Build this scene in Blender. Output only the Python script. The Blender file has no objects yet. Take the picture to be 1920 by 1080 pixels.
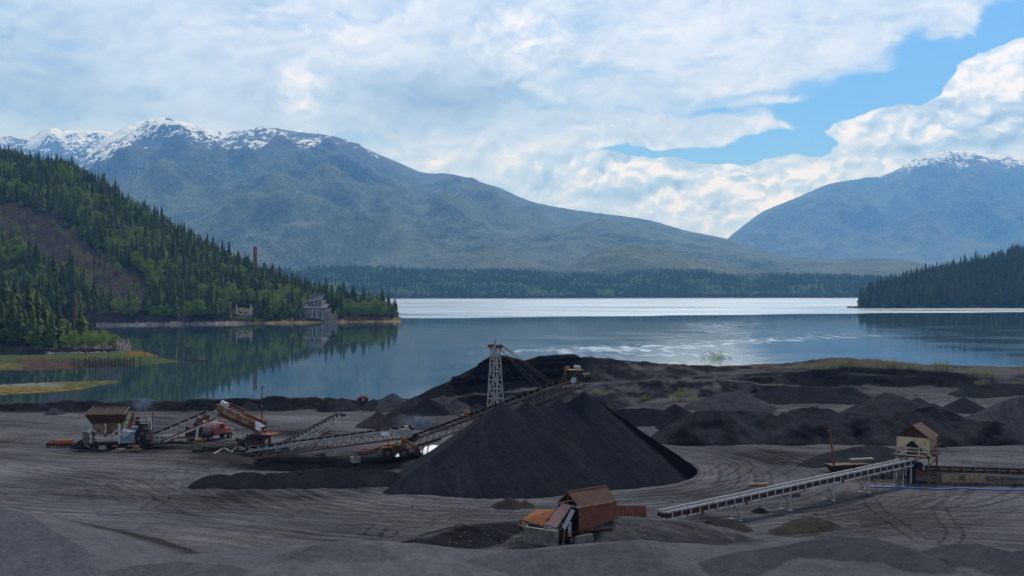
import bpy, math, random
import numpy as np
from math import sin, cos, pi, radians, sqrt, atan2
from mathutils import Vector, Matrix

random.seed(7)
RNG = np.random.default_rng(7)
F = 2059.0           # focal length in pixels of the 1920 px wide frame
CZ = 30.0            # camera height above the water
C = bpy.context.scene.collection

def P(px, py, Y):
    return Vector(((px - 960) * Y / F, Y, CZ - (py - 540) * Y / F))
def XY(px, Y):
    return ((px - 960) * Y / F, Y)
def YG(py, z=1.5):
    return (CZ - z) * F / (py - 540)

# ------------------------------------------------------------------ scene
S = bpy.context.scene
S.render.engine = 'CYCLES'
S.cycles.use_denoising = True
try:
    S.cycles.denoiser = 'OPENIMAGEDENOISE'; S.cycles.denoising_prefilter = 'ACCURATE'; S.cycles.denoising_quality = 'HIGH'
except Exception:
    pass
S.cycles.use_adaptive_sampling = False
S.cycles.max_bounces = 6
S.cycles.diffuse_bounces = 2
S.cycles.glossy_bounces = 3
S.cycles.transparent_max_bounces = 8
S.cycles.volume_bounces = 1
S.cycles.sample_clamp_indirect = 4.0
S.view_settings.view_transform = 'Standard'
S.view_settings.look = 'None'
S.view_settings.exposure = 0.0
S.view_settings.gamma = 1.0
S.view_settings.use_curve_mapping = False

cam_d = bpy.data.cameras.new('camera')
cam = bpy.data.objects.new('camera', cam_d); C.objects.link(cam)
cam_d.sensor_width = 36.0
cam_d.lens = 36.0 * F / 1920.0
cam_d.clip_start = 0.5
cam_d.clip_end = 60000
cam.location = (0, 0, CZ)
cam.rotation_euler = (radians(90), 0, 0)
S.camera = cam

SUN_EL, SUN_AZ = radians(52), radians(14)      # azimuth from +Y towards +X
sd = bpy.data.lights.new('sun', 'SUN')
sd.energy = 3.2
sd.angle = radians(18)
sd.color = (1.0, 0.96, 0.90)
sun = bpy.data.objects.new('sun', sd); C.objects.link(sun)
sdir = Vector((sin(SUN_AZ) * cos(SUN_EL), cos(SUN_AZ) * cos(SUN_EL), sin(SUN_EL)))
sun.rotation_euler = sdir.to_track_quat('Z', 'Y').to_euler()
sun.location = (0, 0, 200)

# ------------------------------------------------------------------ node helpers
def nd(nt, typ, ins=None, **props):
    n = nt.nodes.new(typ)
    for k, v in props.items():
        setattr(n, k, v)
    for k, v in (ins or {}).items():
        s = n.inputs[k]
        if isinstance(v, X): v = v.s
        if isinstance(v, bpy.types.NodeSocket):
            nt.links.new(v, s)
        else:
            s.default_value = v
    return n

class X:
    """a float socket with arithmetic"""
    def __init__(self, nt, s): self.nt, self.s = nt, s
    def m(self, op, b=None, c=None, clamp=False):
        n = self.nt.nodes.new('ShaderNodeMath'); n.operation = op; n.use_clamp = clamp
        for i, v in enumerate((self, b, c)):
            if v is None: continue
            if isinstance(v, X): self.nt.links.new(v.s, n.inputs[i])
            else: n.inputs[i].default_value = v
        return X(self.nt, n.outputs[0])
    def __add__(self, b): return self.m('ADD', b)
    __radd__ = __add__
    def __sub__(self, b): return self.m('SUBTRACT', b)
    def __rsub__(self, b): return (self * -1.0) + b
    def __mul__(self, b): return self.m('MULTIPLY', b)
    __rmul__ = __mul__
    def __truediv__(self, b): return self.m('DIVIDE', b)
    def __pow__(self, b): return self.m('POWER', b)
    def sat(self): return self.m('ADD', 0.0, clamp=True)
    def smooth(self, a, b):
        n = self.nt.nodes.new('ShaderNodeMapRange'); n.interpolation_type = 'SMOOTHSTEP'
        self.nt.links.new(self.s, n.inputs[0])
        n.inputs[1].default_value = a; n.inputs[2].default_value = b
        n.inputs[3].default_value = 0; n.inputs[4].default_value = 1
        return X(self.nt, n.outputs[0])
    def lin(self, a, b, c=0.0, d=1.0):
        n = self.nt.nodes.new('ShaderNodeMapRange')
        self.nt.links.new(self.s, n.inputs[0])
        for i, v in enumerate((a, b, c, d)): n.inputs[i + 1].default_value = v
        return X(self.nt, n.outputs[0])

def mixc(nt, f, a, b, blend='MIX'):
    n = nt.nodes.new('ShaderNodeMix'); n.data_type = 'RGBA'; n.blend_type = blend
    for i, v in ((0, f), (6, a), (7, b)):
        if isinstance(v, X): v = v.s
        if isinstance(v, bpy.types.NodeSocket): nt.links.new(v, n.inputs[i])
        else:
            if i and len(v) == 3: v = (*v, 1)
            n.inputs[i].default_value = v
    return n.outputs[2]

def noise(nt, vec, scale, detail=4, rough=0.55, dist=0.0, dim='3D', color=False):
    n = nd(nt, 'ShaderNodeTexNoise', {'Scale': scale, 'Detail': detail, 'Roughness': rough, 'Distortion': dist}, noise_dimensions=dim)
    if vec is not None: nt.links.new(vec, n.inputs['Vector'])
    return n.outputs['Color'] if color else X(nt, n.outputs[0])

def mapping(nt, vec, scale=(1, 1, 1), loc=(0, 0, 0), rot=(0, 0, 0)):
    n = nd(nt, 'ShaderNodeMapping', {'Scale': scale, 'Location': loc, 'Rotation': rot})
    nt.links.new(vec, n.inputs['Vector'])
    return n.outputs[0]

def new_mat(name):
    m = bpy.data.materials.new(name); m.use_nodes = True
    nt = m.node_tree
    for n in list(nt.nodes): nt.nodes.remove(n)
    out = nt.nodes.new('ShaderNodeOutputMaterial')
    b = nt.nodes.new('ShaderNodeBsdfPrincipled')
    nt.links.new(b.outputs[0], out.inputs[0])
    return m, nt, b, out

def setin(nt, node, key, v):
    if isinstance(v, X): v = v.s
    if isinstance(v, bpy.types.NodeSocket): nt.links.new(v, node.inputs[key])
    else:
        if isinstance(v, tuple) and len(v) == 3: v = (*v, 1)
        node.inputs[key].default_value = v

def bump(nt, b, h, strength=0.5, dist=0.1):
    n = nd(nt, 'ShaderNodeBump', {'Strength': strength, 'Distance': dist, 'Height': h})
    nt.links.new(n.outputs[0], b.inputs['Normal'])

def objco(nt): return nt.nodes.new('ShaderNodeTexCoord').outputs['Object']
def geopos(nt): return nt.nodes.new('ShaderNodeNewGeometry').outputs['Position']

# ------------------------------------------------------------------ numpy noise
def _hash(ix, iy, seed):
    h = (ix.astype(np.int64) * 374761393 + iy.astype(np.int64) * 668265263 + seed * 1442695041) & 0xffffffff
    h = ((h ^ (h >> 13)) * 1274126177) & 0xffffffff
    h = (h ^ (h >> 16)) & 0xffffffff
    return h
def perlin(x, y, seed=0):
    x = np.asarray(x, float); y = np.asarray(y, float)
    ix = np.floor(x); iy = np.floor(y); fx = x - ix; fy = y - iy
    u = fx * fx * fx * (fx * (fx * 6 - 15) + 10); v = fy * fy * fy * (fy * (fy * 6 - 15) + 10)
    def g(dx, dy):
        a = _hash(ix + dx, iy + dy, seed) * (2 * pi / 4294967296.0)
        return np.cos(a) * (fx - dx) + np.sin(a) * (fy - dy)
    n0 = g(0, 0); n1 = g(1, 0); n2 = g(0, 1); n3 = g(1, 1)
    a = n0 + u * (n1 - n0); b = n2 + u * (n3 - n2)
    return (a + v * (b - a)) * 1.45
def fbm(x, y, octv=4, seed=0, gain=0.5):
    s = 0; a = 1.0; t = 0
    for i in range(octv):
        s = s + a * perlin(x * 2 ** i + 17.3 * i, y * 2 ** i - 9.1 * i, seed + i); t += a; a *= gain
    return s / t
def ridged(x, y, octv=4, seed=0, gain=0.5):
    s = 0; a = 1.0; t = 0
    for i in range(octv):
        s = s + a * (1 - np.abs(perlin(x * 2 ** i + 5.7 * i, y * 2 ** i + 3.3 * i, seed + i)) * 1.6); t += a; a *= gain
    return s / t
def sstep(a, b, x):
    t = np.clip((x - a) / (b - a), 0, 1); return t * t * (3 - 2 * t)

# ------------------------------------------------------------------ objects
def tag(o, label=None, cat=None, group=None, kind=None):
    if label: o['label'] = label
    if cat: o['category'] = cat
    if group: o['group'] = group
    if kind: o['kind'] = kind
    return o
def empty(name, loc=(0, 0, 0), rz=0.0, label=None, cat=None, group=None):
    o = bpy.data.objects.new(name, None); C.objects.link(o)
    o.empty_display_size = 0.5
    o.location = loc; o.rotation_euler = (0, 0, rz)
    return tag(o, label, cat, group)
def copy_tree(o, parent=None):
    c = o.copy(); C.objects.link(c)
    if parent: c.parent = parent
    for ch in list(o.children): copy_tree(ch, c)
    return c
def mesh_np(name, v, f, mat=None, parent=None, smooth=False, col=None, attrs=None):
    """v (n,3), f (m,k) arrays -> one mesh object"""
    me = bpy.data.meshes.new(name)
    v = np.asarray(v, np.float32); f = np.asarray(f, np.int32)
    k = f.shape[1]
    me.vertices.add(len(v)); me.vertices.foreach_set('co', v.ravel())
    me.loops.add(f.size); me.loops.foreach_set('vertex_index', f.ravel())
    me.polygons.add(len(f))
    me.polygons.foreach_set('loop_start', np.arange(0, f.size, k, dtype=np.int32))
    if smooth: me.polygons.foreach_set('use_smooth', np.ones(len(f), bool))
    me.update(calc_edges=True)
    if col is not None:
        a = me.attributes.new('tint', 'FLOAT_COLOR', 'POINT')
        c4 = np.ones((len(v), 4), np.float32); c4[:, :3] = col
        a.data.foreach_set('color', c4.ravel())
    for nme, arr in (attrs or {}).items():
        a = me.attributes.new(nme, 'FLOAT', 'POINT'); a.data.foreach_set('value', np.asarray(arr, np.float32))
    if mat: me.materials.append(mat)
    o = bpy.data.objects.new(name, me); C.objects.link(o)
    if parent: o.parent = parent
    return o
def grid_faces(nr, nc):
    i = np.arange(nr * nc).reshape(nr, nc)
    return np.stack([i[:-1, :-1], i[:-1, 1:], i[1:, 1:], i[1:, :-1]], -1).reshape(-1, 4)

class MB:
    def __init__(self): self.v = []; self.f = []
    def add(self, vs, fs):
        n = len(self.v); self.v += [tuple(p) for p in vs]; self.f += [tuple(i + n for i in q) for q in fs]; return self
    def box(self, x0, x1, y0, y1, z0, z1):
        return self.add([(x0, y0, z0), (x1, y0, z0), (x1, y1, z0), (x0, y1, z0), (x0, y0, z1), (x1, y0, z1), (x1, y1, z1), (x0, y1, z1)],
                        [(3, 2, 1, 0), (4, 5, 6, 7), (0, 1, 5, 4), (1, 2, 6, 5), (2, 3, 7, 6), (3, 0, 4, 7)])
    def hexa(self, b, t):
        """bottom 4 and top 4 points"""
        return self.add(list(b) + list(t), [(3, 2, 1, 0), (4, 5, 6, 7), (0, 1, 5, 4), (1, 2, 6, 5), (2, 3, 7, 6), (3, 0, 4, 7)])
    def beam(self, a, b, w, h=None, up=(0, 0, 1)):
        h = h or w; a = Vector(a); b = Vector(b); d = (b - a)
        if d.length < 1e-6: return self
        d.normalize(); u = Vector(up)
        if abs(d.dot(u)) > 0.98: u = Vector((1, 0, 0))
        s = d.cross(u).normalized(); t = s.cross(d).normalized()
        o = [s * (-w / 2) + t * (-h / 2), s * (w / 2) + t * (-h / 2), s * (w / 2) + t * (h / 2), s * (-w / 2) + t * (h / 2)]
        return self.hexa([a + q for q in o], [b + q for q in o])
    def cyl(self, a, b, r0, r1=None, n=10, cap=True):
        r1 = r0 if r1 is None else r1; a = Vector(a); b = Vector(b); d = (b - a).normalized()
        u = Vector((0, 0, 1)) if abs(d.z) < 0.9 else Vector((1, 0, 0))
        s = d.cross(u).normalized(); t = s.cross(d)
        vs = []
        for c, r in ((a, r0), (b, r1)):
            for i in range(n):
                an = 2 * pi * i / n; vs.append(c + (s * cos(an) + t * sin(an)) * r)
        fs = [(i, (i + 1) % n, n + (i + 1) % n, n + i) for i in range(n)]
        if cap: fs += [tuple(range(n - 1, -1, -1)), tuple(range(n, 2 * n))]
        return self.add(vs, fs)
    def tube(self, pts, r, n=6):
        for a, b in zip(pts[:-1], pts[1:]): self.cyl(a, b, r, r, n)
        return self
    def plate(self, pts, th, nrm=None):
        """a polygon given thickness along its normal"""
        p = [Vector(q) for q in pts]
        nr = Vector(nrm) if nrm else (p[1] - p[0]).cross(p[2] - p[0]).normalized()
        n = len(p); vs = [q - nr * th / 2 for q in p] + [q + nr * th / 2 for q in p]
        fs = [tuple(range(n - 1, -1, -1)), tuple(range(n, 2 * n))] + [(i, (i + 1) % n, n + (i + 1) % n, n + i) for i in range(n)]
        return self.add(vs, fs)
    def build(self, name, mat, parent=None, smooth=False, bevel=0.0):
        me = bpy.data.meshes.new(name); me.from_pydata([tuple(q) for q in self.v], [], self.f); me.update()
        if mat: me.materials.append(mat)
        if smooth:
            me.polygons.foreach_set('use_smooth', np.ones(len(me.polygons), bool))
        o = bpy.data.objects.new(name, me); C.objects.link(o)
        if parent: o.parent = parent
        if bevel:
            md = o.modifiers.new('bevel', 'BEVEL'); md.width = bevel; md.segments = 2; md.limit_method = 'ANGLE'
        return o
DECK_DIM = 0.30
# ================================================================== WORLD: sky with clouds
W = bpy.data.worlds.new('World'); S.world = W
W.use_nodes = True
wt = W.node_tree
for n in list(wt.nodes): wt.nodes.remove(n)
wout = wt.nodes.new('ShaderNodeOutputWorld')
bg = wt.nodes.new('ShaderNodeBackground'); bg.inputs['Strength'].default_value = 0.1
wt.links.new(bg.outputs[0], wout.inputs[0])
sky = wt.nodes.new('ShaderNodeTexSky'); sky.sky_type = 'NISHITA'; sky.sun_disc = False
sky.sun_elevation = SUN_EL; sky.sun_rotation = SUN_AZ
sky.air_density = 1.0; sky.dust_density = 0.6; sky.ozone_density = 2.0
W.cycles.sampling_method = 'MANUAL'; W.cycles.sample_map_resolution = 512

tc = wt.nodes.new('ShaderNodeTexCoord').outputs['Generated']
sx = wt.nodes.new('ShaderNodeSeparateXYZ'); wt.links.new(tc, sx.inputs[0])
dx, dy, dz = (X(wt, sx.outputs[i]) for i in range(3))
az = dx.m('ARCTAN2', dy)                 # radians, 0 straight ahead
el = dz.m('ARCSINE')
U, V = az * 10.0, el * 10.0              # tenths of a radian
cmb = wt.nodes.new('ShaderNodeCombineXYZ'); wt.links.new(U.s, cmb.inputs[0]); wt.links.new((V * 1.35).s, cmb.inputs[1])
UV = cmb.outputs[0]
def uv(px, py):
    a = math.atan((px - 960) / F); e = math.atan((540 - py) / F * cos(a)); return a * 10, e * 10
def vshift(vec, d):
    n = wt.nodes.new('ShaderNodeVectorMath'); n.operation = 'ADD'; wt.links.new(vec, n.inputs[0]); n.inputs[1].default_value = d; return n.outputs[0]
def warp(vec, amt, scale, seed, det=3):
    c = noise(wt, vshift(vec, (seed, seed * 1.7, 0)), scale, det, 0.5, color=True)
    m = wt.nodes.new('ShaderNodeVectorMath'); m.operation = 'MULTIPLY_ADD'
    wt.links.new(c, m.inputs[0]); m.inputs[1].default_value = (amt, amt, 0)
    s = wt.nodes.new('ShaderNodeVectorMath'); s.operation = 'ADD'
    wt.links.new(vec, m.inputs[2]); wt.links.new(m.outputs[0], s.inputs[0]); s.inputs[1].default_value = (-amt / 2, -amt / 2, 0)
    return s.outputs[0]
UVw = warp(UV, 0.50, 1.3, 3.1, 4)
UVf = warp(UVw, 0.16, 6.0, 8.4, 2)
def split(vec):
    s = wt.nodes.new('ShaderNodeSeparateXYZ'); wt.links.new(vec, s.inputs[0])
    return X(wt, s.outputs[0]), X(wt, s.outputs[1]) / 1.35
Uw, Vw = split(UVw); Uf, Vf = split(UVf)
def blob(px, py, rx, ry, ang=0.0, u=None, v=None):
    """soft elliptical bump centred on the direction that (px, py) looks in"""
    u = Uw if u is None else u; v = Vw if v is None else v
    cu, cv = uv(px, py); rx = rx / F * 10; ry = ry / F * 10
    a = u - cu; b = v - cv; c, s = cos(ang), sin(ang)
    p = (a * c + b * s) / rx; q = (b * c - a * s) / ry
    d = p * p + q * q
    return (d * -1.0).m('EXPONENT')

n_big = noise(wt, UVw, 0.8, 5, 0.55)
n_str = noise(wt, mapping(wt, UVw, (0.6, 2.0, 1), (4, 2, 0)), 1.0, 7, 0.58)
# billows: inverted-ridge turbulence makes rounded cauliflower lobes
def billow(vec, scale, det):
    n = noise(wt, vec, scale, det, 0.5)
    return ((n - 0.5) * 2.0).m('ABSOLUTE')
def voro(vec, scale):
    v = nd(wt, 'ShaderNodeTexVoronoi', {'Scale': scale, 'Smoothness': 0.35, 'Detail': 2.0, 'Roughness': 0.5, 'Lacunarity': 2.1}, feature='SMOOTH_F1', voronoi_dimensions='2D')
    wt.links.new(vec, v.inputs['Vector']); return X(wt, v.outputs['Distance'])
p0 = voro(UVf, 2.6)
p1 = voro(vshift(UVf, (-0.03, 0.07, 0)), 2.6)
n_puf = noise(wt, UVf, 2.4, 7, 0.56)
n_puf_up = noise(wt, vshift(UVf, (-0.03, 0.09, 0)), 2.4, 7, 0.56)
n_wsp = noise(wt, mapping(wt, UVw, (0.8, 1.6, 1), (1, 7, 0), (0, 0, 0.25)), 2.2, 8, 0.62)

hole = blob(1725, 150, 42, 60, 0.1, Uf, Vf) * 1.2 + blob(1560, 208, 250, 44, 0.30) * 1.45 + blob(1690, 160, 120, 44, 0.42) * 1.1 + blob(1330, 285, 210, 20, 0.02) * 1.1 + blob(1480, 250, 150, 26, 0.05) * 0.9 \
     + blob(1845, 72, 85, 40, 0.5) * 1.35 + blob(1590, 268, 70, 30, 0.0) * 1.1 + blob(1340, 203, 150, 18, 0.12) * 0.75 + blob(1915, 40, 45, 36) * 0.9 + blob(1180, 292, 70, 11) * 0.8
sheets = blob(1240, 246, 220, 24, 0.02) * 1.2 + blob(1410, 244, 110, 13, 0.05) * 1.0 + blob(1430, 192, 110, 8, 0.05) * 0.6 + blob(1690, 122, 120, 13, 0.25) * 0.6 + blob(1890, 76, 60, 16, 0.2) * 0.6 + blob(1780, 60, 60, 14, 0.3) * 0.4
cum = blob(1845, 150, 100, 64, 0.0, Uf, Vf) * 2.2 + blob(1790, 242, 230, 42, 0.0, Uf, Vf) * 2.2 + blob(1650, 232, 85, 27, 0, Uf, Vf) * 1.8 \
    + blob(1460, 380, 270, 68, 0.0, Uf, Vf) * 1.8 + blob(1612, 305, 34, 32, 0.0, Uf, Vf) * 1.6 + blob(1572, 273, 12, 9, 0, Uf, Vf) * 1.1 \
    + blob(1190, 332, 220, 42, 0, Uf, Vf) * 1.2 + blob(1925, 180, 60, 90, 0, Uf, Vf) * 1.4
cover = 0.66 - hole * 0.98 + sheets * 0.95 + cum * 1.05 + (n_str - 0.5) * 1.2 + (n_puf - 0.5) * 0.7 + (n_wsp - 0.5) * 0.9
edge_soft = (cum * 1.2).sat()
mask = cover.smooth(-0.05, 0.62) * (1.0 - edge_soft) + cover.smooth(0.16, 0.36) * edge_soft

cumz = (blob(1850, 150, 120, 80) + blob(1770, 228, 190, 46) + blob(1470, 368, 300, 80) + blob(1180, 325, 230, 60) * 0.7
        + blob(570, 180, 60, 60) * 0.35 + blob(985, 90, 90, 70) * 0.5 + blob(800, 320, 200, 50) * 0.35).sat()
relief = (p1 - p0) * 1.0 * cumz + (n_puf - n_puf_up) * (cumz * 1.4 + 0.6)
light = 0.63 + (n_big - 0.5) * 0.5 + (n_str - 0.5) * 0.30 + (n_wsp - 0.5) * 0.34 + (n_puf - 0.5) * 0.25 + relief \
    + blob(562, 178, 30, 58) * 0.30 + blob(660, 50, 240, 50) * 0.12 + blob(1000, 70, 60, 60) * 0.16 + blob(1350, 70, 420, 90) * 0.12 \
    + blob(1470, 370, 300, 70) * 0.22 + blob(1845, 125, 85, 46) * 0.36 + blob(1690, 225, 120, 26) * 0.22 + blob(1180, 300, 90, 20) * 0.15 + blob(770, 300, 60, 30) * 0.08 \
    - blob(830, 190, 150, 44) * 0.46 - blob(90, 140, 140, 110) * 0.22 - blob(300, 205, 300, 50) * 0.20 - blob(60, 225, 140, 50) * 0.08 - blob(930, 140, 70, 60) * 0.12 \
    - blob(1185, 385, 80, 26) * 0.26 - blob(1790, 272, 150, 14) * 0.60 - blob(1870, 212, 90, 24) * 0.20 - blob(1010, 350, 100, 40) * 0.10 - blob(420, 5, 200, 30) * 0.06
light = light.sat()
ramp = wt.nodes.new('ShaderNodeValToRGB'); wt.links.new(light.s, ramp.inputs[0])
cr = ramp.color_ramp
cr.elements[0].position = 0.0; cr.elements[0].color = (0.24, 0.35, 0.56, 1)
cr.elements[1].position = 1.0; cr.elements[1].color = (0.97, 1.03, 1.20, 1)
for p_, c_ in ((0.35, (0.40, 0.54, 0.78, 1)), (0.62, (0.56, 0.71, 0.98, 1)), (0.82, (0.75, 0.87, 1.12, 1))):
    e = cr.elements.new(p_); e.color = c_
# thick grey deck overhead and behind: it shades the yard
deck = el.smooth(0.24, 0.75)
back = dy.smooth(0.25, -0.35)
dim = 1.0 - deck.m('MAXIMUM', back) * DECK_DIM
blue = mixc(wt, 0.88, sky.outputs[0], (1.15, 4.0, 10.6, 1))
cl10 = wt.nodes.new('ShaderNodeVectorMath'); cl10.operation = 'SCALE'
wt.links.new(ramp.outputs[0], cl10.inputs[0]); wt.links.new((dim * 10.0).s, cl10.inputs['Scale'])
allm = (mask + deck + back).sat()
wt.links.new(mixc(wt, allm, blue, cl10.outputs[0]), bg.inputs['Color'])
# ================================================================== MATERIALS for land
def m_slag():
    m, nt, b, out = new_mat('black_slag_sand')
    at = nd(nt, 'ShaderNodeAttribute', attribute_name='tint')
    co = geopos(nt)
    n1 = noise(nt, co, 2.2, 6, 0.65); n2 = noise(nt, co, 0.35, 5, 0.6); n3 = noise(nt, co, 14.0, 3, 0.7)
    n4 = noise(nt, co, 0.9, 7, 0.75)
    f = ((n1 - 0.5) * 0.9 + (n2 - 0.5) * 0.6 + (n3 - 0.5) * 0.4 + (n4 - 0.5) * 1.0 + 1.0).m('MAXIMUM', 0.25)
    c = mixc(nt, 1.0, at.outputs['Color'], mk_grey(nt, f), 'MULTIPLY')
    sp = nd(nt, 'ShaderNodeTexVoronoi', {'Scale': 1.3, 'Randomness': 1.0}, feature='F1'); nt.links.new(co, sp.inputs['Vector'])
    rn = nd(nt, 'ShaderNodeSeparateColor', {0: sp.outputs['Color']})
    stone = X(nt, sp.outputs['Distance']).smooth(0.13, 0.08) * X(nt, rn.outputs[0]).smooth(0.93, 0.95)
    c = mixc(nt, stone * 0.6, c, (0.11, 0.105, 0.10))
    setin(nt, b, 'Base Color', c); b.inputs['Roughness'].default_value = 0.85
    b.inputs['Specular IOR Level'].default_value = 0.0
    bump(nt, b, ((n1 * 0.5 + n3 * 0.3 + n4 * 1.2)).s, 0.7, 0.22)
    return m
def mk_grey(nt, f):
    n = nt.nodes.new('ShaderNodeCombineColor')
    for i in range(3): nt.links.new(f.s, n.inputs[i])
    return n.outputs[0]
M = {}
M['slag'] = m_slag()

# ------------------------------------------------------------------ ridge helper
def seg_height(x, y, pts, slope, cap=1e9, back=None):
    """height of a heap whose crest runs through 3D points, falling at `slope`"""
    h = np.full(x.shape, -1e9)
    pts = [np.array(p, float) for p in pts]
    if len(pts) == 1: pts = pts * 2
    for a, b in zip(pts[:-1], pts[1:]):
        d = b[:2] - a[:2]; L2 = max(d @ d, 1e-9)
        t = np.clip(((x - a[0]) * d[0] + (y - a[1]) * d[1]) / L2, 0, 1)
        qx = a[0] + t * d[0]; qy = a[1] + t * d[1]; z = a[2] + t * (b[2] - a[2])
        dist = np.hypot(x - qx, y - qy)
        s = slope if back is None else np.where(y > qy, back, slope)
        h = np.maximum(h, z - s * dist)
    return h
def crest(lst): return [tuple(P(*q)) for q in lst]

# ------------------------------------------------------------------ ground height
SHORE = [(-1000, 268), (0, 268), (700, 270), (790, 282), (900, 296), (1100, 312), (1300, 330), (1450, 345), (1700, 352), (2600, 352)]
R_BERM = crest([(-900, 757, 256), (-150, 756, 257), (0, 753, 256), (150, 749, 256), (300, 749, 257), (420, 746, 258), (560, 744, 260), (700, 746, 264), (800, 744, 268)])
R_MOUND = crest([(790, 738, 269), (840, 715, 275), (872, 705, 279), (893, 690, 280), (920, 673, 281), (940, 670, 282), (985, 680, 284), (1010, 673, 286), (1050, 669, 288), (1110, 668, 290), (1180, 675, 292), (1250, 681, 294), (1300, 684, 297), (1400, 686, 300), (1520, 684, 305)])
R_BANK = crest([(1455, 706, 284), (1490, 697, 286), (1540, 692, 288), (1600, 688, 290), (1700, 692, 290), (1800, 698, 288), (1842, 708, 283)])
R_TOP = crest([(1430, 686, 305), (1500, 677, 311), (1560, 670, 318), (1620, 672, 320), (1700, 679, 322), (1800, 684, 322), (1900, 686, 320), (2100, 690, 320), (2600, 700, 320)])
R_STEP = crest([(1110, 722, 262), (1180, 716, 266), (1260, 712, 268), (1330, 712, 266)])
R_FG = [crest([(-500, 1020, 108), (0, 1044, 108), (200, 1046, 107), (400, 1036, 108), (560, 1024, 107), (640, 1014, 107), (760, 1016, 107), (850, 1026, 108), (930, 1032, 108), (1000, 1030, 108), (1090, 1020, 108), (1200, 1010, 109), (1300, 1020, 108), (1400, 1026, 107), (1480, 1020, 107), (1530, 1012, 108), (1590, 1007, 108), (1650, 1011, 108), (1710, 1027, 106), (1760, 1024, 106), (1830, 1022, 106), (1890, 1036, 104), (2000, 1040, 104), (2500, 1020, 104)])]
R_DUNE = [crest([(1380, 1034, 103), (1450, 1026, 105), (1520, 1013, 106), (1585, 1006, 106), (1640, 1009, 105.5), (1700, 1026, 103)]), crest([(1728, 1033, 103), (1770, 1021, 104.5), (1830, 1018, 104.5), (1885, 1032, 102)]), crest([(1890, 1036, 103), (1940, 1028, 104), (2100, 1030, 104)]),
          crest([(560, 1030, 104), (610, 1016, 105), (660, 1014, 105), (720, 1026, 104)]), crest([(900, 1042, 103), (960, 1030, 104), (1040, 1028, 104.5), (1110, 1022, 105), (1180, 1012, 106)]), crest([(1040, 1046, 101), (1140, 1042, 102), (1220, 1050, 100)]), crest([(240, 1062, 100), (340, 1052, 101), (430, 1058, 100)])]
R_LEFT = crest([(-500, 930, 112), (-100, 938, 112), (0, 948, 110), (60, 966, 108), (110, 1000, 105), (170, 1036, 102)])
R_SHED = crest([(1105, 972, 122), (1150, 966, 124.5), (1220, 970, 124.5), (1290, 975, 126.3), (1340, 985, 127), (1410, 1004, 124)])
R_PITL = crest([(800, 1003, 122), (870, 982, 124), (930, 976, 126), (985, 972, 128), (1010, 966, 130)])

def ground_z(x, y):
    x = np.asarray(x, float); y = np.asarray(y, float)
    yy = np.maximum(y, 60.0)
    px = 960 + F * x / yy
    z = 1.5 + 0.28 * fbm(x / 22, y / 22, 3, 3) + 0.10 * fbm(x / 5, y / 5, 3, 4)
    # raised terrace on the right
    z = z + 3.0 * sstep(212, 262, y) * sstep(1080, 1300, px)
    z = z + 0.7 * fbm(x / 9, y / 9, 4, 44) * sstep(225, 255, y) * sstep(1000, 1120, px)
    # pit under the conveyors
    z = z - 1.1 * np.exp(-(((px - 600) / 150) ** 4)) * np.exp(-(((y - 183) / 10.0) ** 4))
    # foreground shelf rising to the camera
    jitter = 0.5 * fbm(x / 7, y / 7, 3, 21)
    for r in R_FG:
        z = np.maximum(z, seg_height(x, y, r, 0.10, back=0.62) + jitter * 0.35)
    shelf = 28.2 - 0.247 * np.maximum(y, 0)
    z = np.maximum(z, np.where(y < 100, np.minimum(shelf, 28.2), -99) - 0.35 + jitter * 0.5)
    for r in R_DUNE:
        z = np.maximum(z, seg_height(x, y, r, 0.27, back=0.5) + jitter * 0.12)
    z = np.maximum(z, seg_height(x, y, R_LEFT, 0.36) + jitter * 0.2)
    # shed bank and pit
    k = seg_height(x, y, R_SHED, 0.30) + jitter * 0.3
    z = np.maximum(z, k)
    z = np.maximum(z, seg_height(x, y, R_PITL, 0.42, back=0.3) + jitter * 0.3)
    pit = np.exp(-(((x - 5.0) / 3.6) ** 4 + ((y - 117.0) / 2.6) ** 4))
    z = z * (1 - pit) + np.minimum(z, 2.2) * pit
    er = fbm(x / 6, y / 9, 4, 8)
    z = np.maximum(z, seg_height(x, y, R_BERM, 0.55 , back=0.5) + er * 1.0)
    z = np.maximum(z, seg_height(x, y, R_MOUND, 0.62 - 0.30 * sstep(1085, 1260, px), back=0.5) + er * 0.5)
    z = np.maximum(z, seg_height(x, y, R_STEP, 0.35, back=0.1) + er * 0.8)
    z = np.maximum(z, seg_height(x, y, R_BANK, 0.66, back=0.05) + er * 0.35)
    z = np.maximum(z, seg_height(x, y, R_TOP, 0.22, back=0.5) + er * 0.6)
    # shoreline
    ys = np.interp(px, [s[0] for s in SHORE], [s[1] for s in SHORE])
    z = np.where(y > ys - 10, np.minimum(z, z + (-2.8 - z) * sstep(-10, 22, y - ys)), z)
    return z

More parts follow.
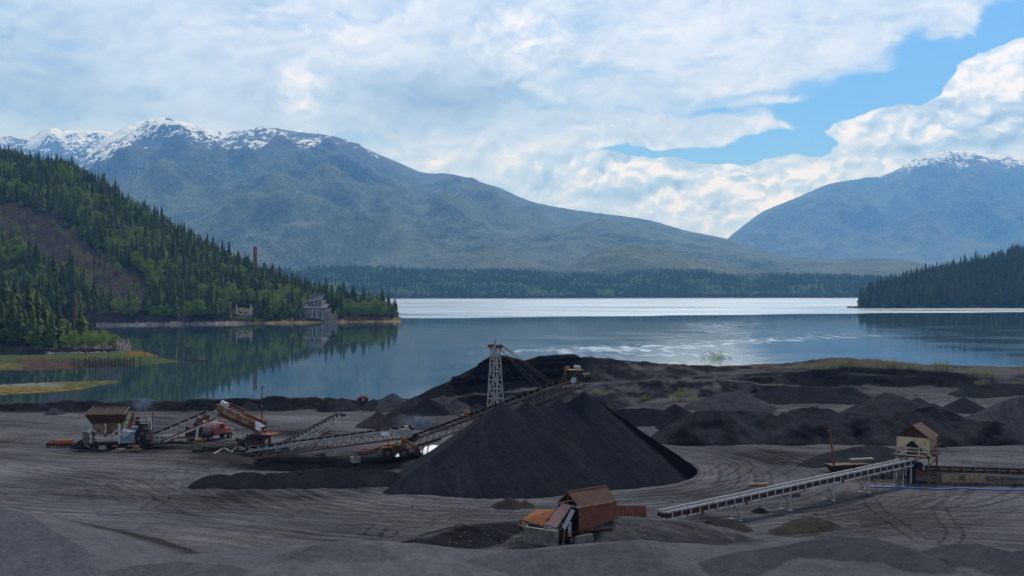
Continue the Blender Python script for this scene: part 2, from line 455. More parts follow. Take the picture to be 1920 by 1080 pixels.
def slope_dark(c, x, y):
    # darkens steep faces: skylight shading painted into the tint, over loose blacker slag
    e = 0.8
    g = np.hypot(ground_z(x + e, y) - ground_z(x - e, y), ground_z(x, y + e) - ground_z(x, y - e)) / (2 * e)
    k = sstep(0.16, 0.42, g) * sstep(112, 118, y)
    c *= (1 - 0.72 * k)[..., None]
def tint_ground(x, y, z):
    px = 960 + F * x / np.maximum(y, 60)
    # concentric vehicle scrape marks round the big pile
    qx, qy = 6.0, 172.0
    wx = x + 3.0 * fbm(x / 30, y / 30, 2, 61); wy = y + 3.0 * fbm(x / 30, y / 30, 2, 62)
    rr = np.hypot((wx - qx) * 0.9, (wy - qy) * 1.05); th = np.arctan2(wy - qy, wx - qx)
    st = fbm(rr / 0.9, th * rr / 26, 4, 71, 0.65)
    st2 = fbm(wx / 22, (wy + 0.35 * wx) / 1.1, 4, 72, 0.65)
    w = sstep(75, 25, rr)
    streak = st * w + st2 * (1 - w)
    big = fbm(x / 28, y / 18, 4, 73)
    base = 0.070 * np.clip(1 + 1.15 * streak + 1.0 * big, 0.3, 2.2)
    brown = np.clip(0.5 + 1.5 * fbm(x / 35, y / 14, 3, 77) + 0.4 * st2, 0, 1)
    c = np.stack([base * (0.97 + 0.07 * brown), base * (1.0 + 0.02 * brown), base * (1.11 - 0.06 * brown)], -1)
    fg = sstep(118, 108, y)
    sm = 0.082 * (1 + 0.25 * big + 0.10 * fbm(x / 3, y / 3, 3, 5))
    c = c * (1 - fg[..., None]) + fg[..., None] * np.stack([sm * 0.97, sm * 1.01, sm * 1.13], -1)
    # darker right-hand foreground dunes
    dk = (sstep(1380, 1560, px) * (0.75 + 0.8 * fbm(x / 6, y / 6, 3, 15))).clip(0, 1) * fg
    c = c * (1 - 0.15 * dk[..., None])
    for k_, r in enumerate(R_DUNE):  # dune slopes: shading painted into the tint, along with blacker loose slag
        dh = seg_height(x, y, r, 0.27, back=0.5) + 0.06 * fbm(x / 7, y / 7, 3, 21)
        on = sstep(-0.10, 0.12, dh - z + 0.02) * (0.62 if k_ < 3 else 0.30)
        c = c * (1 - on[..., None])
    # wet black spill and painted-in shadow under the conveyors
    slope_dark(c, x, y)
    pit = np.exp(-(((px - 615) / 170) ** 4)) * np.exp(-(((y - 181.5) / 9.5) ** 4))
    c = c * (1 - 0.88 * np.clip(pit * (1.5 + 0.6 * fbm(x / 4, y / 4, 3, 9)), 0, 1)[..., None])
    spill = np.zeros(x.shape)  # dark slag patches that also paint contact shade beneath the plant
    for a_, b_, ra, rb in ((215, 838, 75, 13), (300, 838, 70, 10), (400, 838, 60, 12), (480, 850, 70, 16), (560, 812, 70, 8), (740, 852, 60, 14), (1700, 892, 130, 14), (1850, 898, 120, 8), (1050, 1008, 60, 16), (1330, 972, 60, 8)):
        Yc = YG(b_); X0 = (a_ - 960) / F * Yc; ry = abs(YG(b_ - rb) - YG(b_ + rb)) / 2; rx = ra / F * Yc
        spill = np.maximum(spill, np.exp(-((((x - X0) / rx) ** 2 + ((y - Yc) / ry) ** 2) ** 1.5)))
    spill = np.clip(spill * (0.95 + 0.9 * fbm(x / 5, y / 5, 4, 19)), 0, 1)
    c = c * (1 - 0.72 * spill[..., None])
    # the steeper far banks are darker, with pale stony patches on the terrace
    far = sstep(236, 262, y)
    gy, gx = 0, 0
    c = c * (1 - 0.30 * far[..., None])
    pale = np.clip(fbm(x / 6, y / 5, 5, 88, 0.65) * 2.4 + 0.05, 0, 1) * far * sstep(1080, 1200, px) * sstep(1560, 1300, px)
    pale = np.maximum(pale, 0.9 * np.clip(fbm(x / 6, y / 6, 5, 89) * 2 + 0.5, 0, 1) * sstep(1800, 1860, px) * sstep(270, 285, y))
    c = c * (1 - pale[..., None]) + pale[..., None] * np.array([0.088, 0.084, 0.088])
    rust = np.clip(fbm(x / 5, y / 4, 4, 91) * 3 - 0.55, 0, 1) * np.exp(-(((px - 1215) / 75) ** 2)) * np.exp(-(((y - 240) / 10) ** 2))
    c = c * (1 - rust[..., None]) + rust[..., None] * np.array([0.17, 0.075, 0.032])
    redtop = np.clip(fbm(x / 8, y / 8, 4, 92) * 1.6 + 0.4, 0, 1) * sstep(296, 304, y) * sstep(1240, 1300, px)
    c = c * (1 - 0.7 * redtop[..., None]) + 0.7 * redtop[..., None] * np.array([0.095, 0.062, 0.055])
    return np.clip(c, 0.006, 1)

# tyre tracks: (list of image-plane waypoints on the yard), half gauge
TRACKS = [([(1630, 935), (1640, 950), (1668, 972), (1700, 995), (1725, 1012)], 0.9), ([(1760, 950), (1775, 975), (1792, 1000), (1775, 1020)], 0.9),
          ([(1310, 905), (1370, 895), (1400, 875), (1370, 862), (1310, 858)], 1.1), ([(1300, 925), (1400, 905), (1470, 880), (1500, 860)], 1.3),
          ([(1280, 895), (1340, 885), (1360, 872)], 0.9), ([(0, 968), (200, 962), (420, 958), (640, 968), (860, 960)], 1.1),
          ([(700, 1000), (715, 985), (760, 975), (840, 972)], 1.0), ([(725, 1005), (745, 990), (800, 984)], 0.8), ([(280, 900), (330, 925), (470, 940), (640, 932), (760, 950)], 1.0),
          ([(60, 870), (200, 890), (300, 925), (280, 950)], 1.0), ([(40, 880), (180, 905), (240, 940)], 1.0), ([(360, 905), (310, 900), (300, 890), (350, 880), (440, 872)], 0.9),
          ([(1560, 955), (1540, 962), (1560, 975), (1640, 972)], 0.8), ([(1230, 860), (1330, 838), (1420, 845), (1490, 870)], 1.2)]
def arc_tracks(x, y):
    rg = np.random.default_rng(77); m = np.zeros(x.shape)
    jobs = []
    for i in range(26):
        r = rg.uniform(31, 62); a0 = rg.uniform(-3.0, -0.6); sp = rg.uniform(0.35, 1.1); jobs.append((6 + rg.normal() * 4, 172 + rg.normal() * 4, r, a0, sp, 1.0))
    for i in range(16):
        jobs.append((rg.uniform(20, 55), rg.uniform(150, 200), rg.uniform(10, 45), rg.uniform(-3, 3), rg.uniform(0.5, 1.6), 0.8))
    for i in range(16):
        jobs.append((rg.uniform(-75, -30), rg.uniform(150, 195), rg.uniform(12, 60), rg.uniform(-3.1, 0.5), rg.uniform(0.4, 1.4), 0.9))
    for cx, cy, r, a0, sp, k in jobs:
        q = [(cx + (r + 1.2 * sin(3 * t + cx)) * cos(a0 + sp * t) * 1.15, cy + (r + 1.2 * sin(2 * t)) * sin(a0 + sp * t) * 0.72) for t in np.linspace(0, 1, 16)]
        q = np.array(q); fade = rg.uniform(0.45, 1.0) * k; best = np.full(x.shape, 9.0, np.float32)
        for a, b in zip(q[:-1], q[1:]):
            lo = np.minimum(a, b) - 2; hi = np.maximum(a, b) + 2
            if hi[1] < 112 or lo[1] > 250: continue
            s = np.where((y > lo[1]) & (y < hi[1]) & (x > lo[0]) & (x < hi[0]))
            if len(s[0]) == 0: continue
            d = b - a; xs, ys = x[s], y[s]; t = np.clip(((xs - a[0]) * d[0] + (ys - a[1]) * d[1]) / (d @ d), 0, 1)
            best[s] = np.minimum(best[s], np.hypot(xs - a[0] - t * d[0], ys - a[1] - t * d[1]))
        k2 = best < 2.2; m[k2] = np.maximum(m[k2], fade * np.exp(-((best[k2] - 1.0) / 0.24) ** 2))
    return m * (0.55 + 0.45 * np.clip(fbm(x / 4, y / 4, 3, 55) * 2 + 0.6, 0, 1))
def track_mask(x, y):
    m = np.zeros(x.shape)
    for pts, g in TRACKS:
        w = np.array([(lambda Y: ((a - 960) * Y / F, Y))(YG(b)) for a, b in pts])
        # smooth with Catmull-Rom
        q = []
        for i in range(len(w) - 1):
            p0 = w[max(i - 1, 0)]; p1 = w[i]; p2 = w[i + 1]; p3 = w[min(i + 2, len(w) - 1)]
            for t in np.linspace(0, 1, 7)[:-1]:
                q.append(0.5 * ((2 * p1) + (-p0 + p2) * t + (2 * p0 - 5 * p1 + 4 * p2 - p3) * t * t + (-p0 + 3 * p1 - 3 * p2 + p3) * t ** 3))
        q.append(w[-1]); q = np.array(q)
        bx0, by0 = q.min(0) - 3; bx1, by1 = q.max(0) + 3
        sel = np.where((x > bx0) & (x < bx1) & (y > by0) & (y < by1))
        xs, ys = x[sel], y[sel]; best = np.full(xs.shape, 1e9)
        for a, b in zip(q[:-1], q[1:]):
            d = b - a; t = np.clip(((xs - a[0]) * d[0] + (ys - a[1]) * d[1]) / max(d @ d, 1e-9), 0, 1)
            best = np.minimum(best, np.hypot(xs - a[0] - t * d[0], ys - a[1] - t * d[1]))
        k = np.exp(-((best - g) / 0.22) ** 2) * (0.7 + 0.3 * np.sin(best * 0 + xs * 3 + ys * 2))
        m[sel] = np.maximum(m[sel], k)
    return np.maximum(m, arc_tracks(x, y))

us = np.concatenate([np.linspace(-1.1, -0.56, 60)[:-1], np.linspace(-0.56, 0.56, 1150), np.linspace(0.56, 1.1, 60)[1:]])
ys_ = np.concatenate([np.linspace(-40, 55, 22)[:-1], 1 / np.linspace(1 / 55, 1 / 95, 30)[:-1], 1 / np.linspace(1 / 95, 1 / 300, 620)[:-1], np.linspace(300, 385, 50)])
UU, YY = np.meshgrid(us, ys_)
XX = UU * np.maximum(YY, 60)
ZZ = ground_z(XX, YY)
TM = track_mask(XX, YY)
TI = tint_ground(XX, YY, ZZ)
TI = TI * (1 - 0.62 * TM[..., None])
rough_ = fbm(XX / 1.2, YY / 1.2, 3, 30) * 0.05
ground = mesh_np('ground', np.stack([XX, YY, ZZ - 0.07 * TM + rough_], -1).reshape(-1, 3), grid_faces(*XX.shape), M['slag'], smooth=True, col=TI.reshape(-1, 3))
tag(ground, 'black slag yard with tyre tracks and dunes reaching down to the water', 'ground', kind='structure')
def gz(x, y): return float(ground_z(np.array([x]), np.array([y]))[0])
def on_yard(px, py):
    """ground point seen at a pixel (iterated on the real terrain)"""
    z = 1.5
    for _ in range(12):
        Y = (CZ - z) * F / (py - 540); x = (px - 960) * Y / F; z = 0.5 * z + 0.5 * gz(x, Y)
    return Vector((x, Y, z))

# ------------------------------------------------------------------ heaps of slag
def heap(label, lines, slope=0.62, tint=(0.026, 0.027, 0.030), seed=1, erode=0.35, wave=3.0, flutes=0.0, res=0.22, group=None, var=0.25, name='slag_heap', round_=0.0, brown=0.0, top=None):
    lines = [l if isinstance(l, list) else [l] for l in lines]
    W_ = [crest(l) for l in lines]
    allp = np.array([p for l in W_ for p in l])
    rad = (allp[:, 2].max() - 0.5) / slope + 1.5
    x0, y0 = allp[:, :2].min(0) - rad; x1, y1 = allp[:, :2].max(0) + rad
    nx = int(min(max((x1 - x0) / res, 20), 420)); ny = int(min(max((y1 - y0) / res, 20), 300))
    gx, gy = np.meshgrid(np.linspace(x0, x1, nx), np.linspace(y0, y1, ny))
    wx = gx + 0.8 * fbm(gx / wave / 1.5, gy / wave / 1.5, 2, seed + 50); wy = gy + 0.8 * fbm(gx / wave / 1.5, gy / wave / 1.5, 2, seed + 60)
    wx = gx * 0.6 + wx * 0.4; wy = gy * 0.6 + wy * 0.4
    h = np.full(gx.shape, -99.0); ang = np.zeros(gx.shape); di = np.zeros(gx.shape)
    for l in W_:
        k = seg_height(wx, wy, l, slope)
        a = np.array(l).mean(0)
        up = k > h
        ang = np.where(up, np.arctan2(wy - a[1], wx - a[0]), ang)
        di = np.where(up, np.hypot(wx - a[0], wy - a[1]), di)
        h = np.maximum(h, k)
    if round_ > 0:
        zc = allp[:, 2].max(); h = h - round_ * np.exp(-np.clip(zc - h, 0, 99) / (round_ * 1.6))
    g = ground_z(gx, gy)
    depth = np.clip((h - g), 0, 99)
    h = h + erode * fbm(gx / wave, gy / wave, 4, seed) * np.clip(depth / 1.5, 0.15, 1)
    fl = fbm(ang * di.clip(2, 30) ** 0.35 * 5.0, di / 16, 4, seed + 9, 0.6)
    h = h + flutes * fl * np.clip(depth / 2, 0, 1)
    # soft toe
    h = np.where(h < g + 0.5, h - 0.25 * np.clip(g + 0.5 - h, 0, 1), h)
    v = 1 + var * fbm(gx / 4, gy / 4, 4, seed + 20) * 1.5 + (0.55 * fl if flutes else 0.25 * fl)
    v = np.clip(v, 0.35, 1.8)
    t = np.array(tint)[None, None] * 1.5 * v[..., None]
    if brown:
        bm = np.clip(fbm(gx / 5, gy / 5, 3, seed + 33) * 2 + 0.3, 0, 1)[..., None] * brown
        t = t * (1 - bm) + bm * np.array([0.040, 0.034, 0.029])
    if top is not None:
        t = top(gx, gy, h, t)
    idx = grid_faces(ny, nx)
    ok = (h > g - 0.35).ravel()
    idx = idx[ok[idx].any(1)]
    used = np.unique(idx); rm = np.full(nx * ny, -1); rm[used] = np.arange(len(used))
    v3 = np.stack([gx, gy, h], -1).reshape(-1, 3)[used]
    o = mesh_np(name, v3, rm[idx], M['slag'], smooth=True, col=t.reshape(-1, 3)[used])
    return tag(o, label, 'slag heap', group)

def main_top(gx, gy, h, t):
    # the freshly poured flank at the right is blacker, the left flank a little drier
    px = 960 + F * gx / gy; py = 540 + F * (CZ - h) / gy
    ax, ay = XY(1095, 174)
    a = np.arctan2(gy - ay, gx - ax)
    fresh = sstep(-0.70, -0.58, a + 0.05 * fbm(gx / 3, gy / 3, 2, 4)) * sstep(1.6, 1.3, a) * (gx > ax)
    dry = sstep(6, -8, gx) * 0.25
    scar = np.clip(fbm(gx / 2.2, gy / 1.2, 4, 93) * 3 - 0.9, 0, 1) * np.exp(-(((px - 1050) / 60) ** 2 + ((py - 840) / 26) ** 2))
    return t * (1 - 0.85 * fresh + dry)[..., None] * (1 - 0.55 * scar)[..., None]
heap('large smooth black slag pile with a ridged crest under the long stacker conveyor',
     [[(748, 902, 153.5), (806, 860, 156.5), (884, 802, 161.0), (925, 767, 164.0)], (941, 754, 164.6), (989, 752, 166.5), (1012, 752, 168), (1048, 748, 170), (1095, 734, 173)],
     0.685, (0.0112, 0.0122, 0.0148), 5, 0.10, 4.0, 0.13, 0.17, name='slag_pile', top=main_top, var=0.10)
BLACK = (0.0085, 0.0090, 0.0108); GREY = (0.026, 0.0272, 0.031); MID = (0.0140, 0.0148, 0.0172)
def long_top(gx, gy, h, t):
    d = np.clip(fbm(gx / 7, gy / 5, 4, 12) * 2.4 + 0.15, 0, 1)
    return t * (1.25 - 0.95 * d)[..., None]
heap('long lumpy black slag embankment behind the cream conveyor house',
     [[(1282, 786, 205.5), (1330, 778, 207.5), (1444, 779, 208.5), (1522, 770, 209), (1590, 775, 208.5), (1699, 775, 207.5), (1755, 766, 208.5), (1830, 790, 206), (1895, 796, 205)], [(1292, 776, 206), (1330, 770, 207), (1400, 770, 209), (1444, 773, 209)], [(1470, 772, 207), (1522, 764, 210), (1560, 768, 208)], [(1590, 770, 208), (1640, 776, 206), (1699, 772, 206)],
      [(1715, 770, 206), (1755, 763, 208), (1785, 770, 207)], [(1800, 783, 205), (1850, 792, 204), (1886, 794, 204)]], 0.60, (0.0135, 0.0142, 0.0165), 15, 0.80, 4.0, 0.35, 0.25, name='slag_embankment', top=long_top, brown=0.25)
heap('pale grey rounded slag heap at the left end of the terrace behind the embankment', [[(1322, 744, 244), (1350, 737, 246), (1386, 733, 246), (1410, 745, 244)], (1300, 757, 242)], 0.42, GREY, 16, 0.3, 5, 0.1)
heap('low dark slag ridge on the terrace below the grassy bank', [[(1425, 735, 252), (1470, 722, 254), (1530, 727, 253), (1598, 725, 252), (1622, 738, 250)]], 0.55, MID, 17, 0.45, 4)
heap('grey double humped slag heap rising behind the embankment above the cream house', [[(1640, 745, 231), (1660, 736, 232), (1690, 742, 231)], (1722, 746, 232), (1750, 755, 231)], 0.5, (0.0175, 0.0185, 0.021), 18, 0.4, 4)
heap('small dark slag cone between the double hump and the tall grey heap', [(1808, 744, 241)], 0.55, MID, 19, 0.3, 3)
heap('tall pale grey slag heap cut off by the right edge of the photo', [[(1890, 748, 222), (1925, 742, 223), (2000, 748, 222)], (1850, 770, 220)], 0.52, (0.025, 0.0262, 0.030), 20, 0.3, 5, 0.1)
heap('low dark slag ridge in front of the stony slope at the far right', [[(1810, 724, 262), (1880, 718, 264), (1960, 722, 262)]], 0.5, MID, 22, 0.4, 4)
heap('dark lumpy slag ridge behind the right flank of the big pile', [[(1130, 772, 226), (1180, 764, 229), (1240, 768, 228)], (1265, 757, 232), [(1270, 778, 222), (1290, 776, 222)]], 0.55, BLACK, 23, 0.6, 3, brown=0.15)
heap('low smooth slag mound behind the leaning pole beside the cream house', [[(1560, 846, 181), (1600, 838, 183), (1640, 833, 184), (1670, 840, 184)], [(1520, 862, 176), (1560, 856, 178), (1600, 866, 172)]], 0.38, (0.016, 0.0165, 0.0185), 24, 0.25, 3)
heap('brown and black crumbly heap behind the middle conveyor', [(709, 772, 226), (738, 770, 227), [(750, 773, 226), (765, 778, 226)]], 0.62, (0.020, 0.0185, 0.0175), 25, 0.6, 2.5, 0.15, brown=0.7)
heap('bluish grey heap joined to the right of the brown crumbly heap', [(790, 783, 224), (818, 790, 222), (772, 780, 225)], 0.5, GREY, 26, 0.5, 2.5, 0.1)
for k, (a, b, Y, cset, lab) in enumerate([
        (736, 737, 259, GREY, 'grey slag cone right of the red quad bike on the shore bank'), (779, 743, 254, MID, 'dark cone second from the left in the row of tipped heaps behind the stacker'),
        (803, 745, 250, BLACK, 'blackest cone in the row of tipped heaps behind the stacker'), (855, 748, 252, GREY, 'broad grey cone left of the lattice tower foot'),
        (894, 757, 246, MID, 'low dark cone just left of the lattice tower'), (700, 748, 258, MID, 'low dark cone directly below the red quad bike'),
        (640, 745, 257, MID, 'brownish cone cut into the shore bank left of the quad bike'), (612, 757, 254, BLACK, 'low black cone at the foot of the shore bank near the rusty post'),
        (529, 748, 257, BLACK, 'black cone cut into the shore bank behind the lamp pole'), (468, 752, 256, MID, 'dark cone in the shore bank behind the red screening unit'),
        (101, 764, 249, GREY, 'small pale cone standing alone below the left shore bank'), (958, 741, 256, GREY, 'pale cone behind the lattice tower'), (830, 740, 262, GREY, 'pale grey cone at the foot of the layered cliff')]):
    heap(lab, [(a, b, Y)], 0.58, cset, 30 + k, 0.45, 2.5, 0.12, group=None)
heap('row of tipped black heaps along the trench in front of the middle conveyor',
     [[(382, 893, 157.4), (400, 890, 158.4), (425, 888, 158.4)], [(440, 887, 157.9), (470, 885, 158.4), (488, 886, 158.4)], [(500, 886, 158.4), (540, 885, 158.9), (560, 882, 159.4)], [(572, 880, 159.4), (610, 877, 160.4), (640, 879, 159.9)], [(655, 881, 159.4), (700, 880, 160.4), (740, 884, 160.4)]],
     0.60, (0.0110, 0.0116, 0.0138), 45, 0.30, 2.2, 0.1, name='slag_ridge', brown=0.2)
heap('small brown topped heap in front of the big pile', [(955, 932, 143), (985, 938, 143)], 0.5, (0.023, 0.022, 0.0215), 46, 0.3, 1.6, 0.08, brown=0.5, res=0.12)
heap('brownish mound littered with timber in the right foreground', [[(1500, 976, 130), (1520, 968, 131), (1548, 975, 131)], (1470, 985, 128.5)], 0.36, (0.023, 0.0215, 0.0195), 47, 0.22, 1.8, res=0.12, brown=0.4)
heap('dark low mound under the near end of the white railed conveyor', [[(1330, 976, 129.5), (1357, 972, 130.5), (1385, 980, 130)]], 0.38, (0.0185, 0.018, 0.0172), 48, 0.2, 1.6, res=0.12, brown=0.3)
heap('tiny dark heap beside the second conveyor leg', [(1425, 951, 140)], 0.4, BLACK, 49, 0.1, 1.2, res=0.1)
heap('brownish mound between the truck and the conveyor pit', [[(360, 857, 183), (400, 850, 184), (440, 852, 183)]], 0.34, (0.023, 0.022, 0.0215), 50, 0.3, 2.2, brown=0.4)
heap('dark slope of slag against the concrete block stack', [(161, 818, 197)], 0.62, BLACK, 51, 0.15, 1.5, res=0.12)
heap('jet black spill heap under the stacker tail', [[(745, 857, 184), (775, 851, 185)], (800, 858, 182)], 0.5, (0.0045, 0.0045, 0.0055), 52, 0.2, 1.6)
heap('black spill heap under the left end of the middle conveyor', [[(470, 866, 182), (500, 862, 183)], (560, 868, 182), [(620, 866, 181), (650, 868, 181)]], 0.42, (0.0050, 0.0050, 0.0060), 53, 0.25, 1.6)
heap('small black heap under the level conveyor at the right', [(1830, 903, 160)], 0.45, BLACK, 54, 0.15, 1.5, res=0.12)
heap('black spill heap below the cream conveyor house', [[(1600, 893, 166), (1660, 888, 168), (1720, 892, 166)]], 0.4, BLACK, 55, 0.2, 1.6)

# layered cliff on the shore mound: a wall of undercut dark beds
def cliff():
    pts = [(846, 712, 271.5), (876, 707, 272), (892, 690, 272.5), (896, 684, 273), (918, 671, 273.5), (938, 668, 274), (965, 674, 275.5), (985, 679, 276.5), (1010, 671, 278), (1050, 668, 280), (1085, 667, 281), (1110, 668, 283)]
    base = [(846, 722), (876, 716), (892, 712), (896, 712), (918, 711), (938, 713), (965, 712), (985, 708), (1010, 704), (1050, 698), (1085, 686), (1110, 670)]
    n = 220; nl = 34
    s = np.linspace(0, len(pts) - 1, n)
    pa = np.array(pts, float); ba = np.array(base, float)
    ip = lambda a, k: np.interp(s, range(len(pts)), a[:, k])
    px, py, Y = ip(pa, 0), ip(pa, 1), ip(pa, 2); pb = ip(ba, 1)
    rows = []; cols = []
    t = np.linspace(0, 1, nl)
    zt = CZ - (py - 540) * Y / F + 0.25 * fbm(s * 3, s * 0 + 2, 3, 3); zb = CZ - (pb - 540) * Y / F
    e = np.linspace(0, 1, n); Y = Y + 9.5 * sstep(0.80, 1.0, e) + 4.0 * sstep(0.12, 0.0, e)
    zt = zt - 2.2 * sstep(0.86, 1.0, e)
    x = (px - 960) * Y / F
    for i in range(nl):
        z = zt + (zb - zt) * t[i]
        lay = np.sin(z * 4.1 + 5.0 * fbm(s / 1.3, z * 0.6, 4, 5)) * (0.55 + 0.9 * fbm(s * 1.5, z * 0.7, 3, 15))
        off = 0.36 * np.sign(lay) * np.abs(lay) ** 0.5 + 0.9 * fbm(s * 2.2, z * 1.3, 3, 6) - t[i] * 1.3
        rows.append(np.stack([x, Y + off, z], -1))
        cols.append(0.010 + 0.008 * (lay > 0.2) + 0.004 * fbm(s * 3, z * 2, 2, 7))
    back = np.stack([x, Y + 7.5, zt - 0.05], -1); toe = np.stack([x, Y - 0.3 + 2, zb - 2.5], -1)
    rows = [np.stack([x, Y + 12.0, zt - 3.5], -1), back] + rows + [toe]; cols = [cols[0], cols[0]] + cols + [cols[-1]]
    c = np.stack(cols)[..., None] * np.array([1.0, 0.98, 1.0])
    o = mesh_np('slag_cliff', np.stack(rows).reshape(-1, 3), grid_faces(len(rows), n)[:, ::-1], M['slag'], col=c.reshape(-1, 3))
    tag(o, 'undercut cliff of dark layered slag on the shore behind the lattice tower', 'cliff', kind='structure')
cliff()
# ================================================================== WATER
def m_water():
    m, nt, b, out = new_mat('sea_water')
    at = nd(nt, 'ShaderNodeAttribute', attribute_name='ruffle'); r = X(nt, at.outputs['Fac'])
    co = geopos(nt)
    b.inputs['Base Color'].default_value = (0.020, 0.042, 0.052, 1)
    b.inputs['IOR'].default_value = 1.333
    b.inputs['Specular IOR Level'].default_value = 0.5
    n1 = noise(nt, mapping(nt, co, (0.9, 0.35, 1)), 1.0, 3, 0.6)
    n2 = noise(nt, mapping(nt, co, (0.06, 0.02, 1)), 1.0, 3, 0.6)
    h = n1 * (r * 0.09 + 0.0014) + n2 * 0.010
    n = nd(nt, 'ShaderNodeBump', {'Strength': 1.0, 'Distance': 1.0, 'Height': h.s})
    nt.links.new(n.outputs[0], b.inputs['Normal'])
    setin(nt, b, 'Roughness', (r * 0.30 + 0.035))
    gl = nt.nodes.new('ShaderNodeBsdfGlossy'); gl.inputs['Color'].default_value = (0.68, 0.76, 0.85, 1); setin(nt, gl, 'Roughness', r * 0.26 + 0.03); nt.links.new(n.outputs[0], gl.inputs['Normal'])
    mx = nt.nodes.new('ShaderNodeMixShader'); nt.links.new((r * 0.85).s, mx.inputs[0]); nt.links.new(b.outputs[0], mx.inputs[1]); nt.links.new(gl.outputs[0], mx.inputs[2]); nt.links.new(mx.outputs[0], out.inputs[0])
    return m
M['water'] = m_water()
def shore_line(pts, px):
    return np.interp(px, [p[0] for p in pts], [p[1] for p in pts])
uu = np.concatenate([np.linspace(-1.6, -0.55, 40)[:-1], np.linspace(-0.55, 0.55, 640), np.linspace(0.55, 1.6, 40)[1:]])
yy = np.concatenate([[180, 200, 220], 1 / np.linspace(1 / 240, 1 / 4200, 620)])
Ug, Yg = np.meshgrid(uu, yy)
pxg = 960 + F * Ug; pyg = 540 + F * CZ / Yg; Xg = Ug * Yg
# wind-ruffled water: the open strip beyond the headland, and a few cat's-paws nearer in
edge = 1 / ((np.interp(pxg, [-500, 700, 1000, 1300, 1620, 2400], [605, 598, 595, 591.5, 588, 583]) - 540) / (F * CZ))
ruf = sstep(-10, 25, Yg - edge - 40 * fbm(Xg / 130, Yg / 55, 4, 2))
lane = np.clip(fbm(Xg / 420, Yg / 75, 4, 12) * 2.6 - 0.35, 0, 1) * (pyg < 600) * sstep(566, 578, pyg)
ruf = ruf * (1 - 0.65 * lane) * (0.86 + 0.2 * np.clip(fbm(Xg / 300, Yg / 160, 3, 14), -0.6, 0.6))
def band(pts, w):
    c = np.interp(pxg, [p[0] for p in pts], [p[1] for p in pts]); a = np.interp(pxg, [p[0] for p in pts], [p[2] for p in pts])
    return a * np.exp(-((pyg - c) / w) ** 2)
tex = np.clip(0.30 + 1.1 * sstep(-0.12, 0.42, fbm(Xg / 5.5, Yg / 20, 3, 31, 0.6)) + 0.5 * fbm(Xg / 40, Yg / 40, 2, 33), 0, 1.4)
b1 = band([(740, 666, 0), (860, 664, .25), (960, 660, .75), (1150, 654, .9), (1300, 648, .9), (1400, 640, .9), (1600, 631, .7), (1720, 627, .3), (1780, 626, 0)], 6.5)
b2 = band([(1000, 668, 0), (1100, 664, .35), (1250, 662, .8), (1340, 665, 1.0), (1400, 668, .7), (1450, 672, .1), (1500, 675, 0)], 16)
b3 = band([(1100, 606, 0), (1250, 608, .25), (1340, 612, .6), (1420, 608, .4), (1560, 604, .1), (1640, 602, 0)], 9)
b4 = band([(1100, 632, 0), (1250, 630, .35), (1400, 625, .45), (1600, 620, .4), (1700, 617, 0)], 6)
b5 = band([(180, 742, 0), (300, 719, .10), (420, 717, .05), (700, 700, 0.0)], 2)
near = np.clip((b1 + b2 + b3 + b4 + b5) * tex, 0, 1)
soft = 0.30 * sstep(640, 900, pxg) * sstep(590, 625, pyg) * np.clip(0.5 + fbm(Xg / 60, Yg / 40, 3, 41) * 1.5, 0, 1)
ruf = np.clip(np.maximum(ruf * 0.95, np.maximum(near * 0.8, soft * 0.9)), 0, 1)
water = mesh_np('water', np.stack([Xg, Yg, Xg * 0], -1).reshape(-1, 3), grid_faces(*Xg.shape), M['water'], smooth=True, attrs={'ruffle': ruf.ravel()})
tag(water, 'calm inlet with mirror reflections and a bright ruffled strip beyond', 'water', kind='structure')

# ================================================================== MOUNTAINS
def m_mountain(name, snow_lo, snow_hi, c1, c2, c3, streak=1.0, snow=True, drift=None):
    m, nt, b, out = new_mat(name)
    co = geopos(nt)
    sp = nt.nodes.new('ShaderNodeSeparateXYZ'); nt.links.new(co, sp.inputs[0]); z = X(nt, sp.outputs[2])
    nbig = noise(nt, co, 0.0013, 7, 0.62); nmid = noise(nt, co, 0.006, 7, 0.68)
    nfin = noise(nt, mapping(nt, co, (0.085, 0.03, 0.03)), 1.0, 5, 0.7)
    col = mixc(nt, (nbig * 0.9 + nmid * 0.7 - 0.3).smooth(0.28, 0.72), c1, c2)
    col = mixc(nt, nfin.smooth(0.46, 0.62) * (nmid.smooth(0.30, 0.60) * 0.85 + 0.15), col, c3)
    low = z.smooth(940, 340) * (nbig + nmid * 0.6).smooth(0.55, 1.0)
    col = mixc(nt, low * 0.45, col, c3)
    if snow:
        wx = noise(nt, mapping(nt, co, (0.0145, 0.0055, 0.0185), rot=(0, 0.6, 0.3)), 1.0, 8, 0.66, 0.8)
        ns = noise(nt, co, 0.0025, 4, 0.55)
        alt = z.lin(snow_lo, snow_hi, -0.30, 0.12) + (ns - 0.5) * 0.62
        if drift: alt = alt + X(nt, sp.outputs[0]).lin(*drift)
        sm = (wx + alt).smooth(0.50, 0.535)
        alp = (z + (ns - 0.5) * 320.0).smooth((snow_lo + snow_hi) / 2 - 120, (snow_lo + snow_hi) / 2 + 160)
        col = mixc(nt, alp * 0.85, col, mixc(nt, nmid, (0.045, 0.04, 0.04), (0.12, 0.11, 0.105)))
        col = mixc(nt, sm, col, (0.86, 0.88, 0.90))
    setin(nt, b, 'Base Color', col); b.inputs['Roughness'].default_value = 0.95; b.inputs['Specular IOR Level'].default_value = 0.05
    hb = nfin * 22.0 + nmid * 75.0 + nbig * 160.0
    bump(nt, b, hb.s, 0.8, 1.0)
    return m
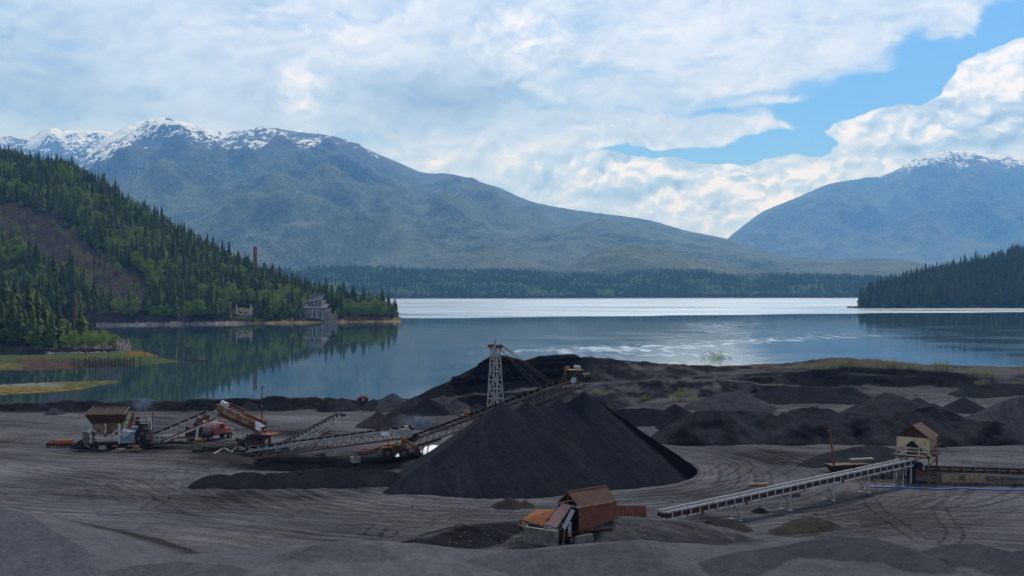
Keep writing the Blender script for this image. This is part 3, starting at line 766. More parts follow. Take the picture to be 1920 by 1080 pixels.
M['mount_left'] = m_mountain('forested_mountain', 780, 1620, (0.024, 0.042, 0.026), (0.066, 0.092, 0.050), (0.165, 0.185, 0.120), drift=(-2300, -4200, -0.17, 0.02))
M['mount_right'] = m_mountain('blue_mountain', 1440, 2200, (0.006, 0.015, 0.012), (0.045, 0.065, 0.040), (0.17, 0.19, 0.13))
M['mount_back'] = m_mountain('snowy_back_ridge', 1230, 2300, (0.024, 0.036, 0.026), (0.05, 0.06, 0.04), (0.09, 0.09, 0.07))
M['shore_hill'] = m_mountain('wooded_shore', 800, 900, (0.018, 0.030, 0.014), (0.036, 0.055, 0.020), (0.075, 0.09, 0.03), snow=False)

def mountain(name, label, sil, base, crestY, mat, n_u=420, n_d=130, px0=-700, px1=2700, amp=0.10, seed=1, prof=1.0, wl=900, back=0.35):
    """sil: crest as (px, py); base: (px, Y, z) of the foot; crestY: (px, Y)"""
    px = np.linspace(px0, px1, n_u)
    cy = np.interp(px, [p[0] for p in crestY], [p[1] for p in crestY])
    sp = np.interp(px, [p[0] for p in sil], [p[1] for p in sil])
    k = max(n_u // 140, 1); ker = np.ones(k * 2 + 1) / (k * 2 + 1)
    sp = np.convolve(np.pad(sp, k, 'edge'), ker, 'valid')
    cz = CZ - (sp - 540) * cy / F
    by = np.interp(px, [p[0] for p in base], [p[1] for p in base]); bz = np.interp(px, [p[0] for p in base], [p[2] for p in base])
    t = np.linspace(0, 1, n_d)[:, None]
    u = ((px - 960) / F)[None]
    Y = by + (cy - by) * t; Xc = u * Y
    f = t ** prof
    Z = bz + (cz - bz) * f
    rel = (cz - bz)
    r = ridged(Xc / wl + 0.25 * fbm(Xc / wl, Y / wl, 2, seed + 3), Y / (wl * 1.5), 5, seed, 0.5) - 0.62
    w = np.sin(np.clip(t, 0, 1) * pi) ** 0.7
    Z = Z + rel * amp * r * w + 12 * fbm(Xc / 120, Y / 120, 3, seed + 8) * w
    crest_j = (2.5 * cy / 7000) * fbm(Xc[-1] / 60, Xc[-1] * 0, 4, seed + 5) * 2.2
    Z[-1] += crest_j
    # behind the crest
    tb = np.linspace(0, 1, 14)[1:, None]
    Yb = cy + (cy * 0.35) * tb; Zb = np.maximum(cz + crest_j - (cz + 60) * tb ** 1.4 * 1.0, -5)
    A = np.concatenate([np.stack([Xc, Y, Z], -1), np.stack([u * Yb, Yb, Zb], -1)])
    o = mesh_np(name, A.reshape(-1, 3), grid_faces(A.shape[0], A.shape[1]), mat, smooth=True)
    return tag(o, label, 'mountain', kind='structure')

SIL_L = [(-700, 520), (-200, 470), (0, 420), (60, 385), (110, 345), (150, 305), (180, 275), (205, 255), (230, 240), (262, 228), (300, 221), (330, 226), (360, 234), (400, 247), (440, 246), (480, 243), (520, 241), (560, 248), (610, 252), (640, 258), (670, 270), (700, 286), (730, 299), (765, 312), (798, 329), (815, 323), (845, 325), (900, 340), (940, 355), (975, 372), (1010, 382), (1060, 391), (1100, 397), (1150, 403), (1200, 409), (1230, 416), (1270, 428), (1310, 438), (1345, 443), (1375, 452), (1420, 466), (1475, 482), (1560, 486), (1640, 484), (1700, 487), (1760, 500), (1900, 510), (2100, 520), (2700, 525)]
mountain('snow_mountain', 'long forested mountain ridge with a snowy crest at the left', SIL_L, [(-700, 4000, 20), (2700, 4000, 20)],
         [(-700, 13600), (300, 13000), (800, 12000), (1000, 11200), (1365, 9400), (1500, 7400), (1700, 6400), (2700, 6400)], M['mount_left'], 1100, 200, amp=0.42, seed=3, prof=1.15, wl=1500)
SIL_B = [(-700, 330), (-200, 285), (-60, 262), (0, 253), (20, 254), (34, 258), (48, 262), (62, 254), (80, 244), (95, 239), (110, 241), (125, 246), (140, 243), (165, 246), (190, 244), (215, 250), (300, 262), (420, 300), (600, 380), (900, 480)]
mountain('back_ridge', 'jagged snowy back ridge between the wooded hill and the main peak', SIL_B, [(-700, 11000, 400), (900, 11000, 400)], [(-700, 16000), (900, 16000)], M['mount_back'], 420, 120, px0=-700, px1=900, amp=0.34, seed=57, prof=0.9, wl=700)
SIL_R = [(1100, 540), (1300, 500), (1355, 455), (1380, 434), (1400, 418), (1430, 396), (1460, 384), (1500, 368), (1540, 350), (1570, 341), (1610, 336), (1650, 331), (1680, 320), (1710, 300), (1740, 289), (1780, 282), (1812, 281), (1850, 289), (1890, 295), (1930, 296), (2000, 300), (2100, 320), (2400, 380), (2700, 420)]
mountain('blue_mountain', 'steep blue hazy mountain with a snow streaked top at the right', SIL_R, [(1100, 11000, 0), (2700, 11400, 0)],
         [(1100, 15200), (1365, 15400), (1800, 18000), (2700, 18500)], M['mount_right'], 620, 170, px0=1100, px1=2700, amp=0.42, seed=23, prof=0.85, wl=1500)
# a wooded knoll in front of the ridge
SIL_K = [(900, 540), (1000, 515), (1060, 500), (1110, 472), (1150, 461), (1190, 459), (1230, 464), (1280, 480), (1330, 496), (1400, 505), (1480, 512), (1600, 530)]
mountain('wooded_knoll', 'low wooded knoll at the foot of the long ridge', SIL_K, [(800, 3800, 10), (1700, 3800, 10)], [(800, 4500), (1700, 4500)], M['mount_left'], 260, 60, px0=900, px1=1600, amp=0.12, seed=31, wl=500)

# far shore with its band of forest (ground sheet; the trees follow)
SIL_F = [(-700, 520), (300, 512), (540, 512), (600, 508), (720, 507), (800, 512), (870, 513), (960, 513), (1010, 515), (1080, 521), (1160, 521), (1220, 511), (1260, 510), (1310, 513), (1380, 522), (1440, 521), (1500, 519), (1580, 521), (1680, 526), (1900, 530), (2700, 530)]
FB = [(-700, 3000), (540, 3090), (960, 3090), (1300, 3250), (1620, 3300), (2700, 3300)]
mountain('far_shore', 'low far shore across the water below the forest band', SIL_F, [(p[0], p[1], 0.5) for p in FB], [(-700, 3700), (2700, 3900)], M['shore_hill'], 420, 50, amp=0.05, seed=41, wl=300, prof=0.7)
# tidal beach line at the far shore
def strip(name, label, pts, w, z0, z1, mat):
    v = []; 
    for (px, Y) in pts:
        x, y = XY(px, Y); x2, y2 = XY(px, Y + w); v += [(x, y, z0), (x2, y2, z1)]
    f = [(2 * i, 2 * i + 2, 2 * i + 3, 2 * i + 1) for i in range(len(pts) - 1)]
    o = mesh_np(name, v, f, mat); return tag(o, label, 'beach', kind='structure')
def m_flat(name, c1, c2, scale=0.5, rough=0.9):
    m, nt, b, out = new_mat(name); co = geopos(nt)
    n = noise(nt, co, scale, 6, 0.65); setin(nt, b, 'Base Color', mixc(nt, n.smooth(0.35, 0.65), c1, c2)); b.inputs['Roughness'].default_value = rough
    b.inputs['Specular IOR Level'].default_value = 0.2
    bump(nt, b, n.s, 0.6, 0.3 / scale * 0.2)
    return m
M['beach'] = m_flat('brown_beach', (0.05, 0.035, 0.028), (0.12, 0.085, 0.06), 0.05)
strip('far_beach', 'thin brown tidal beach along the far shore', [(p, np.interp(p, [q[0] for q in FB], [q[1] for q in FB]) - 30 + 12 * float(fbm(np.array([p / 60.]), np.array([0.]), 3, 2)[0])) for p in range(-700, 2701, 20)], 60, -0.3, 3.0, M['beach'])

# ================================================================== THE WOODED HILL on the left, and the right point
HILL_C = [(-500, 230), (-200, 270), (0, 300), (60, 312), (130, 326), (200, 368), (280, 414), (350, 458), (420, 496), (480, 522), (540, 547), (600, 566), (660, 578), (705, 586), (733, 596), (748, 602)]
HILL_Y = [(-500, 1350), (0, 1260), (300, 1180), (480, 1100), (600, 1050), (700, 1005), (748, 985)]
HILL_S = [(-500, 860), (0, 872), (212, 882), (330, 905), (440, 925), (560, 945), (650, 965), (748, 984)]
def sheet(name, label, C_, CY_, S_, px0, px1, n_u, n_d, mat, seed, prof=0.8, bank=1.5, amp=6.0):
    px = np.linspace(px0, px1, n_u)
    ip = lambda L: np.interp(px, [p[0] for p in L], [p[1] for p in L])
    cy, sy, cp = ip(CY_), ip(S_), ip(C_)
    cz = CZ - (cp - 540) * cy / F
    t = np.linspace(0, 1, n_d)[:, None]; u = ((px - 960) / F)[None]
    Y = sy + (cy - sy) * t; Xc = u * Y
    Z = bank + (np.maximum(cz, bank) - bank) * t ** prof
    Z = Z + amp * fbm(Xc / 45, Y / 45, 4, seed) * np.sin(pi * t) * np.clip((cz - 2) / 40, 0.05, 1)
    Z[0] = -0.8; 
    tb = np.linspace(0, 1, 12)[1:, None]
    Yb = cy + 260 * tb; Zb = cz - (cz + 3) * tb ** 1.5
    A = np.concatenate([np.stack([Xc, Y, Z], -1), np.stack([u * Yb, Yb, Zb], -1)])
    o = mesh_np(name, A.reshape(-1, 3), grid_faces(A.shape[0], n_u), mat, smooth=True)
    tag(o, label, 'hill', kind='structure')
    def zf(pxq, Yq):
        c = np.interp(pxq, px, cy); s = np.interp(pxq, px, sy); tt = (Yq - s) / (c - s)
        zc = np.interp(pxq, px, cz)
        z1 = bank + (np.maximum(zc, bank) - bank) * np.clip(tt, 0, 1) ** prof
        Xq = (pxq - 960) / F * Yq
        z1 = z1 + amp * fbm(Xq / 45, Yq / 45, 4, seed) * np.sin(pi * np.clip(tt, 0, 1)) * np.clip((zc - 2) / 40, 0.05, 1)
        z2 = zc - (zc + 3) * np.clip((Yq - c) / 260, 0, 1) ** 1.5
        return np.where(tt <= 1, z1, z2), tt
    return o, zf
def m_scree(name='hillside_scree'):
    m, nt, b, out = new_mat(name); co = geopos(nt)
    n1 = noise(nt, co, 0.03, 6, 0.65); n2 = noise(nt, mapping(nt, co, (0.35, 0.35, 0.12)), 1.0, 6, 0.7)
    c = mixc(nt, n2.smooth(0.3, 0.7), (0.017, 0.012, 0.014), (0.060, 0.045, 0.047))
    n3 = noise(nt, co, 0.12, 6, 0.7); c = mixc(nt, n3.smooth(0.50, 0.64) * 0.75, c, (0.035, 0.052, 0.018)); c = mixc(nt, n1.smooth(0.5, 0.62) * 0.4, c, (0.012, 0.010, 0.010))
    setin(nt, b, 'Base Color', c); b.inputs['Roughness'].default_value = 0.95; b.inputs['Specular IOR Level'].default_value = 0.05
    bump(nt, b, (n2 * 2.5).s, 0.8, 1.0)
    return m
M['scree'] = m_scree()
hill, hill_z = sheet('wooded_hill', 'steep hillside with bare purple brown scree between the trees', HILL_C, HILL_Y, HILL_S, -500, 748, 320, 110, M['scree'], 5, 0.80)
PT_C = [(-400, 480), (-100, 560), (0, 585), (60, 606), (120, 628), (170, 646), (205, 657), (222, 664)]
PT_Y = [(-400, 640), (0, 590), (120, 560), (222, 517)]
PT_S = [(-400, 500), (0, 505), (120, 507), (222, 513)]
point, point_z = sheet('wooded_point', 'rocky wooded point on the near left shore', PT_C, PT_Y, PT_S, -400, 222, 160, 50, M['scree'], 6, 0.75, 1.3, 2.5)
RP_C = [(1600, 577), (1625, 571), (1660, 556), (1700, 540), (1760, 528), (1800, 518), (1850, 507), (1900, 491), (1960, 478), (2200, 440), (2600, 420)]
RP_Y = [(1600, 1640), (1625, 1680), (1700, 1780), (1900, 1900), (2600, 2000)]
RP_S = [(1600, 1622), (1625, 1618), (1700, 1625), (1900, 1640), (2600, 1650)]
rpoint, rpoint_z = sheet('wooded_headland', 'dark wooded headland on the right with a thin beach', RP_C, RP_Y, RP_S, 1600, 2600, 240, 60, M['shore_hill'], 9, 0.8, 2.0, 5.0)
M['rock'] = m_flat('shore_rock', (0.045, 0.042, 0.042), (0.17, 0.155, 0.145), 0.25)
M['rock_gold'] = m_flat('weedy_shore_rock', (0.055, 0.042, 0.03), (0.19, 0.125, 0.045), 0.12)
def rocky_beach(name, label, S_, px0, px1, w, h, mat, n=300, seed=3, off=-6):
    px = np.linspace(px0, px1, n); sy = np.interp(px, [p[0] for p in S_], [p[1] for p in S_]) + off
    rows = []
    for i, t in enumerate(np.linspace(0, 1, 9)):
        Y = sy + w * t + 2.0 * fbm(px / 9, px * 0 + t, 3, seed)
        Z = -0.4 + h * t + (0.45 * h) * fbm(px / 3.1, px * 0 + t * 4, 4, seed + 1) * (0.25 + t)
        rows.append(np.stack([(px - 960) / F * Y, Y, Z], -1))
    A = np.stack(rows); o = mesh_np(name, A.reshape(-1, 3), grid_faces(9, n), mat)
    return tag(o, label, 'beach', kind='structure')
rocky_beach('rocky_shore', 'pale rocky tideline below the hill', HILL_S, 180, 470, 12, 4.0, M['rock'], 300, 3)
rocky_beach('weedy_shore', 'golden weed covered rocks along the tip of the headland', HILL_S, 430, 752, 14, 4.2, M['rock_gold'], 420, 4)
rocky_beach('point_rocks', 'grey rock slope at the tip of the near left point', PT_S, 85, 246, 22, 5.5, M['rock'], 240, 6, -3)
rocky_beach('headland_beach', 'thin pale beach below the dark headland', RP_S, 1588, 2600, 26, 3.4, M['beach'], 400, 5, -8)

# tidal flats at the left
def flat(name, label, poly, zt, tint_fn, n=170, m=60):
    """poly: image outline of a flat lying at the water level"""
    pp = np.array(poly, float); W_ = np.array([((a - 960) / F * (CZ * F / (b - 540)), CZ * F / (b - 540)) for a, b in pp])
    # densify edges then rasterise on a grid in (px, py) of the ground plane
    px = np.linspace(pp[:, 0].min(), pp[:, 0].max(), n); py = np.linspace(pp[:, 1].min(), pp[:, 1].max(), m)
    A, B = np.meshgrid(px, py)
    ins = np.zeros(A.shape, bool); dmin = np.full(A.shape, 1e9)
    j = len(pp) - 1
    for i in range(len(pp)):
        xi, yi = pp[i]; xj, yj = pp[j]
        c = ((yi > B) != (yj > B)) & (A < (xj - xi) * (B - yi) / (yj - yi + 1e-9) + xi); ins ^= c
        d = pp[j] - pp[i]; t = np.clip(((A - xi) * d[0] + (B - yi) * d[1] * 9) / (d[0] ** 2 + 9 * d[1] ** 2 + 1e-9), 0, 1)
        dmin = np.minimum(dmin, np.hypot(A - xi - t * d[0], (B - yi - t * d[1]) * 3)); j = i
    sd_ = np.where(ins, dmin, -dmin)
    Yw = CZ * F / (B - 540); Xw = (A - 960) / F * Yw
    z = zt * np.clip((sd_ + 2.0 * fbm(Xw / 5, Yw / 8, 3, 3)) / 7.0, -0.4, 1) + 0.06 * fbm(Xw / 2, Yw / 2, 3, 5)
    f = grid_faces(m, n); ok = (z > -0.1).ravel(); f = f[ok[f].any(1)]
    used = np.unique(f); rm = np.full(m * n, -1); rm[used] = np.arange(len(used))
    c = tint_fn(A, B, Xw, Yw)
    o = mesh_np(name, np.stack([Xw, Yw, z], -1).reshape(-1, 3)[used], rm[f], M['slag'], smooth=True, col=c.reshape(-1, 3)[used])
    return tag(o, label, 'tidal flat', kind='structure')
def mixn(a, b, t): return a * (1 - t[..., None]) + np.asarray(b) * t[..., None]
def t1(A, B, x, y):
    c = np.zeros(A.shape + (3,)) + np.array([0.105, 0.155, 0.055])
    c = mixn(c, (0.135, 0.075, 0.055), sstep(676, 679, B + 2.0 * fbm(x / 8, y / 8, 3, 2)) * sstep(215, 150, A) * sstep(20, 40, A))
    c = mixn(c, (0.035, 0.030, 0.026), sstep(677, 680, B + 2.0 * fbm(x / 8, y / 8, 3, 4)) * sstep(120, 170, A) * sstep(275, 230, A))
    c = mixn(c, (0.30, 0.17, 0.035), sstep(225, 245, A) * sstep(673, 671, B))
    c = mixn(c, (0.23, 0.20, 0.06), sstep(684, 687, B) * sstep(60, 20, A))
    c = 0.62 * c + 0.38 * np.array([0.09, 0.10, 0.07]); return 0.50 * c * (1 + 1.2 * fbm(x / 3, y / 3, 4, 6))[..., None]
flat('tidal_flat', 'green and rust coloured tidal flat below the near left point', [(-60, 668), (60, 667), (130, 664), (200, 662), (238, 659), (270, 660), (297, 667), (290, 671), (318, 675), (345, 677), (300, 681), (240, 686), (150, 690), (60, 693), (20, 692), (-60, 696)], 0.9, t1)
def t2(A, B, x, y):
    c = np.zeros(A.shape + (3,)) + np.array([0.16, 0.19, 0.055])
    c = mixn(c, (0.36, 0.35, 0.33), sstep(135, 90, A + 20 * fbm(x / 6, y / 6, 3, 2)) * sstep(733, 728, B))
    c = mixn(c, (0.34, 0.24, 0.06), sstep(726, 731, B + 1.5 * fbm(x / 6, y / 6, 3, 8)))
    c = 0.68 * c + 0.32 * np.array([0.15, 0.155, 0.12]); return 0.44 * c * (1 + 1.2 * fbm(x / 2.5, y / 2.5, 4, 6))[..., None]
flat('shoal', 'pale yellow and green shoal in the still water at the left edge', [(-60, 722), (0, 722), (60, 719), (130, 716), (200, 714), (232, 716), (190, 722), (150, 730), (90, 735), (0, 740), (-60, 742)], 0.5, t2)

# ================================================================== HAZE: the air itself
def haze():
    mb = MB().box(-16000, 16000, -160, 23500, -6.5, 2800)
    m = bpy.data.materials.new('haze'); m.use_nodes = True; nt = m.node_tree
    for n in list(nt.nodes): nt.nodes.remove(n)
    out = nt.nodes.new('ShaderNodeOutputMaterial'); v = nt.nodes.new('ShaderNodeVolumePrincipled')
    v.inputs['Color'].default_value = (0.17, 0.45, 1.0, 1); v.inputs['Absorption Color'].default_value = (1, 1, 1, 1)
    v.inputs['Density'].default_value = HAZE_D; v.inputs['Anisotropy'].default_value = 0.15
    nt.links.new(v.outputs[0], out.inputs['Volume'])
    o = mb.build('haze', m); tag(o, 'blue haze that fades the far mountains', 'haze', kind='stuff')
    return o
HAZE_D = 6.3e-5
haze()
# ================================================================== TREES
def m_leaf(name, c1, c2, c3, obj_rand=True, sc=0.5, trans=0.25):
    m, nt, b, out = new_mat(name)
    at = nd(nt, 'ShaderNodeAttribute', attribute_name='tone'); t = X(nt, at.outputs['Fac'])
    r = X(nt, nt.nodes.new('ShaderNodeObjectInfo').outputs['Random']) if obj_rand else X(nt, nd(nt, 'ShaderNodeAttribute', attribute_name='each').outputs['Fac'])
    n = noise(nt, geopos(nt), sc, 3, 0.6)
    c = mixc(nt, r, c1, c2)
    c = mixc(nt, (t * 0.75 + (n - 0.5) * 0.9).sat(), c, c3)
    setin(nt, b, 'Base Color', c); b.inputs['Roughness'].default_value = 0.8; b.inputs['Specular IOR Level'].default_value = 0.15
    tr = nt.nodes.new('ShaderNodeBsdfTranslucent'); nt.links.new(c, tr.inputs['Color'])
    mx = nt.nodes.new('ShaderNodeMixShader'); mx.inputs[0].default_value = trans
    nt.links.new(b.outputs[0], mx.inputs[1]); nt.links.new(tr.outputs[0], mx.inputs[2]); nt.links.new(mx.outputs[0], out.inputs[0])
    return m
CON = ((0.020, 0.038, 0.014), (0.062, 0.092, 0.029), (0.110, 0.155, 0.046))
DEC = ((0.085, 0.155, 0.032), (0.155, 0.235, 0.046), (0.22, 0.30, 0.07))
M['spruce'] = m_leaf('spruce_needles', *CON); M['alder'] = m_leaf('alder_leaves', *DEC, trans=0.35)
M['spruce_f'] = m_leaf('far_spruce', (0.040, 0.070, 0.028), (0.075, 0.115, 0.040), (0.11, 0.16, 0.05), obj_rand=False); M['alder_f'] = m_leaf('far_alder', (0.13, 0.21, 0.05), (0.20, 0.29, 0.07), (0.26, 0.34, 0.09), obj_rand=False)
M['spruce_s'] = m_leaf('spruce_needles_mass', *CON, obj_rand=False); M['alder_s'] = m_leaf('alder_leaves_mass', *DEC, obj_rand=False, trans=0.35)
def m_plain(name, c, rough=0.8, metal=0.0, var=0.25, sc=3.0, spec=0.3):
    m, nt, b, out = new_mat(name); n = noise(nt, objco(nt), sc, 5, 0.65)
    setin(nt, b, 'Base Color', mixc(nt, n.smooth(0.3, 0.7), tuple(k * (1 - var) for k in c), tuple(min(k * (1 + var), 1) for k in c)))
    b.inputs['Roughness'].default_value = rough; b.inputs['Metallic'].default_value = metal; b.inputs['Specular IOR Level'].default_value = spec
    return m
M['bark'] = m_plain('grey_bark', (0.07, 0.06, 0.05), 0.9)

def conifer_arrays(seed, layers, per, width=0.17, ragged=0.3, start=0.10):
    """unit-height spruce crown: whorls of drooping folded sprays"""
    rg = np.random.default_rng(seed); v = []; f = []; tone = []
    for k in range(layers):
        t = k / (layers - 1); z = start + (0.985 - start) * t ** 0.92
        r = width * (1 - t) ** 0.85 * (1 + ragged * rg.normal() * 0.5) + 0.012
        n = max(3, int(round(per * (1 - 0.55 * t)))); a0 = rg.uniform(0, 6.3)
        for i in range(n):
            a = a0 + 2 * pi * i / n + rg.normal() * 0.25; rr = r * rg.uniform(0.65, 1.18)
            dr = rr * rg.uniform(0.25, 0.75); w = rr * rg.uniform(0.42, 0.62) + 0.004
            ca, sa = cos(a), sin(a); th = 1.35 / layers
            p0 = (0.0, 0.0, z + th * 0.9)
            pm = (ca * rr * 0.55, sa * rr * 0.55, z + th * 0.35 - dr * 0.25)
            p3 = (ca * rr, sa * rr, z - dr)
            pl = (ca * rr * 0.55 - sa * w * 0.5, sa * rr * 0.55 + ca * w * 0.5, z - dr * 0.75 - th * 0.2)
            pr = (ca * rr * 0.55 + sa * w * 0.5, sa * rr * 0.55 - ca * w * 0.5, z - dr * 0.75 - th * 0.2)
            b = len(v); v += [p0, pm, p3, pl, pr]; f += [(b, b + 3, b + 1), (b + 3, b + 2, b + 1), (b, b + 1, b + 4), (b + 1, b + 2, b + 4)]
            tn = rg.uniform(0, 0.55) + (0.3 if rg.random() < 0.2 else 0); tone += [tn * 0.6, tn, tn + 0.15, tn * 0.7, tn * 0.7]
    return np.array(v, np.float32), np.array(f, np.int32), np.array(tone, np.float32)
def leafy_arrays(seed, clumps, leaves, size=0.07, tall=1.0):
    """unit-height broadleaf crown: leaf cards clustered in uneven clumps"""
    rg = np.random.default_rng(seed); v = []; f = []; tone = []
    for c in range(clumps):
        t = rg.uniform(0, 1); a = rg.uniform(0, 2 * pi)
        zc = 0.24 + 0.66 * t; rad = 0.25 * np.sin(pi * (0.18 + 0.74 * t)) ** 0.8 * rg.uniform(0.35, 1.0)
        cx, cy = cos(a) * rad, sin(a) * rad; cr = rg.uniform(0.07, 0.14) * (1.15 - 0.5 * t); ct = rg.uniform(0, 0.75)
        for l in range(leaves):
            d = rg.normal(size=3); d /= np.linalg.norm(d); d[2] = d[2] * 0.75
            p = np.array([cx, cy, zc]) + d * cr * rg.uniform(0.6, 1.0)
            nrm = d + rg.normal(size=3) * 0.6 + np.array([0, 0, 0.4]); nrm /= np.linalg.norm(nrm)
            e1 = np.cross(nrm, rg.normal(size=3)); e1 /= np.linalg.norm(e1); e2 = np.cross(nrm, e1); s = size * rg.uniform(0.5, 1.0)
            b = len(v); v += [p - e1 * s * .5, p - e2 * s * .32, p + e1 * s * .5, p + e2 * s * .32]
            f += [(b, b + 1, b + 2), (b, b + 2, b + 3)]; tone += [min(1, ct + rg.uniform(0, 0.25))] * 4
    return np.array(v, np.float32), np.array(f, np.int32), np.array(tone, np.float32)
def raw_mesh(name, v, f, tone, mat):
    o = mesh_np(name, v, f, mat, attrs={'tone': tone}); me = o.data; bpy.data.objects.remove(o); return me
def trunk_mesh(r, h, seed):
    rg = random.Random(seed); mb = MB()
    mb.cyl((0, 0, -0.06), (0, 0, h * 0.5), r, r * 0.65, 7); mb.cyl((0, 0, h * 0.5), (0, 0, h), r * 0.65, r * 0.2, 7)
    for i in range(4):
        a = rg.uniform(0, 6.3); z = rg.uniform(0.2, 0.6) * h
        mb.cyl((0, 0, z), (cos(a) * 0.10, sin(a) * 0.10, z + 0.10), r * 0.4, r * 0.15, 5)
    o = mb.build('trunk', M['bark']); me = o.data; bpy.data.objects.remove(o); return me
CON_HI = [raw_mesh('crown', *conifer_arrays(100 + i, 19, 11, (0.215, 0.19, 0.25, 0.20)[i], (0.3, 0.4, 0.5, 0.35)[i]), M['spruce']) for i in range(4)]
DEC_HI = [raw_mesh('crown', *leafy_arrays(200 + i, 34, 26, 0.062), M['alder']) for i in range(3)]
CON_TR = trunk_mesh(0.013, 0.92, 1); DEC_TR = trunk_mesh(0.018, 0.72, 2)
CON_LO = [conifer_arrays(300 + i, 11, 7, (0.225, 0.20, 0.26, 0.21)[i], 0.45) for i in range(4)]
DEC_LO = [leafy_arrays(400 + i, 18, 12, 0.11) for i in range(3)]
CON_XLO = [conifer_arrays(500 + i, 6, 5, 0.24, 0.4) for i in range(3)]
DEC_XLO = [leafy_arrays(600 + i, 9, 6, 0.20) for i in range(3)]

def scatter_arrays(protos, pos, H, rot, wid, pick):
    vs, fs, ts, es = [], [], [], []; off = 0
    for k, (v, f, t) in enumerate(protos):
        sel = np.where(pick == k)[0]
        if len(sel) == 0: continue
        c, s = np.cos(rot[sel])[:, None], np.sin(rot[sel])[:, None]; h = H[sel][:, None]; w = wid[sel][:, None]
        x = (v[None, :, 0] * c - v[None, :, 1] * s) * h * w; y = (v[None, :, 0] * s + v[None, :, 1] * c) * h * w; z = v[None, :, 2] * h
        p = np.stack([x, y, z], -1) + pos[sel][:, None, :]
        vs.append(p.reshape(-1, 3)); n = len(v)
        fs.append((f[None] + (np.arange(len(sel)) * n)[:, None, None]).reshape(-1, 3) + off); off += n * len(sel)
        ts.append(np.tile(t, len(sel))); es.append(np.repeat(RNG.random(len(sel)), n))
    return np.concatenate(vs), np.concatenate(fs), np.concatenate(ts), np.concatenate(es)

def in_poly(a, b, poly):
    ins = np.zeros(a.shape, bool); j = len(poly) - 1
    for i in range(len(poly)):
        xi, yi = poly[i]; xj, yj = poly[j]
        ins ^= ((yi > b) != (yj > b)) & (a < (xj - xi) * (b - yi) / (yj - yi + 1e-9) + xi); j = i
    return ins
# bare scree and the clearings of the buildings (outlines as seen, used to decide where trees stand)
BARE = [[(-80, 385), (40, 378), (62, 400), (110, 402), (150, 430), (160, 460), (200, 480), (235, 505), (278, 525), (290, 575), (245, 580), (205, 572), (175, 552), (150, 530), (105, 515), (60, 485), (20, 462), (-80, 450)],
        [(438, 578), (478, 578), (480, 604), (438, 604)], [(470, 500), (486, 500), (486, 516), (470, 516)]]
def sample(zf, C_, CY_, S_, px0, px1, Y0, Y1, sp, seed, bare=True, beyond=45):
    rg = np.random.default_rng(seed)
    xs = np.arange((px0 - 960) / F * Y1 if px0 < 960 else (px0 - 960) / F * Y0, (px1 - 960) / F * (Y0 if px1 < 960 else Y1), sp); ys = np.arange(Y0, Y1, sp)
    A, B = np.meshgrid(xs, ys); A = A + rg.uniform(-.45, .45, A.shape) * sp; B = B + rg.uniform(-.45, .45, B.shape) * sp
    A, B = A.ravel(), B.ravel(); px = 960 + F * A / B
    ip = lambda L: np.interp(px, [p[0] for p in L], [p[1] for p in L])
    ok = (px > px0) & (px < px1) & (B > ip(S_) + 5) & (B < ip(CY_) + beyond)
    A, B, px = A[ok], B[ok], px[ok]; z, t = zf(px, B); py = 540 + F * (CZ - z) / B
    keep = np.ones(len(A), bool)
    if bare:
        jx = px + 9 * fbm(A / 12, B / 12, 3, 7); jy = py + 7 * fbm(A / 12, B / 12, 3, 8)
        for q in BARE[:1]: keep &= ~(in_poly(jx, jy, q) & (rg.random(len(A)) < 0.60))
        for q in BARE[1:]: keep &= ~in_poly(px, py, q)
        keep &= ~((px > 568) & (px < 628) & (py > 560) & (B < 980)) & ~((px > 436) & (px < 480) & (B < 940))
    return A[keep], B[keep], z[keep], px[keep], py[keep], t[keep]
T = []   # x, y, z, height, kind(0 spruce 1 broadleaf), zone
def add_zone(data, zone, hs, hd, dec_fn, seed):
    A, B, z, px, py, t = data; rg = np.random.default_rng(seed)
    cl = fbm(A / 38, B / 38, 3, seed)
    dec = rg.random(len(A)) < dec_fn(px, py, t, cl)
    h = np.where(dec, rg.uniform(*hd, len(A)), rg.uniform(*hs, len(A)) * (1 + 0.25 * (rg.random(len(A)) < 0.12)))
    for i in range(len(A)): T.append((A[i], B[i], z[i], h[i], int(dec[i]), zone))
hd_ = sample(hill_z, HILL_C, HILL_Y, HILL_S, -140, 742, 860, 1330, 6.1, 11)
add_zone(hd_, 'hill', (10, 22), (9, 17), lambda px, py, t, c: np.clip(0.30 + 1.8 * c + 0.45 * sstep(600, 720, px) - 0.25 * sstep(0.8, 1, t), 0.02, 0.9), 12)
pd_ = sample(point_z, PT_C, PT_Y, PT_S, -60, 216, 505, 640, 4.6, 13, bare=False, beyond=30)
add_zone(pd_, 'point', (9, 20), (4.5, 9), lambda px, py, t, c: np.clip(0.55 + 0.9 * c + 0.7 * sstep(95, 135, px), 0.05, 1.0), 14)
rd_ = sample(rpoint_z, RP_C, RP_Y, RP_S, 1612, 2060, 1622, 2050, 8.0, 15, bare=False, beyond=60)
add_zone(rd_, 'headland', (20, 32), (13, 20), lambda px, py, t, c: np.clip(0.03 + 0.5 * (c - 0.2), 0.0, 0.4), 16)
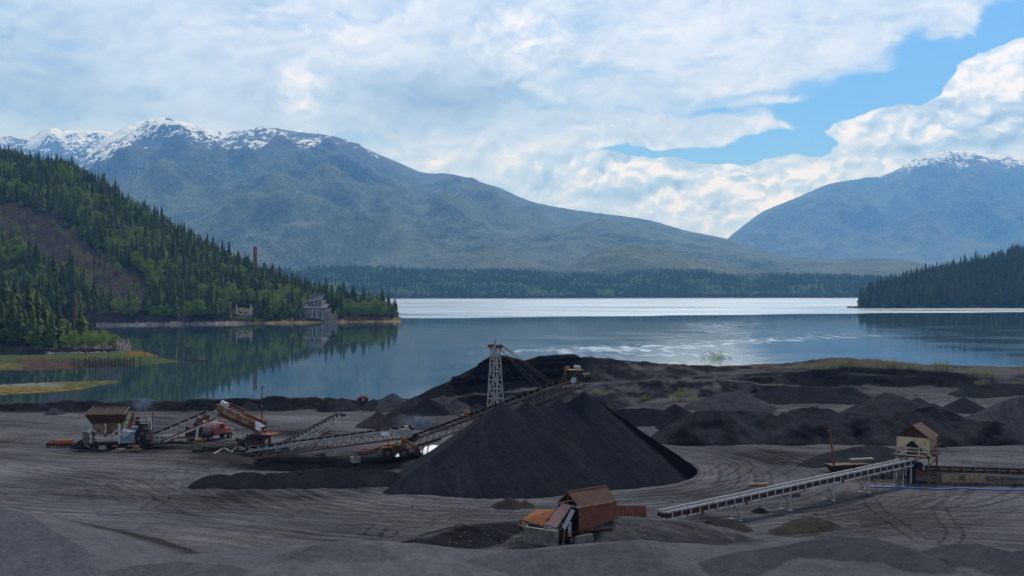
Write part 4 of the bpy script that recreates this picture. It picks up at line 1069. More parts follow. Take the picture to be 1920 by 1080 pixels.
# near-point taller trees at the left edge of the frame
for (px, py, Y, h) in [(8, 620, 545, 26), (28, 622, 548, 24), (52, 628, 545, 25), (70, 630, 552, 21), (88, 632, 540, 19), (40, 640, 528, 14), (110, 634, 548, 15), (-10, 630, 540, 24), (64, 645, 520, 11), (26, 650, 516, 12), (170, 640, 545, 12)]:
    x, y = XY(px, Y); z, t = point_z(np.array([px]), np.array([Y])); T.append((x, y, float(z[0]), h, 0, 'point'))
def _scrub(t):
    # stunted growth on the bare scree
    if t[5] == 'hill':
        px = 960 + F * t[0] / t[1]; py = 540 + F * (CZ - t[2]) / t[1]
        if in_poly(np.array([px]), np.array([py]), BARE[0])[0]: return (t[0], t[1], t[2], t[3] * (0.22 + 0.3 * random.random()), 1 if random.random() < 0.7 else 0, t[5])
    return t
T = [_scrub(t) for t in T]
TA = np.array([(t[0], t[1], t[2], t[3], t[4]) for t in T]); TZ = np.array([t[5] for t in T])
Tpx = 960 + F * TA[:, 0] / TA[:, 1]; Tpy = 540 + F * (CZ - TA[:, 2]) / TA[:, 1]; Tsize = TA[:, 3] / TA[:, 1] * F
# trees that stand behind the crest or behind others score lower
def visible_rank(kind, limit):
    idx = np.where((TA[:, 4] == kind) & (Tpx > -20) & (Tpx < 1940))[0]
    sc = Tsize[idx].copy()
    # occlusion guess: trees right in front of this one
    for j, i in enumerate(idx):
        fr = (np.abs(Tpx - Tpx[i]) < Tsize[i] * 0.22) & (TA[:, 1] < TA[i, 1]) & (Tpy - Tsize < Tpy[i] - Tsize[i] + 2)
        sc[j] *= 0.55 ** min(fr.sum(), 3)
    return idx[np.argsort(-sc)][:limit]
con_i = visible_rank(0, 300); dec_i = visible_rank(1, 300)
LBL = {
 (0, 'point', 0): ('tall dark spruce on the near left point at the photo edge', 'spruces on the near left point'),
 (0, 'point', 1): ('small spruce on the near left point beside the ragged red stump', 'small spruces by the ragged red stump'),
 (0, 'hill', 0): ('dark spruce on the upper hillside above the bare scree', 'spruces on the upper hillside'),
 (0, 'hill', 1): ('dark spruce on the wooded hill between the scree and the tall brick chimney', 'spruces between the scree and the chimney'),
 (0, 'hill', 2): ('dark spruce along the hill shore left of the small white ruin', 'spruces along the hill shore'),
 (0, 'hill', 3): ('dark spruce on the headland around the ruined powerhouse', 'spruces around the ruined powerhouse'),
 (0, 'headland', 0): ('dark spruce standing in the wall of trees on the right headland', 'spruces on the right headland'),
 (1, 'point', 0): ('light green leafy tree on the near left point at the photo edge', 'leafy trees on the near left point'),
 (1, 'point', 1): ('light green leafy bush at the tip of the near left point', 'leafy bushes at the tip of the near point'),
 (1, 'hill', 0): ('light green broadleaf tree on the upper hillside above the bare scree', 'broadleaf trees on the upper hillside'),
 (1, 'hill', 1): ('light green broadleaf tree on the hill between the scree and the tall brick chimney', 'broadleaf trees between the scree and the chimney'),
 (1, 'hill', 2): ('light green broadleaf tree along the hill shore left of the small white ruin', 'broadleaf trees along the hill shore'),
 (1, 'hill', 3): ('light green broadleaf tree on the headland around the ruined powerhouse', 'broadleaf trees around the ruined powerhouse'),
 (1, 'headland', 0): ('paler leafy tree low among the dark spruces of the right headland', 'leafy trees on the right headland'),
}
def zone_of(i):
    z = TZ[i]; px, py = Tpx[i], Tpy[i]
    if z == 'headland': return 0
    if z == 'point': return 0 if px < 105 else 1
    if px > 485: return 3
    line = np.interp(px, [-100, 40, 110, 160, 235, 278], [380, 378, 402, 440, 505, 530])
    if px < 260 and py < line + 4: return 0
    if py > 575: return 2
    return 1
def plant(i, kind):
    x, y, z, h = TA[i, :4]
    lab, grp = LBL[(kind, TZ[i], zone_of(i))]
    nm = 'broadleaf_tree' if kind else 'spruce_tree'
    t = empty(nm, (x, y, z - 0.2), RNG.uniform(0, 6.28), lab, 'tree', grp)
    w = RNG.uniform(0.85, 1.2) * (1.15 if kind else 1.0)
    if TZ[i] == 'point': w *= 1.35
    t.scale = (h * w, h * w, h)
    for nme, me in (('crown', (DEC_HI if kind else CON_HI)[RNG.integers(0, 3 if kind else 4)]), ('trunk', DEC_TR if kind else CON_TR)):
        o = bpy.data.objects.new(nme, me); C.objects.link(o); o.parent = t
for i in con_i: plant(i, 0)
for i in dec_i: plant(i, 1)
rest = np.ones(len(TA), bool); rest[con_i] = False; rest[dec_i] = False
for kind, protos, mat, nm, lab in ((0, CON_LO, M['spruce_s'], 'spruce_forest', 'mass of further dark spruces covering the wooded hill and the right headland'),
                                   (1, DEC_LO, M['alder_s'], 'broadleaf_forest', 'mass of further light green broadleaf trees between the spruces')):
    sel = np.where(rest & (TA[:, 4] == kind))[0]
    if len(sel) == 0: continue
    v, f, t, e = scatter_arrays(protos, TA[sel][:, :3] - [0, 0, .2], TA[sel][:, 3], RNG.uniform(0, 6.28, len(sel)), RNG.uniform(0.85, 1.25, len(sel)) * (1.15 if kind else 1), RNG.integers(0, len(protos), len(sel)))
    o = mesh_np(nm, v, f, mat, attrs={'tone': t, 'each': e}); tag(o, lab, 'forest', kind='stuff')
print('trees', len(TA), 'spruce ind', len(con_i), 'broadleaf ind', len(dec_i))

# far shore forest band
def far_forest():
    rg = np.random.default_rng(5); sp = 9.0
    xs = np.arange(-1000, 1400, sp); ys = np.arange(3085, 3760, sp * 1.25)
    A, B = np.meshgrid(xs, ys); A = (A + rg.uniform(-.5, .5, A.shape) * sp).ravel(); B = (B + rg.uniform(-.5, .5, B.shape) * sp).ravel()
    px = 960 + F * A / B
    fb = np.interp(px, [p[0] for p in FB], [p[1] for p in FB]); cy = np.interp(px, [-700, 2700], [3700, 3900])
    ok = (px > 470) & (px < 1720) & (B > fb + 4) & (B < cy + 12); A, B, px, fb, cy = A[ok], B[ok], px[ok], fb[ok], cy[ok]
    sp_ = np.interp(px, [p[0] for p in SIL_F], [p[1] for p in SIL_F]); cz = CZ - (sp_ - 540) * cy / F; t = np.clip((B - fb) / (cy - fb), 0, 1)
    # same surface as far_shore
    z = 0.5 + (cz - 0.5) * t ** 0.7
    wl = 300; r = ridged(A / wl + 0.25 * fbm(A / wl, B / wl, 2, 44), B / (wl * 1.5), 5, 41, 0.5) - 0.62; w = np.sin(t * pi) ** 0.7
    z = z + (cz - 0.5) * 0.05 * r * w + 12 * fbm(A / 120, B / 120, 3, 49) * w - 1.0
    cl = fbm(A / 110, B / 110, 3, 51); dec = rg.random(len(A)) < np.clip(0.30 + 1.5 * cl, 0.0, 0.9)
    h = np.where(dec, rg.uniform(14, 20, len(A)), rg.uniform(18, 29, len(A)))
    for kind, protos, mat, nm, lab in ((0, CON_XLO, M['spruce_f'], 'far_spruce_forest', 'hazy band of conifers along the far shore'), (1, DEC_XLO, M['alder_f'], 'far_broadleaf_forest', 'paler leafy patches in the far shore forest')):
        s = np.where(dec == bool(kind))[0]
        v, f, tt, e = scatter_arrays(protos, np.stack([A, B, z], -1)[s], h[s], rg.uniform(0, 6.28, len(s)), rg.uniform(0.9, 1.3, len(s)) * (1.3 if kind else 1), rg.integers(0, 3, len(s)))
        o = mesh_np(nm, v, f, mat, attrs={'tone': tt, 'each': e}); tag(o, lab, 'forest', kind='stuff')
    print('far trees', len(A))
far_forest()
# ================================================================== MATERIALS for the plant
def m_paint(name, c, rust=0.35, sc=1.2, rough=0.55, rustc=((0.10, 0.035, 0.018), (0.19, 0.075, 0.03)), dirt=0.35):
    m, nt, b, out = new_mat(name); co = objco(nt)
    n = noise(nt, co, sc, 6, 0.68); n2 = noise(nt, co, sc * 5, 4, 0.6); n3 = noise(nt, mapping(nt, co, (1, 1, 0.25)), sc * 2, 5, 0.6)
    r = mixc(nt, n2, *rustc)
    col = mixc(nt, n3.smooth(0.4, 0.75) * dirt, c, tuple(k * 0.45 for k in c))
    k = (n * 0.7 + n2 * 0.3).smooth(0.62 - rust * 0.42, 0.72 - rust * 0.42)
    setin(nt, b, 'Base Color', mixc(nt, k, col, r)); setin(nt, b, 'Roughness', k * 0.35 + rough)
    b.inputs['Specular IOR Level'].default_value = 0.12
    bump(nt, b, n2.s, 0.25, 0.03)
    return m
M['white'] = m_paint('weathered_white_paint', (0.52, 0.52, 0.50), 0.28)
M['pale'] = m_paint('pale_steel', (0.40, 0.42, 0.43), 0.22)
M['dull'] = m_paint('dull_tan_steel', (0.145, 0.125, 0.098), 0.30)
M['greysteel'] = m_paint('galvanised_grey_steel', (0.30, 0.30, 0.29), 0.18)
M['rust'] = m_paint('rusty_steel', (0.13, 0.05, 0.028), 0.5)
M['redrust'] = m_paint('red_oxide_steel', (0.20, 0.065, 0.045), 0.35)
M['darkrust'] = m_paint('dark_rusty_steel', (0.060, 0.030, 0.022), 0.35, rustc=((0.05, 0.022, 0.014), (0.10, 0.042, 0.022)))
M['orange'] = m_paint('orange_rust_sheet', (0.25, 0.085, 0.032), 0.3)
M['pinkpaint'] = m_paint('faded_pink_sheet', (0.27, 0.15, 0.135), 0.12)
M['tan'] = m_paint('rusty_tan_sheet', (0.27, 0.19, 0.11), 0.40)
M['cream'] = m_paint('cream_painted_board', (0.54, 0.42, 0.26), 0.18, dirt=0.4)
M['greyblue'] = m_paint('grey_blue_housing', (0.17, 0.21, 0.24), 0.12)
M['yellow'] = m_paint('faded_yellow_paint', (0.26, 0.125, 0.032), 0.5)
M['red'] = m_paint('faded_red_paint', (0.36, 0.085, 0.075), 0.15)
M['pinktank'] = m_paint('faded_pink_tank', (0.36, 0.20, 0.21), 0.15)
M['black'] = m_plain('black_iron', (0.014, 0.014, 0.015), 0.7)
M['dustbelt'] = m_plain('dusty_grey_belt', (0.10, 0.10, 0.105), 0.85)
M['rubber'] = m_plain('black_rubber', (0.013, 0.013, 0.014), 0.75)
M['concrete'] = m_plain('stained_concrete', (0.24, 0.22, 0.18), 0.9, var=0.35, sc=1.5)
M['concrete_pale'] = m_plain('pale_concrete', (0.20, 0.195, 0.18), 0.9, var=0.3, sc=0.4)
M['wood'] = m_plain('weathered_timber', (0.26, 0.18, 0.11), 0.9, var=0.4, sc=2)
M['darkwood'] = m_plain('wet_dark_timber', (0.035, 0.027, 0.021), 0.9, var=0.4, sc=2)
M['pile'] = m_plain('wet_black_pile', (0.028, 0.021, 0.018), 0.9, var=0.4, sc=2)
M['tarp'] = m_plain('white_plastic_sheet', (0.72, 0.74, 0.78), 0.5, var=0.08, sc=1)
M['blue'] = m_plain('blue_hose', (0.035, 0.10, 0.36), 0.5, var=0.15)
M['roofgrey'] = m_plain('grey_slate_roof', (0.10, 0.10, 0.105), 0.9, var=0.3, sc=0.5)
M['moss'] = m_plain('mossy_ruin', (0.10, 0.085, 0.035), 0.95, var=0.4, sc=0.6)
M['glassdark'] = m_plain('dark_void', (0.010, 0.010, 0.011), 0.6)
def m_brick():
    m, nt, b, out = new_mat('old_red_brick'); co = objco(nt)
    br = nd(nt, 'ShaderNodeTexBrick', {'Color1': (0.20, 0.07, 0.045, 1), 'Color2': (0.13, 0.05, 0.035, 1), 'Mortar': (0.14, 0.10, 0.08, 1), 'Scale': 2.0, 'Mortar Size': 0.02})
    sp = nt.nodes.new('ShaderNodeSeparateXYZ'); nt.links.new(co, sp.inputs[0])
    a = X(nt, sp.outputs[0]).m('ARCTAN2', X(nt, sp.outputs[1])) * 1.5
    cb = nt.nodes.new('ShaderNodeCombineXYZ'); nt.links.new(a.s, cb.inputs[0]); nt.links.new(sp.outputs[2], cb.inputs[1]); nt.links.new(cb.outputs[0], br.inputs['Vector'])
    n = noise(nt, co, 0.5, 5, 0.6); setin(nt, b, 'Base Color', mixc(nt, n.smooth(0.45, 0.7) * 0.6, br.outputs[0], (0.24, 0.13, 0.08))); b.inputs['Roughness'].default_value = 0.95
    bump(nt, b, n.s, 0.4, 0.2); return m
M['brick'] = m_brick()

def child(mb, name, mat, root, label=None, bevel=0.0, smooth=False):
    o = mb.build(name, M[mat], root, smooth=smooth, bevel=bevel)
    if label: o['label'] = label
    return o
def dup_child(src, name, root, loc):
    o = bpy.data.objects.new(name, src.data); C.objects.link(o); o.parent = root; o.location = loc
    return o

# ================================================================== CONVEYORS
def conveyor(label, p0, p1, width=1.3, depth=1.0, rail='white', truss='white', bracket=None, n_br=14, diag=True, belt='rubber', group=None, lower=None, thick=0.12, hood=None, brk_h=0.55, ribs=False):
    """inclined belt conveyor; the root sits at the lower end, local x runs up the belt (horizontal), z up"""
    p0, p1 = Vector(p0), Vector(p1); d = p1 - p0; L = math.hypot(d.x, d.y); yaw = atan2(d.y, d.x)
    root = empty('belt_conveyor', p0, yaw, label, 'conveyor', group)
    s = d.z / L; Ls = math.hypot(L, d.z); ca, sa = L / Ls, d.z / Ls
    pt = lambda t, y, h: (t * L - sa * h, y, t * d.z + ca * h)     # along, across, above belt line
    hw = width / 2
    bracket = bracket or rail
    # belt: trough on top, return run below
    mb = MB(); prof = [(-hw, 0.26), (-hw * 0.5, 0.02), (hw * 0.5, 0.02), (hw, 0.26)]
    for a, b in zip(prof[:-1], prof[1:]):
        mb.plate([pt(0, a[0], a[1] + brk_h - 0.25), pt(1, a[0], a[1] + brk_h - 0.25), pt(1, b[0], b[1] + brk_h - 0.25), pt(0, b[0], b[1] + brk_h - 0.25)], 0.04)
    mb.plate([pt(0, -hw * .8, -0.15), pt(1, -hw * .8, -0.15), pt(1, hw * .8, -0.15), pt(0, hw * .8, -0.15)], 0.04)
    child(mb, 'belt', belt, root)
    # side frames
    mb = MB()
    for y in (-hw - 0.10, hw + 0.10):
        mb.beam(pt(0, y, brk_h if ribs else 0), pt(1, y, brk_h if ribs else 0), thick, 0.24 if ribs else 0.20)
    child(mb, 'top_rail', rail, root)
    mb = MB()
    for y in (-hw - 0.10, hw + 0.10):
        mb.beam(pt(0.0, y, -depth), pt(1, y, -depth), thick, 0.18)
    child(mb, 'bottom_chord', lower or truss, root)
    if diag:
        mb = MB(); n = max(int(Ls / (depth * 1.15)), 4)
        for y in (-hw - 0.10, hw + 0.10):
            for i in range(n):
                a, b = i / n, (i + 1) / n
                mb.beam(pt(a, y, -depth), pt((a + b) / 2, y, -0.1), 0.08); mb.beam(pt((a + b) / 2, y, -0.1), pt(b, y, -depth), 0.08)
        for i in range(0, n + 1, 2): mb.beam(pt(i / n, -hw, -depth), pt(i / n, hw, -depth), 0.09)
        child(mb, 'lattice_web', truss, root)
    # idler brackets, one mesh copied along the belt
    mb = MB()
    for y in (-hw - 0.16, hw + 0.16):
        q = [Vector((-sa * h, y * k, ca * h)) for h, k in (((-depth, 1), (brk_h * 0.75, 1.02), (brk_h, 0.92)) if ribs else ((0.0, 1), (brk_h * 0.75, 1.02), (brk_h, 0.92)))]
        mb.beam(q[0], q[1], 0.13, 0.11); mb.beam(q[1], q[2], 0.12, 0.10)
    mb.cyl((-sa * 0.22, -hw * .9, ca * 0.22), (-sa * 0.22, hw * .9, ca * 0.22), 0.06, n=6)
    first = child(mb, 'idler_bracket', bracket, root)
    first.location = pt(0.5 / n_br, 0, 0)
    for i in range(1, n_br): dup_child(first, 'idler_bracket', root, pt((i + 0.5) / n_br, 0, 0))
    # pulleys
    for t, r in ((0.0, 0.32), (1.0, 0.38)):
        c = pt(t, 0, brk_h * 0.2); mb = MB().cyl((c[0], -hw - 0.05, c[2]), (c[0], hw + 0.05, c[2]), r, n=14)
        child(mb, 'pulley', 'black', root, smooth=False)
    return root, pt, yaw, L
def legs(root, pt, spots, hw, drop, mat, depth, w=0.14, brace=True):
    """pairs of legs hanging from the bottom chord down to local z = drop(t)"""
    for t in spots:
        zb = drop(t)
        for y in (-hw - 0.1, hw + 0.1):
            a = pt(t, y, -depth); mb = MB().beam(a, (a[0], y, zb), w, w, up=(1, 0, 0)); mb.box(a[0] - 0.22, a[0] + 0.22, y - 0.22, y + 0.22, zb - 0.05, zb + 0.06)
            child(mb, 'leg', mat, root)
        if brace:
            a = pt(t, 0, -depth); mb = MB().beam((a[0], -hw, zb + 0.35), (a[0], hw, zb + 0.35), 0.10); mb.beam((a[0], -hw, zb + 0.4), (a[0], hw, a[2]), 0.08)
            child(mb, 'leg_brace', 'dull', root)
def ground_drop(root, L):
    w = Matrix.Rotation(root.rotation_euler.z, 4, 'Z')
    def f(t):
        v = root.location + (w @ Vector((t * L, 0, 0))); return gz(v.x, v.y) - root.location.z
    return f

# --- long white railed conveyor at the right
pa, pb = P(1243, 966, 126.5), P(1705, 866, 160.2)
cE, ptE, yE, LE = conveyor('long straight conveyor with pale rails running down from the cream house to the rusty shed', pa, pb, 1.15, 0.42, 'pale', 'white', 'pale', 33, diag=False, thick=0.12, lower='white', brk_h=0.42, belt='dustbelt', ribs=True)
cE['group'] = 'belt conveyors'
mb = MB().plate([ptE(0, -0.50, 0.30), ptE(1, -0.50, 0.30), ptE(1, -0.50, -0.36), ptE(0, -0.50, -0.36)], 0.04)
child(mb, 'inner_plate', 'darkrust', cE)
legs(cE, ptE, (0.25, 0.44, 0.62, 0.78, 0.945), 0.62, ground_drop(cE, LE), 'pale', 0.42, 0.12)
for t in (0.115, 0.27, 0.66):
    a = ptE(t, -0.74, -0.30); child(MB().box(a[0] - 0.22, a[0] + 0.22, a[1] - 0.12, a[1] + 0.1, a[2] - 0.35, a[2] + 0.25), 'splice_plate', 'rust', cE)
# --- level conveyor leaving the photo at the right
pa, pb = P(1728, 881, 160.5), P(2080, 892, 158.2)
cF, ptF, yF, LF = conveyor('level black belt conveyor leaving the photo at the right edge', pa, pb, 1.1, 0.9, 'darkrust', 'dull', 'dull', 16, diag=False, brk_h=0.6)
cF['group'] = 'belt conveyors'
legs(cF, ptF, (0.08, 0.16, 0.42, 0.70, 0.95), 0.55, ground_drop(cF, LF), 'dull', 0.9, 0.16)
for t0, t1 in ((0.1, 0.19), (0.22, 0.33)):
    child(MB().box(ptF(t0, 0, 0)[0], ptF(t1, 0, 0)[0], -0.95, -0.80, -1.55, -0.35), 'timber_panel', 'wood', cF)
mb = MB().tube([ptF(0.3, -0.85, -0.5), ptF(0.38, -0.95, -1.3), ptF(0.46, -0.9, -1.7), ptF(0.6, -0.9, -1.2), ptF(0.75, -0.85, -0.7)], 0.04); child(mb, 'cable', 'black', cF)
mb = MB().beam(ptF(0.45, -0.8, -0.45), ptF(1, -0.8, -0.45), 0.08, 0.35); child(mb, 'side_skirt', 'greyblue', cF)

# --- stacker conveyor with lattice tower behind the big pile
pa, pb = Vector((-18.0, 190.2, 3.4)), P(1098, 706, 172.5)
cD, ptD, yD, LD = conveyor('long dark stacker conveyor climbing over the big pile', pa, pb, 1.3, 1.25, 'dull', 'dull', 'dull', 30, brk_h=0.75)
cD['group'] = 'belt conveyors'
def head_drive():
    r = cD
    for y, rr in ((-0.9, 0.62), (0.0, 0.66), (0.85, 0.62)):
        c = ptD(0.995, y, -0.05); child(MB().cyl((c[0], c[1] - 0.28, c[2]), (c[0], c[1] + 0.28, c[2]), rr, n=18), 'head_drum', 'rubber', r)
    c = ptD(0.955, -0.95, 0.0); child(MB().cyl((c[0], c[1] - 0.2, c[2]), (c[0], c[1] + 0.1, c[2]), 0.48, n=16), 'sheave', 'pale', r)
    c = ptD(0.93, 0, 0)
    mb = MB()
    for x in (-0.9, 0.9):
        for y in (-0.7, 0.7): mb.beam((c[0] + x, y, c[2] + 0.2), (c[0] + x + 0.25, y, c[2] + 1.75), 0.12)
    child(mb, 'motor_stand', 'dull', r)
    mb = MB().box(c[0] - 1.0, c[0] + 1.6, -0.9, 0.9, c[2] + 1.75, c[2] + 1.92); mb.box(c[0] - 1.0, c[0] - 0.8, -0.9, 0.9, c[2] + 1.92, c[2] + 2.35); child(mb, 'motor_platform', 'tan', r)
    child(MB().cyl((c[0] + 0.5, -0.1, c[2] + 2.35), (c[0] + 1.45, -0.1, c[2] + 2.3), 0.30, n=14), 'motor', 'pale', r)
    c2 = ptD(0.885, -0.7, 0.0); child(MB().beam(c2, (c2[0] + 0.75, c2[1], c2[2] + 2.6), 0.26, 0.2), 'guide_post', 'rust', r)
    c3 = ptD(0.365, -0.3, 0.75)   # drive perched half way
    mb = MB().box(c3[0] - 1.0, c3[0] + 0.9, -0.8, 0.8, c3[2] - 0.1, c3[2] + 0.05)
    for x in (-0.8, 0.7):
        mb.beam((c3[0] + x, -0.7, c3[2] - 0.8), (c3[0] + x, -0.7, c3[2]), 0.12); mb.beam((c3[0] + x, 0.7, c3[2] - 0.8), (c3[0] + x, 0.7, c3[2]), 0.12)
    child(mb, 'drive_platform', 'dull', r)
    mb = MB().cyl((c3[0] - 0.6, 0, c3[2] + 0.35), (c3[0] + 0.5, 0, c3[2] + 0.35), 0.32, n=12); mb.box(c3[0] - 0.35, c3[0] + 0.15, -0.3, 0.3, c3[2] + 0.6, c3[2] + 0.95); child(mb, 'drive_motor', 'tan', r)
    # weight box and black flywheel at the tail
    c4 = ptD(0.03, -0.8, 0.5); child(MB().cyl((c4[0], c4[1] - 0.35, c4[2]), (c4[0], c4[1] + 1.6, c4[2]), 0.95, n=20), 'tail_drum', 'rubber', r)
    mb = MB()
    for t in (0.10, 0.28, 0.52):
        q = ptD(t, -0.75, -1.25)
        for y in (-0.75, 0.75): mb.beam((q[0], y, q[2]), (q[0] - 0.4, y, q[2] - max(q[2] + 2.2, 0.6)), 0.16)
    child(mb, 'leg', 'dull', r)
    q0, q1 = ptD(0.04, 0, -1.3), ptD(0.20, 0, -1.6); child(MB().beam((q0[0], -0.9, q0[2]), (q1[0], -0.9, q1[2]), 0.35, 0.4), 'undercarriage_beam', 'darkrust', r)
head_drive()

def tower():
    w = Vector((-2.75, 182.0, 0)); z0 = 2.0; zt = 20.0
    root = empty('lattice_tower', (w.x, w.y, z0), yD, 'pale grey lattice steel tower standing astride the stacker conveyor', 'tower')
    H = zt - z0; b0, b1 = 1.35, 0.52
    hw = lambda z: b0 + (b1 - b0) * z / H
    for sx in (-1, 1):
        for sy in (-1, 1):
            child(MB().beam((sx * b0, sy * b0, 0), (sx * b1, sy * b1, H), 0.19, 0.19, up=(1, 0, 0)), 'leg', 'greysteel', root)
    lv = [6.2, 8.0, 9.7, 11.3, 12.8, 14.2, 15.5, 16.7, 17.6]
    mb = MB(); cross = MB()
    for i, z in enumerate(lv):
        h = hw(z); c = [(-h, -h, z), (h, -h, z), (h, h, z), (-h, h, z)]
        for k in range(4): mb.beam(c[k], c[(k + 1) % 4], 0.11, 0.11)
        if i + 1 < len(lv):
            z2 = lv[i + 1]; g = hw(z2); e = [(-g, -g, z2), (g, -g, z2), (g, g, z2), (-g, g, z2)]
            for k in range(4):
                a, b = (c[k], e[(k + 1) % 4]) if (i + k) % 2 else (c[(k + 1) % 4], e[k]); cross.beam(a, b, 0.09, 0.09)
    child(mb, 'girt', 'greysteel', root); child(cross, 'diagonal_brace', 'greysteel', root)
    mb = MB().box(-0.75, 0.75, -0.7, 0.7, H, H + 0.13); child(mb, 'top_plate', 'dull', root)
    for y in (-0.5, 0.5): child(MB().cyl((0.75, y - 0.15, H + 0.35), (0.75, y + 0.15, H + 0.35), 0.3, n=12), 'sheave', 'darkrust', root)
    mb = MB().beam((-0.9, -0.8, H + 0.1), (-0.9, -0.8, H + 0.7), 0.12); mb.beam((-0.9, 0.8, H + 0.1), (-0.9, 0.8, H + 0.7), 0.12); mb.box(-1.2, -0.5, -0.4, 0.4, H + 0.15, H + 0.65); child(mb, 'winch', 'rust', root)
    child(MB().cyl((0, 0, H + 0.1), (0, 0, H + 1.5), 0.06, n=6), 'mast', 'black', root)
    mb = MB().box(-1.7, 1.7, -1.5, 1.5, 5.75, 5.95) ; child(mb, 'base_frame', 'rust', root)
    M4 = Matrix.Rotation(-yD, 4, 'Z')
    hd = Vector(ptD(0.80, 0, 0)); tw = M4 @ (cD.location - root.location)
    # cables down to the boom
    for y, t in ((-0.85, 0.78), (-0.6, 0.80), (0.6, 0.83), (0.85, 0.85)):
        q = Vector(ptD(t, y, 0.1)) + tw; child(MB().beam((0.95, y, H + 0.3), q, 0.07, 0.07), 'stay_cable', 'darkrust', root)
    q = Vector(ptD(0.86, 0, 2.0)) + tw
    child(MB().beam((1.1, 0, H + 0.6), (7.5, 0, H - 2.6), 0.05, 0.05), 'hoist_rope', 'black', root)
tower()

# --- middle conveyor feeding the stacker, and the small white one behind
pa, pb = P(462, 846, 187.0), P(772, 805, 188.5)
cC, ptC, yC, LC = conveyor('middle conveyor with pale lattice sides feeding the stacker', pa, pb, 1.2, 1.35, 'pale', 'dull', 'pale', 20, brk_h=0.7)
cC['group'] = 'belt conveyors'
q = ptC(0.84, -0.85, -0.05); child(MB().box(q[0] - 0.75, q[0] + 0.75, q[1] - 0.08, q[1], q[2] - 0.28, q[2] + 0.28), 'sign_plate', 'tarp', cC, 'blank white plate on the side rail')
for t, zz in ((0.5, -2.6),):
    q = ptC(t, 0, -1.35); child(MB().box(q[0] - 0.7, q[0] + 0.7, -0.9, 0.9, q[2] - 1.3, q[2] - 0.1), 'support_block', 'concrete', cC)
    mb = MB().beam((q[0] - 0.5, 0, q[2] - 0.15), (q[0] - 0.5, 0, q[2] + 0.4), 0.3); child(mb, 'support_post', 'rust', cC)
q = ptC(0.97, 0, 0); mb = MB().box(q[0] - 1.2, q[0] + 0.9, -0.95, 0.95, q[2] - 1.2, q[2] + 0.15); child(mb, 'head_box', 'greysteel', cC)
mb = MB().plate([(q[0] + 0.6, -0.9, q[2] - 0.3), (q[0] + 0.6, 0.9, q[2] - 0.3), (q[0] - 0.3, 0.9, q[2] - 1.9), (q[0] - 0.3, -0.9, q[2] - 1.9)], 0.08); child(mb, 'discharge_chute', 'pale', cC)
mb = MB().cyl((q[0] - 0.4, -0.4, q[2] + 0.55), (q[0] + 0.3, -0.4, q[2] + 0.55), 0.26, n=10); child(mb, 'motor', 'white', cC)
mb = MB().beam(ptC(0.02, -0.7, -1.35), ptC(0.02, -0.7, -2.6), 0.3); mb.beam(ptC(0.14, -0.7, -1.35), ptC(0.14, -0.7, -2.4), 0.2); child(mb, 'tail_stand', 'darkrust', cC)

pa, pb = P(512, 845, 193.5), P(636, 779, 202)
cB, ptB, yB, LB = conveyor('short steep white conveyor standing behind the middle conveyor', pa, pb, 1.1, 1.15, 'white', 'white', 'white', 17, brk_h=0.55)
cB['group'] = 'belt conveyors'
a = Vector(ptB(0.86, -0.5, -1.1)); mb = MB().beam(a, (ptB(0.52, 0, 0)[0], -0.6, ptB(0.0, 0, 0)[2] - 0.6), 0.16); mb.beam((a.x, 0.5, a.z), (ptB(0.52, 0, 0)[0], 0.6, -0.6), 0.16); child(mb, 'raker_leg', 'rust', cB)
c = ptB(1.0, 0, 0.1); child(MB().cyl((c[0] + 0.2, -0.3, c[2]), (c[0] + 1.1, -0.3, c[2] - 0.05), 0.28, n=10), 'motor', 'black', cB)

# --- rusty conveyor rising from the hopper to the screen
pa, pb = P(264, 829, 197.5), P(416, 765, 199.5)
cA, ptA, yA, LA = conveyor('red and white lattice conveyor climbing from the feed hopper to the rusty screen', pa, pb, 1.3, 1.25, 'white', 'white', 'pale', 9, lower='redrust', brk_h=0.6)
cA['group'] = 'belt conveyors'
mb = MB()
for y in (-0.8, 0.8): mb.beam(ptA(0.02, y, -1.5), ptA(1, y, -1.5), 0.22, 0.28)
mb.beam((ptA(0.02, 0, 0)[0] - 0.3, -0.8, -1.45), (ptA(0.02, 0, 0)[0] - 0.3, -0.8, -2.6), 0.22); child(mb, 'carrying_beam', 'white', cA)
q = ptA(0.66, 0, -1.5)
for y in (-0.8, 0.8): child(MB().beam((q[0], y, q[2]), (q[0] - 0.3, y, gz(*XY(364, 198)) - cA.location.z), 0.26), 'leg', 'white', cA)
child(MB().beam((q[0], -0.8, q[2] - 2.6), (ptA(0.28, 0, 0)[0], -0.8, ptA(0.28, 0, -1.4)[2]), 0.16), 'diagonal_brace', 'tan', cA)
q = ptA(0.97, 0, -0.1); child(MB().box(q[0] - 0.7, q[0] + 0.6, -0.95, -0.80, q[2] - 1.5, q[2] + 0.35), 'head_plate', 'pale', cA)
for t in (0.72, 0.8): 
    q = ptA(t, -0.84, -0.5); child(MB().box(q[0] - 0.6, q[0] + 0.6, -0.90, -0.80, q[2] - 0.5, q[2] + 0.5), 'side_guard', 'redrust', cA)

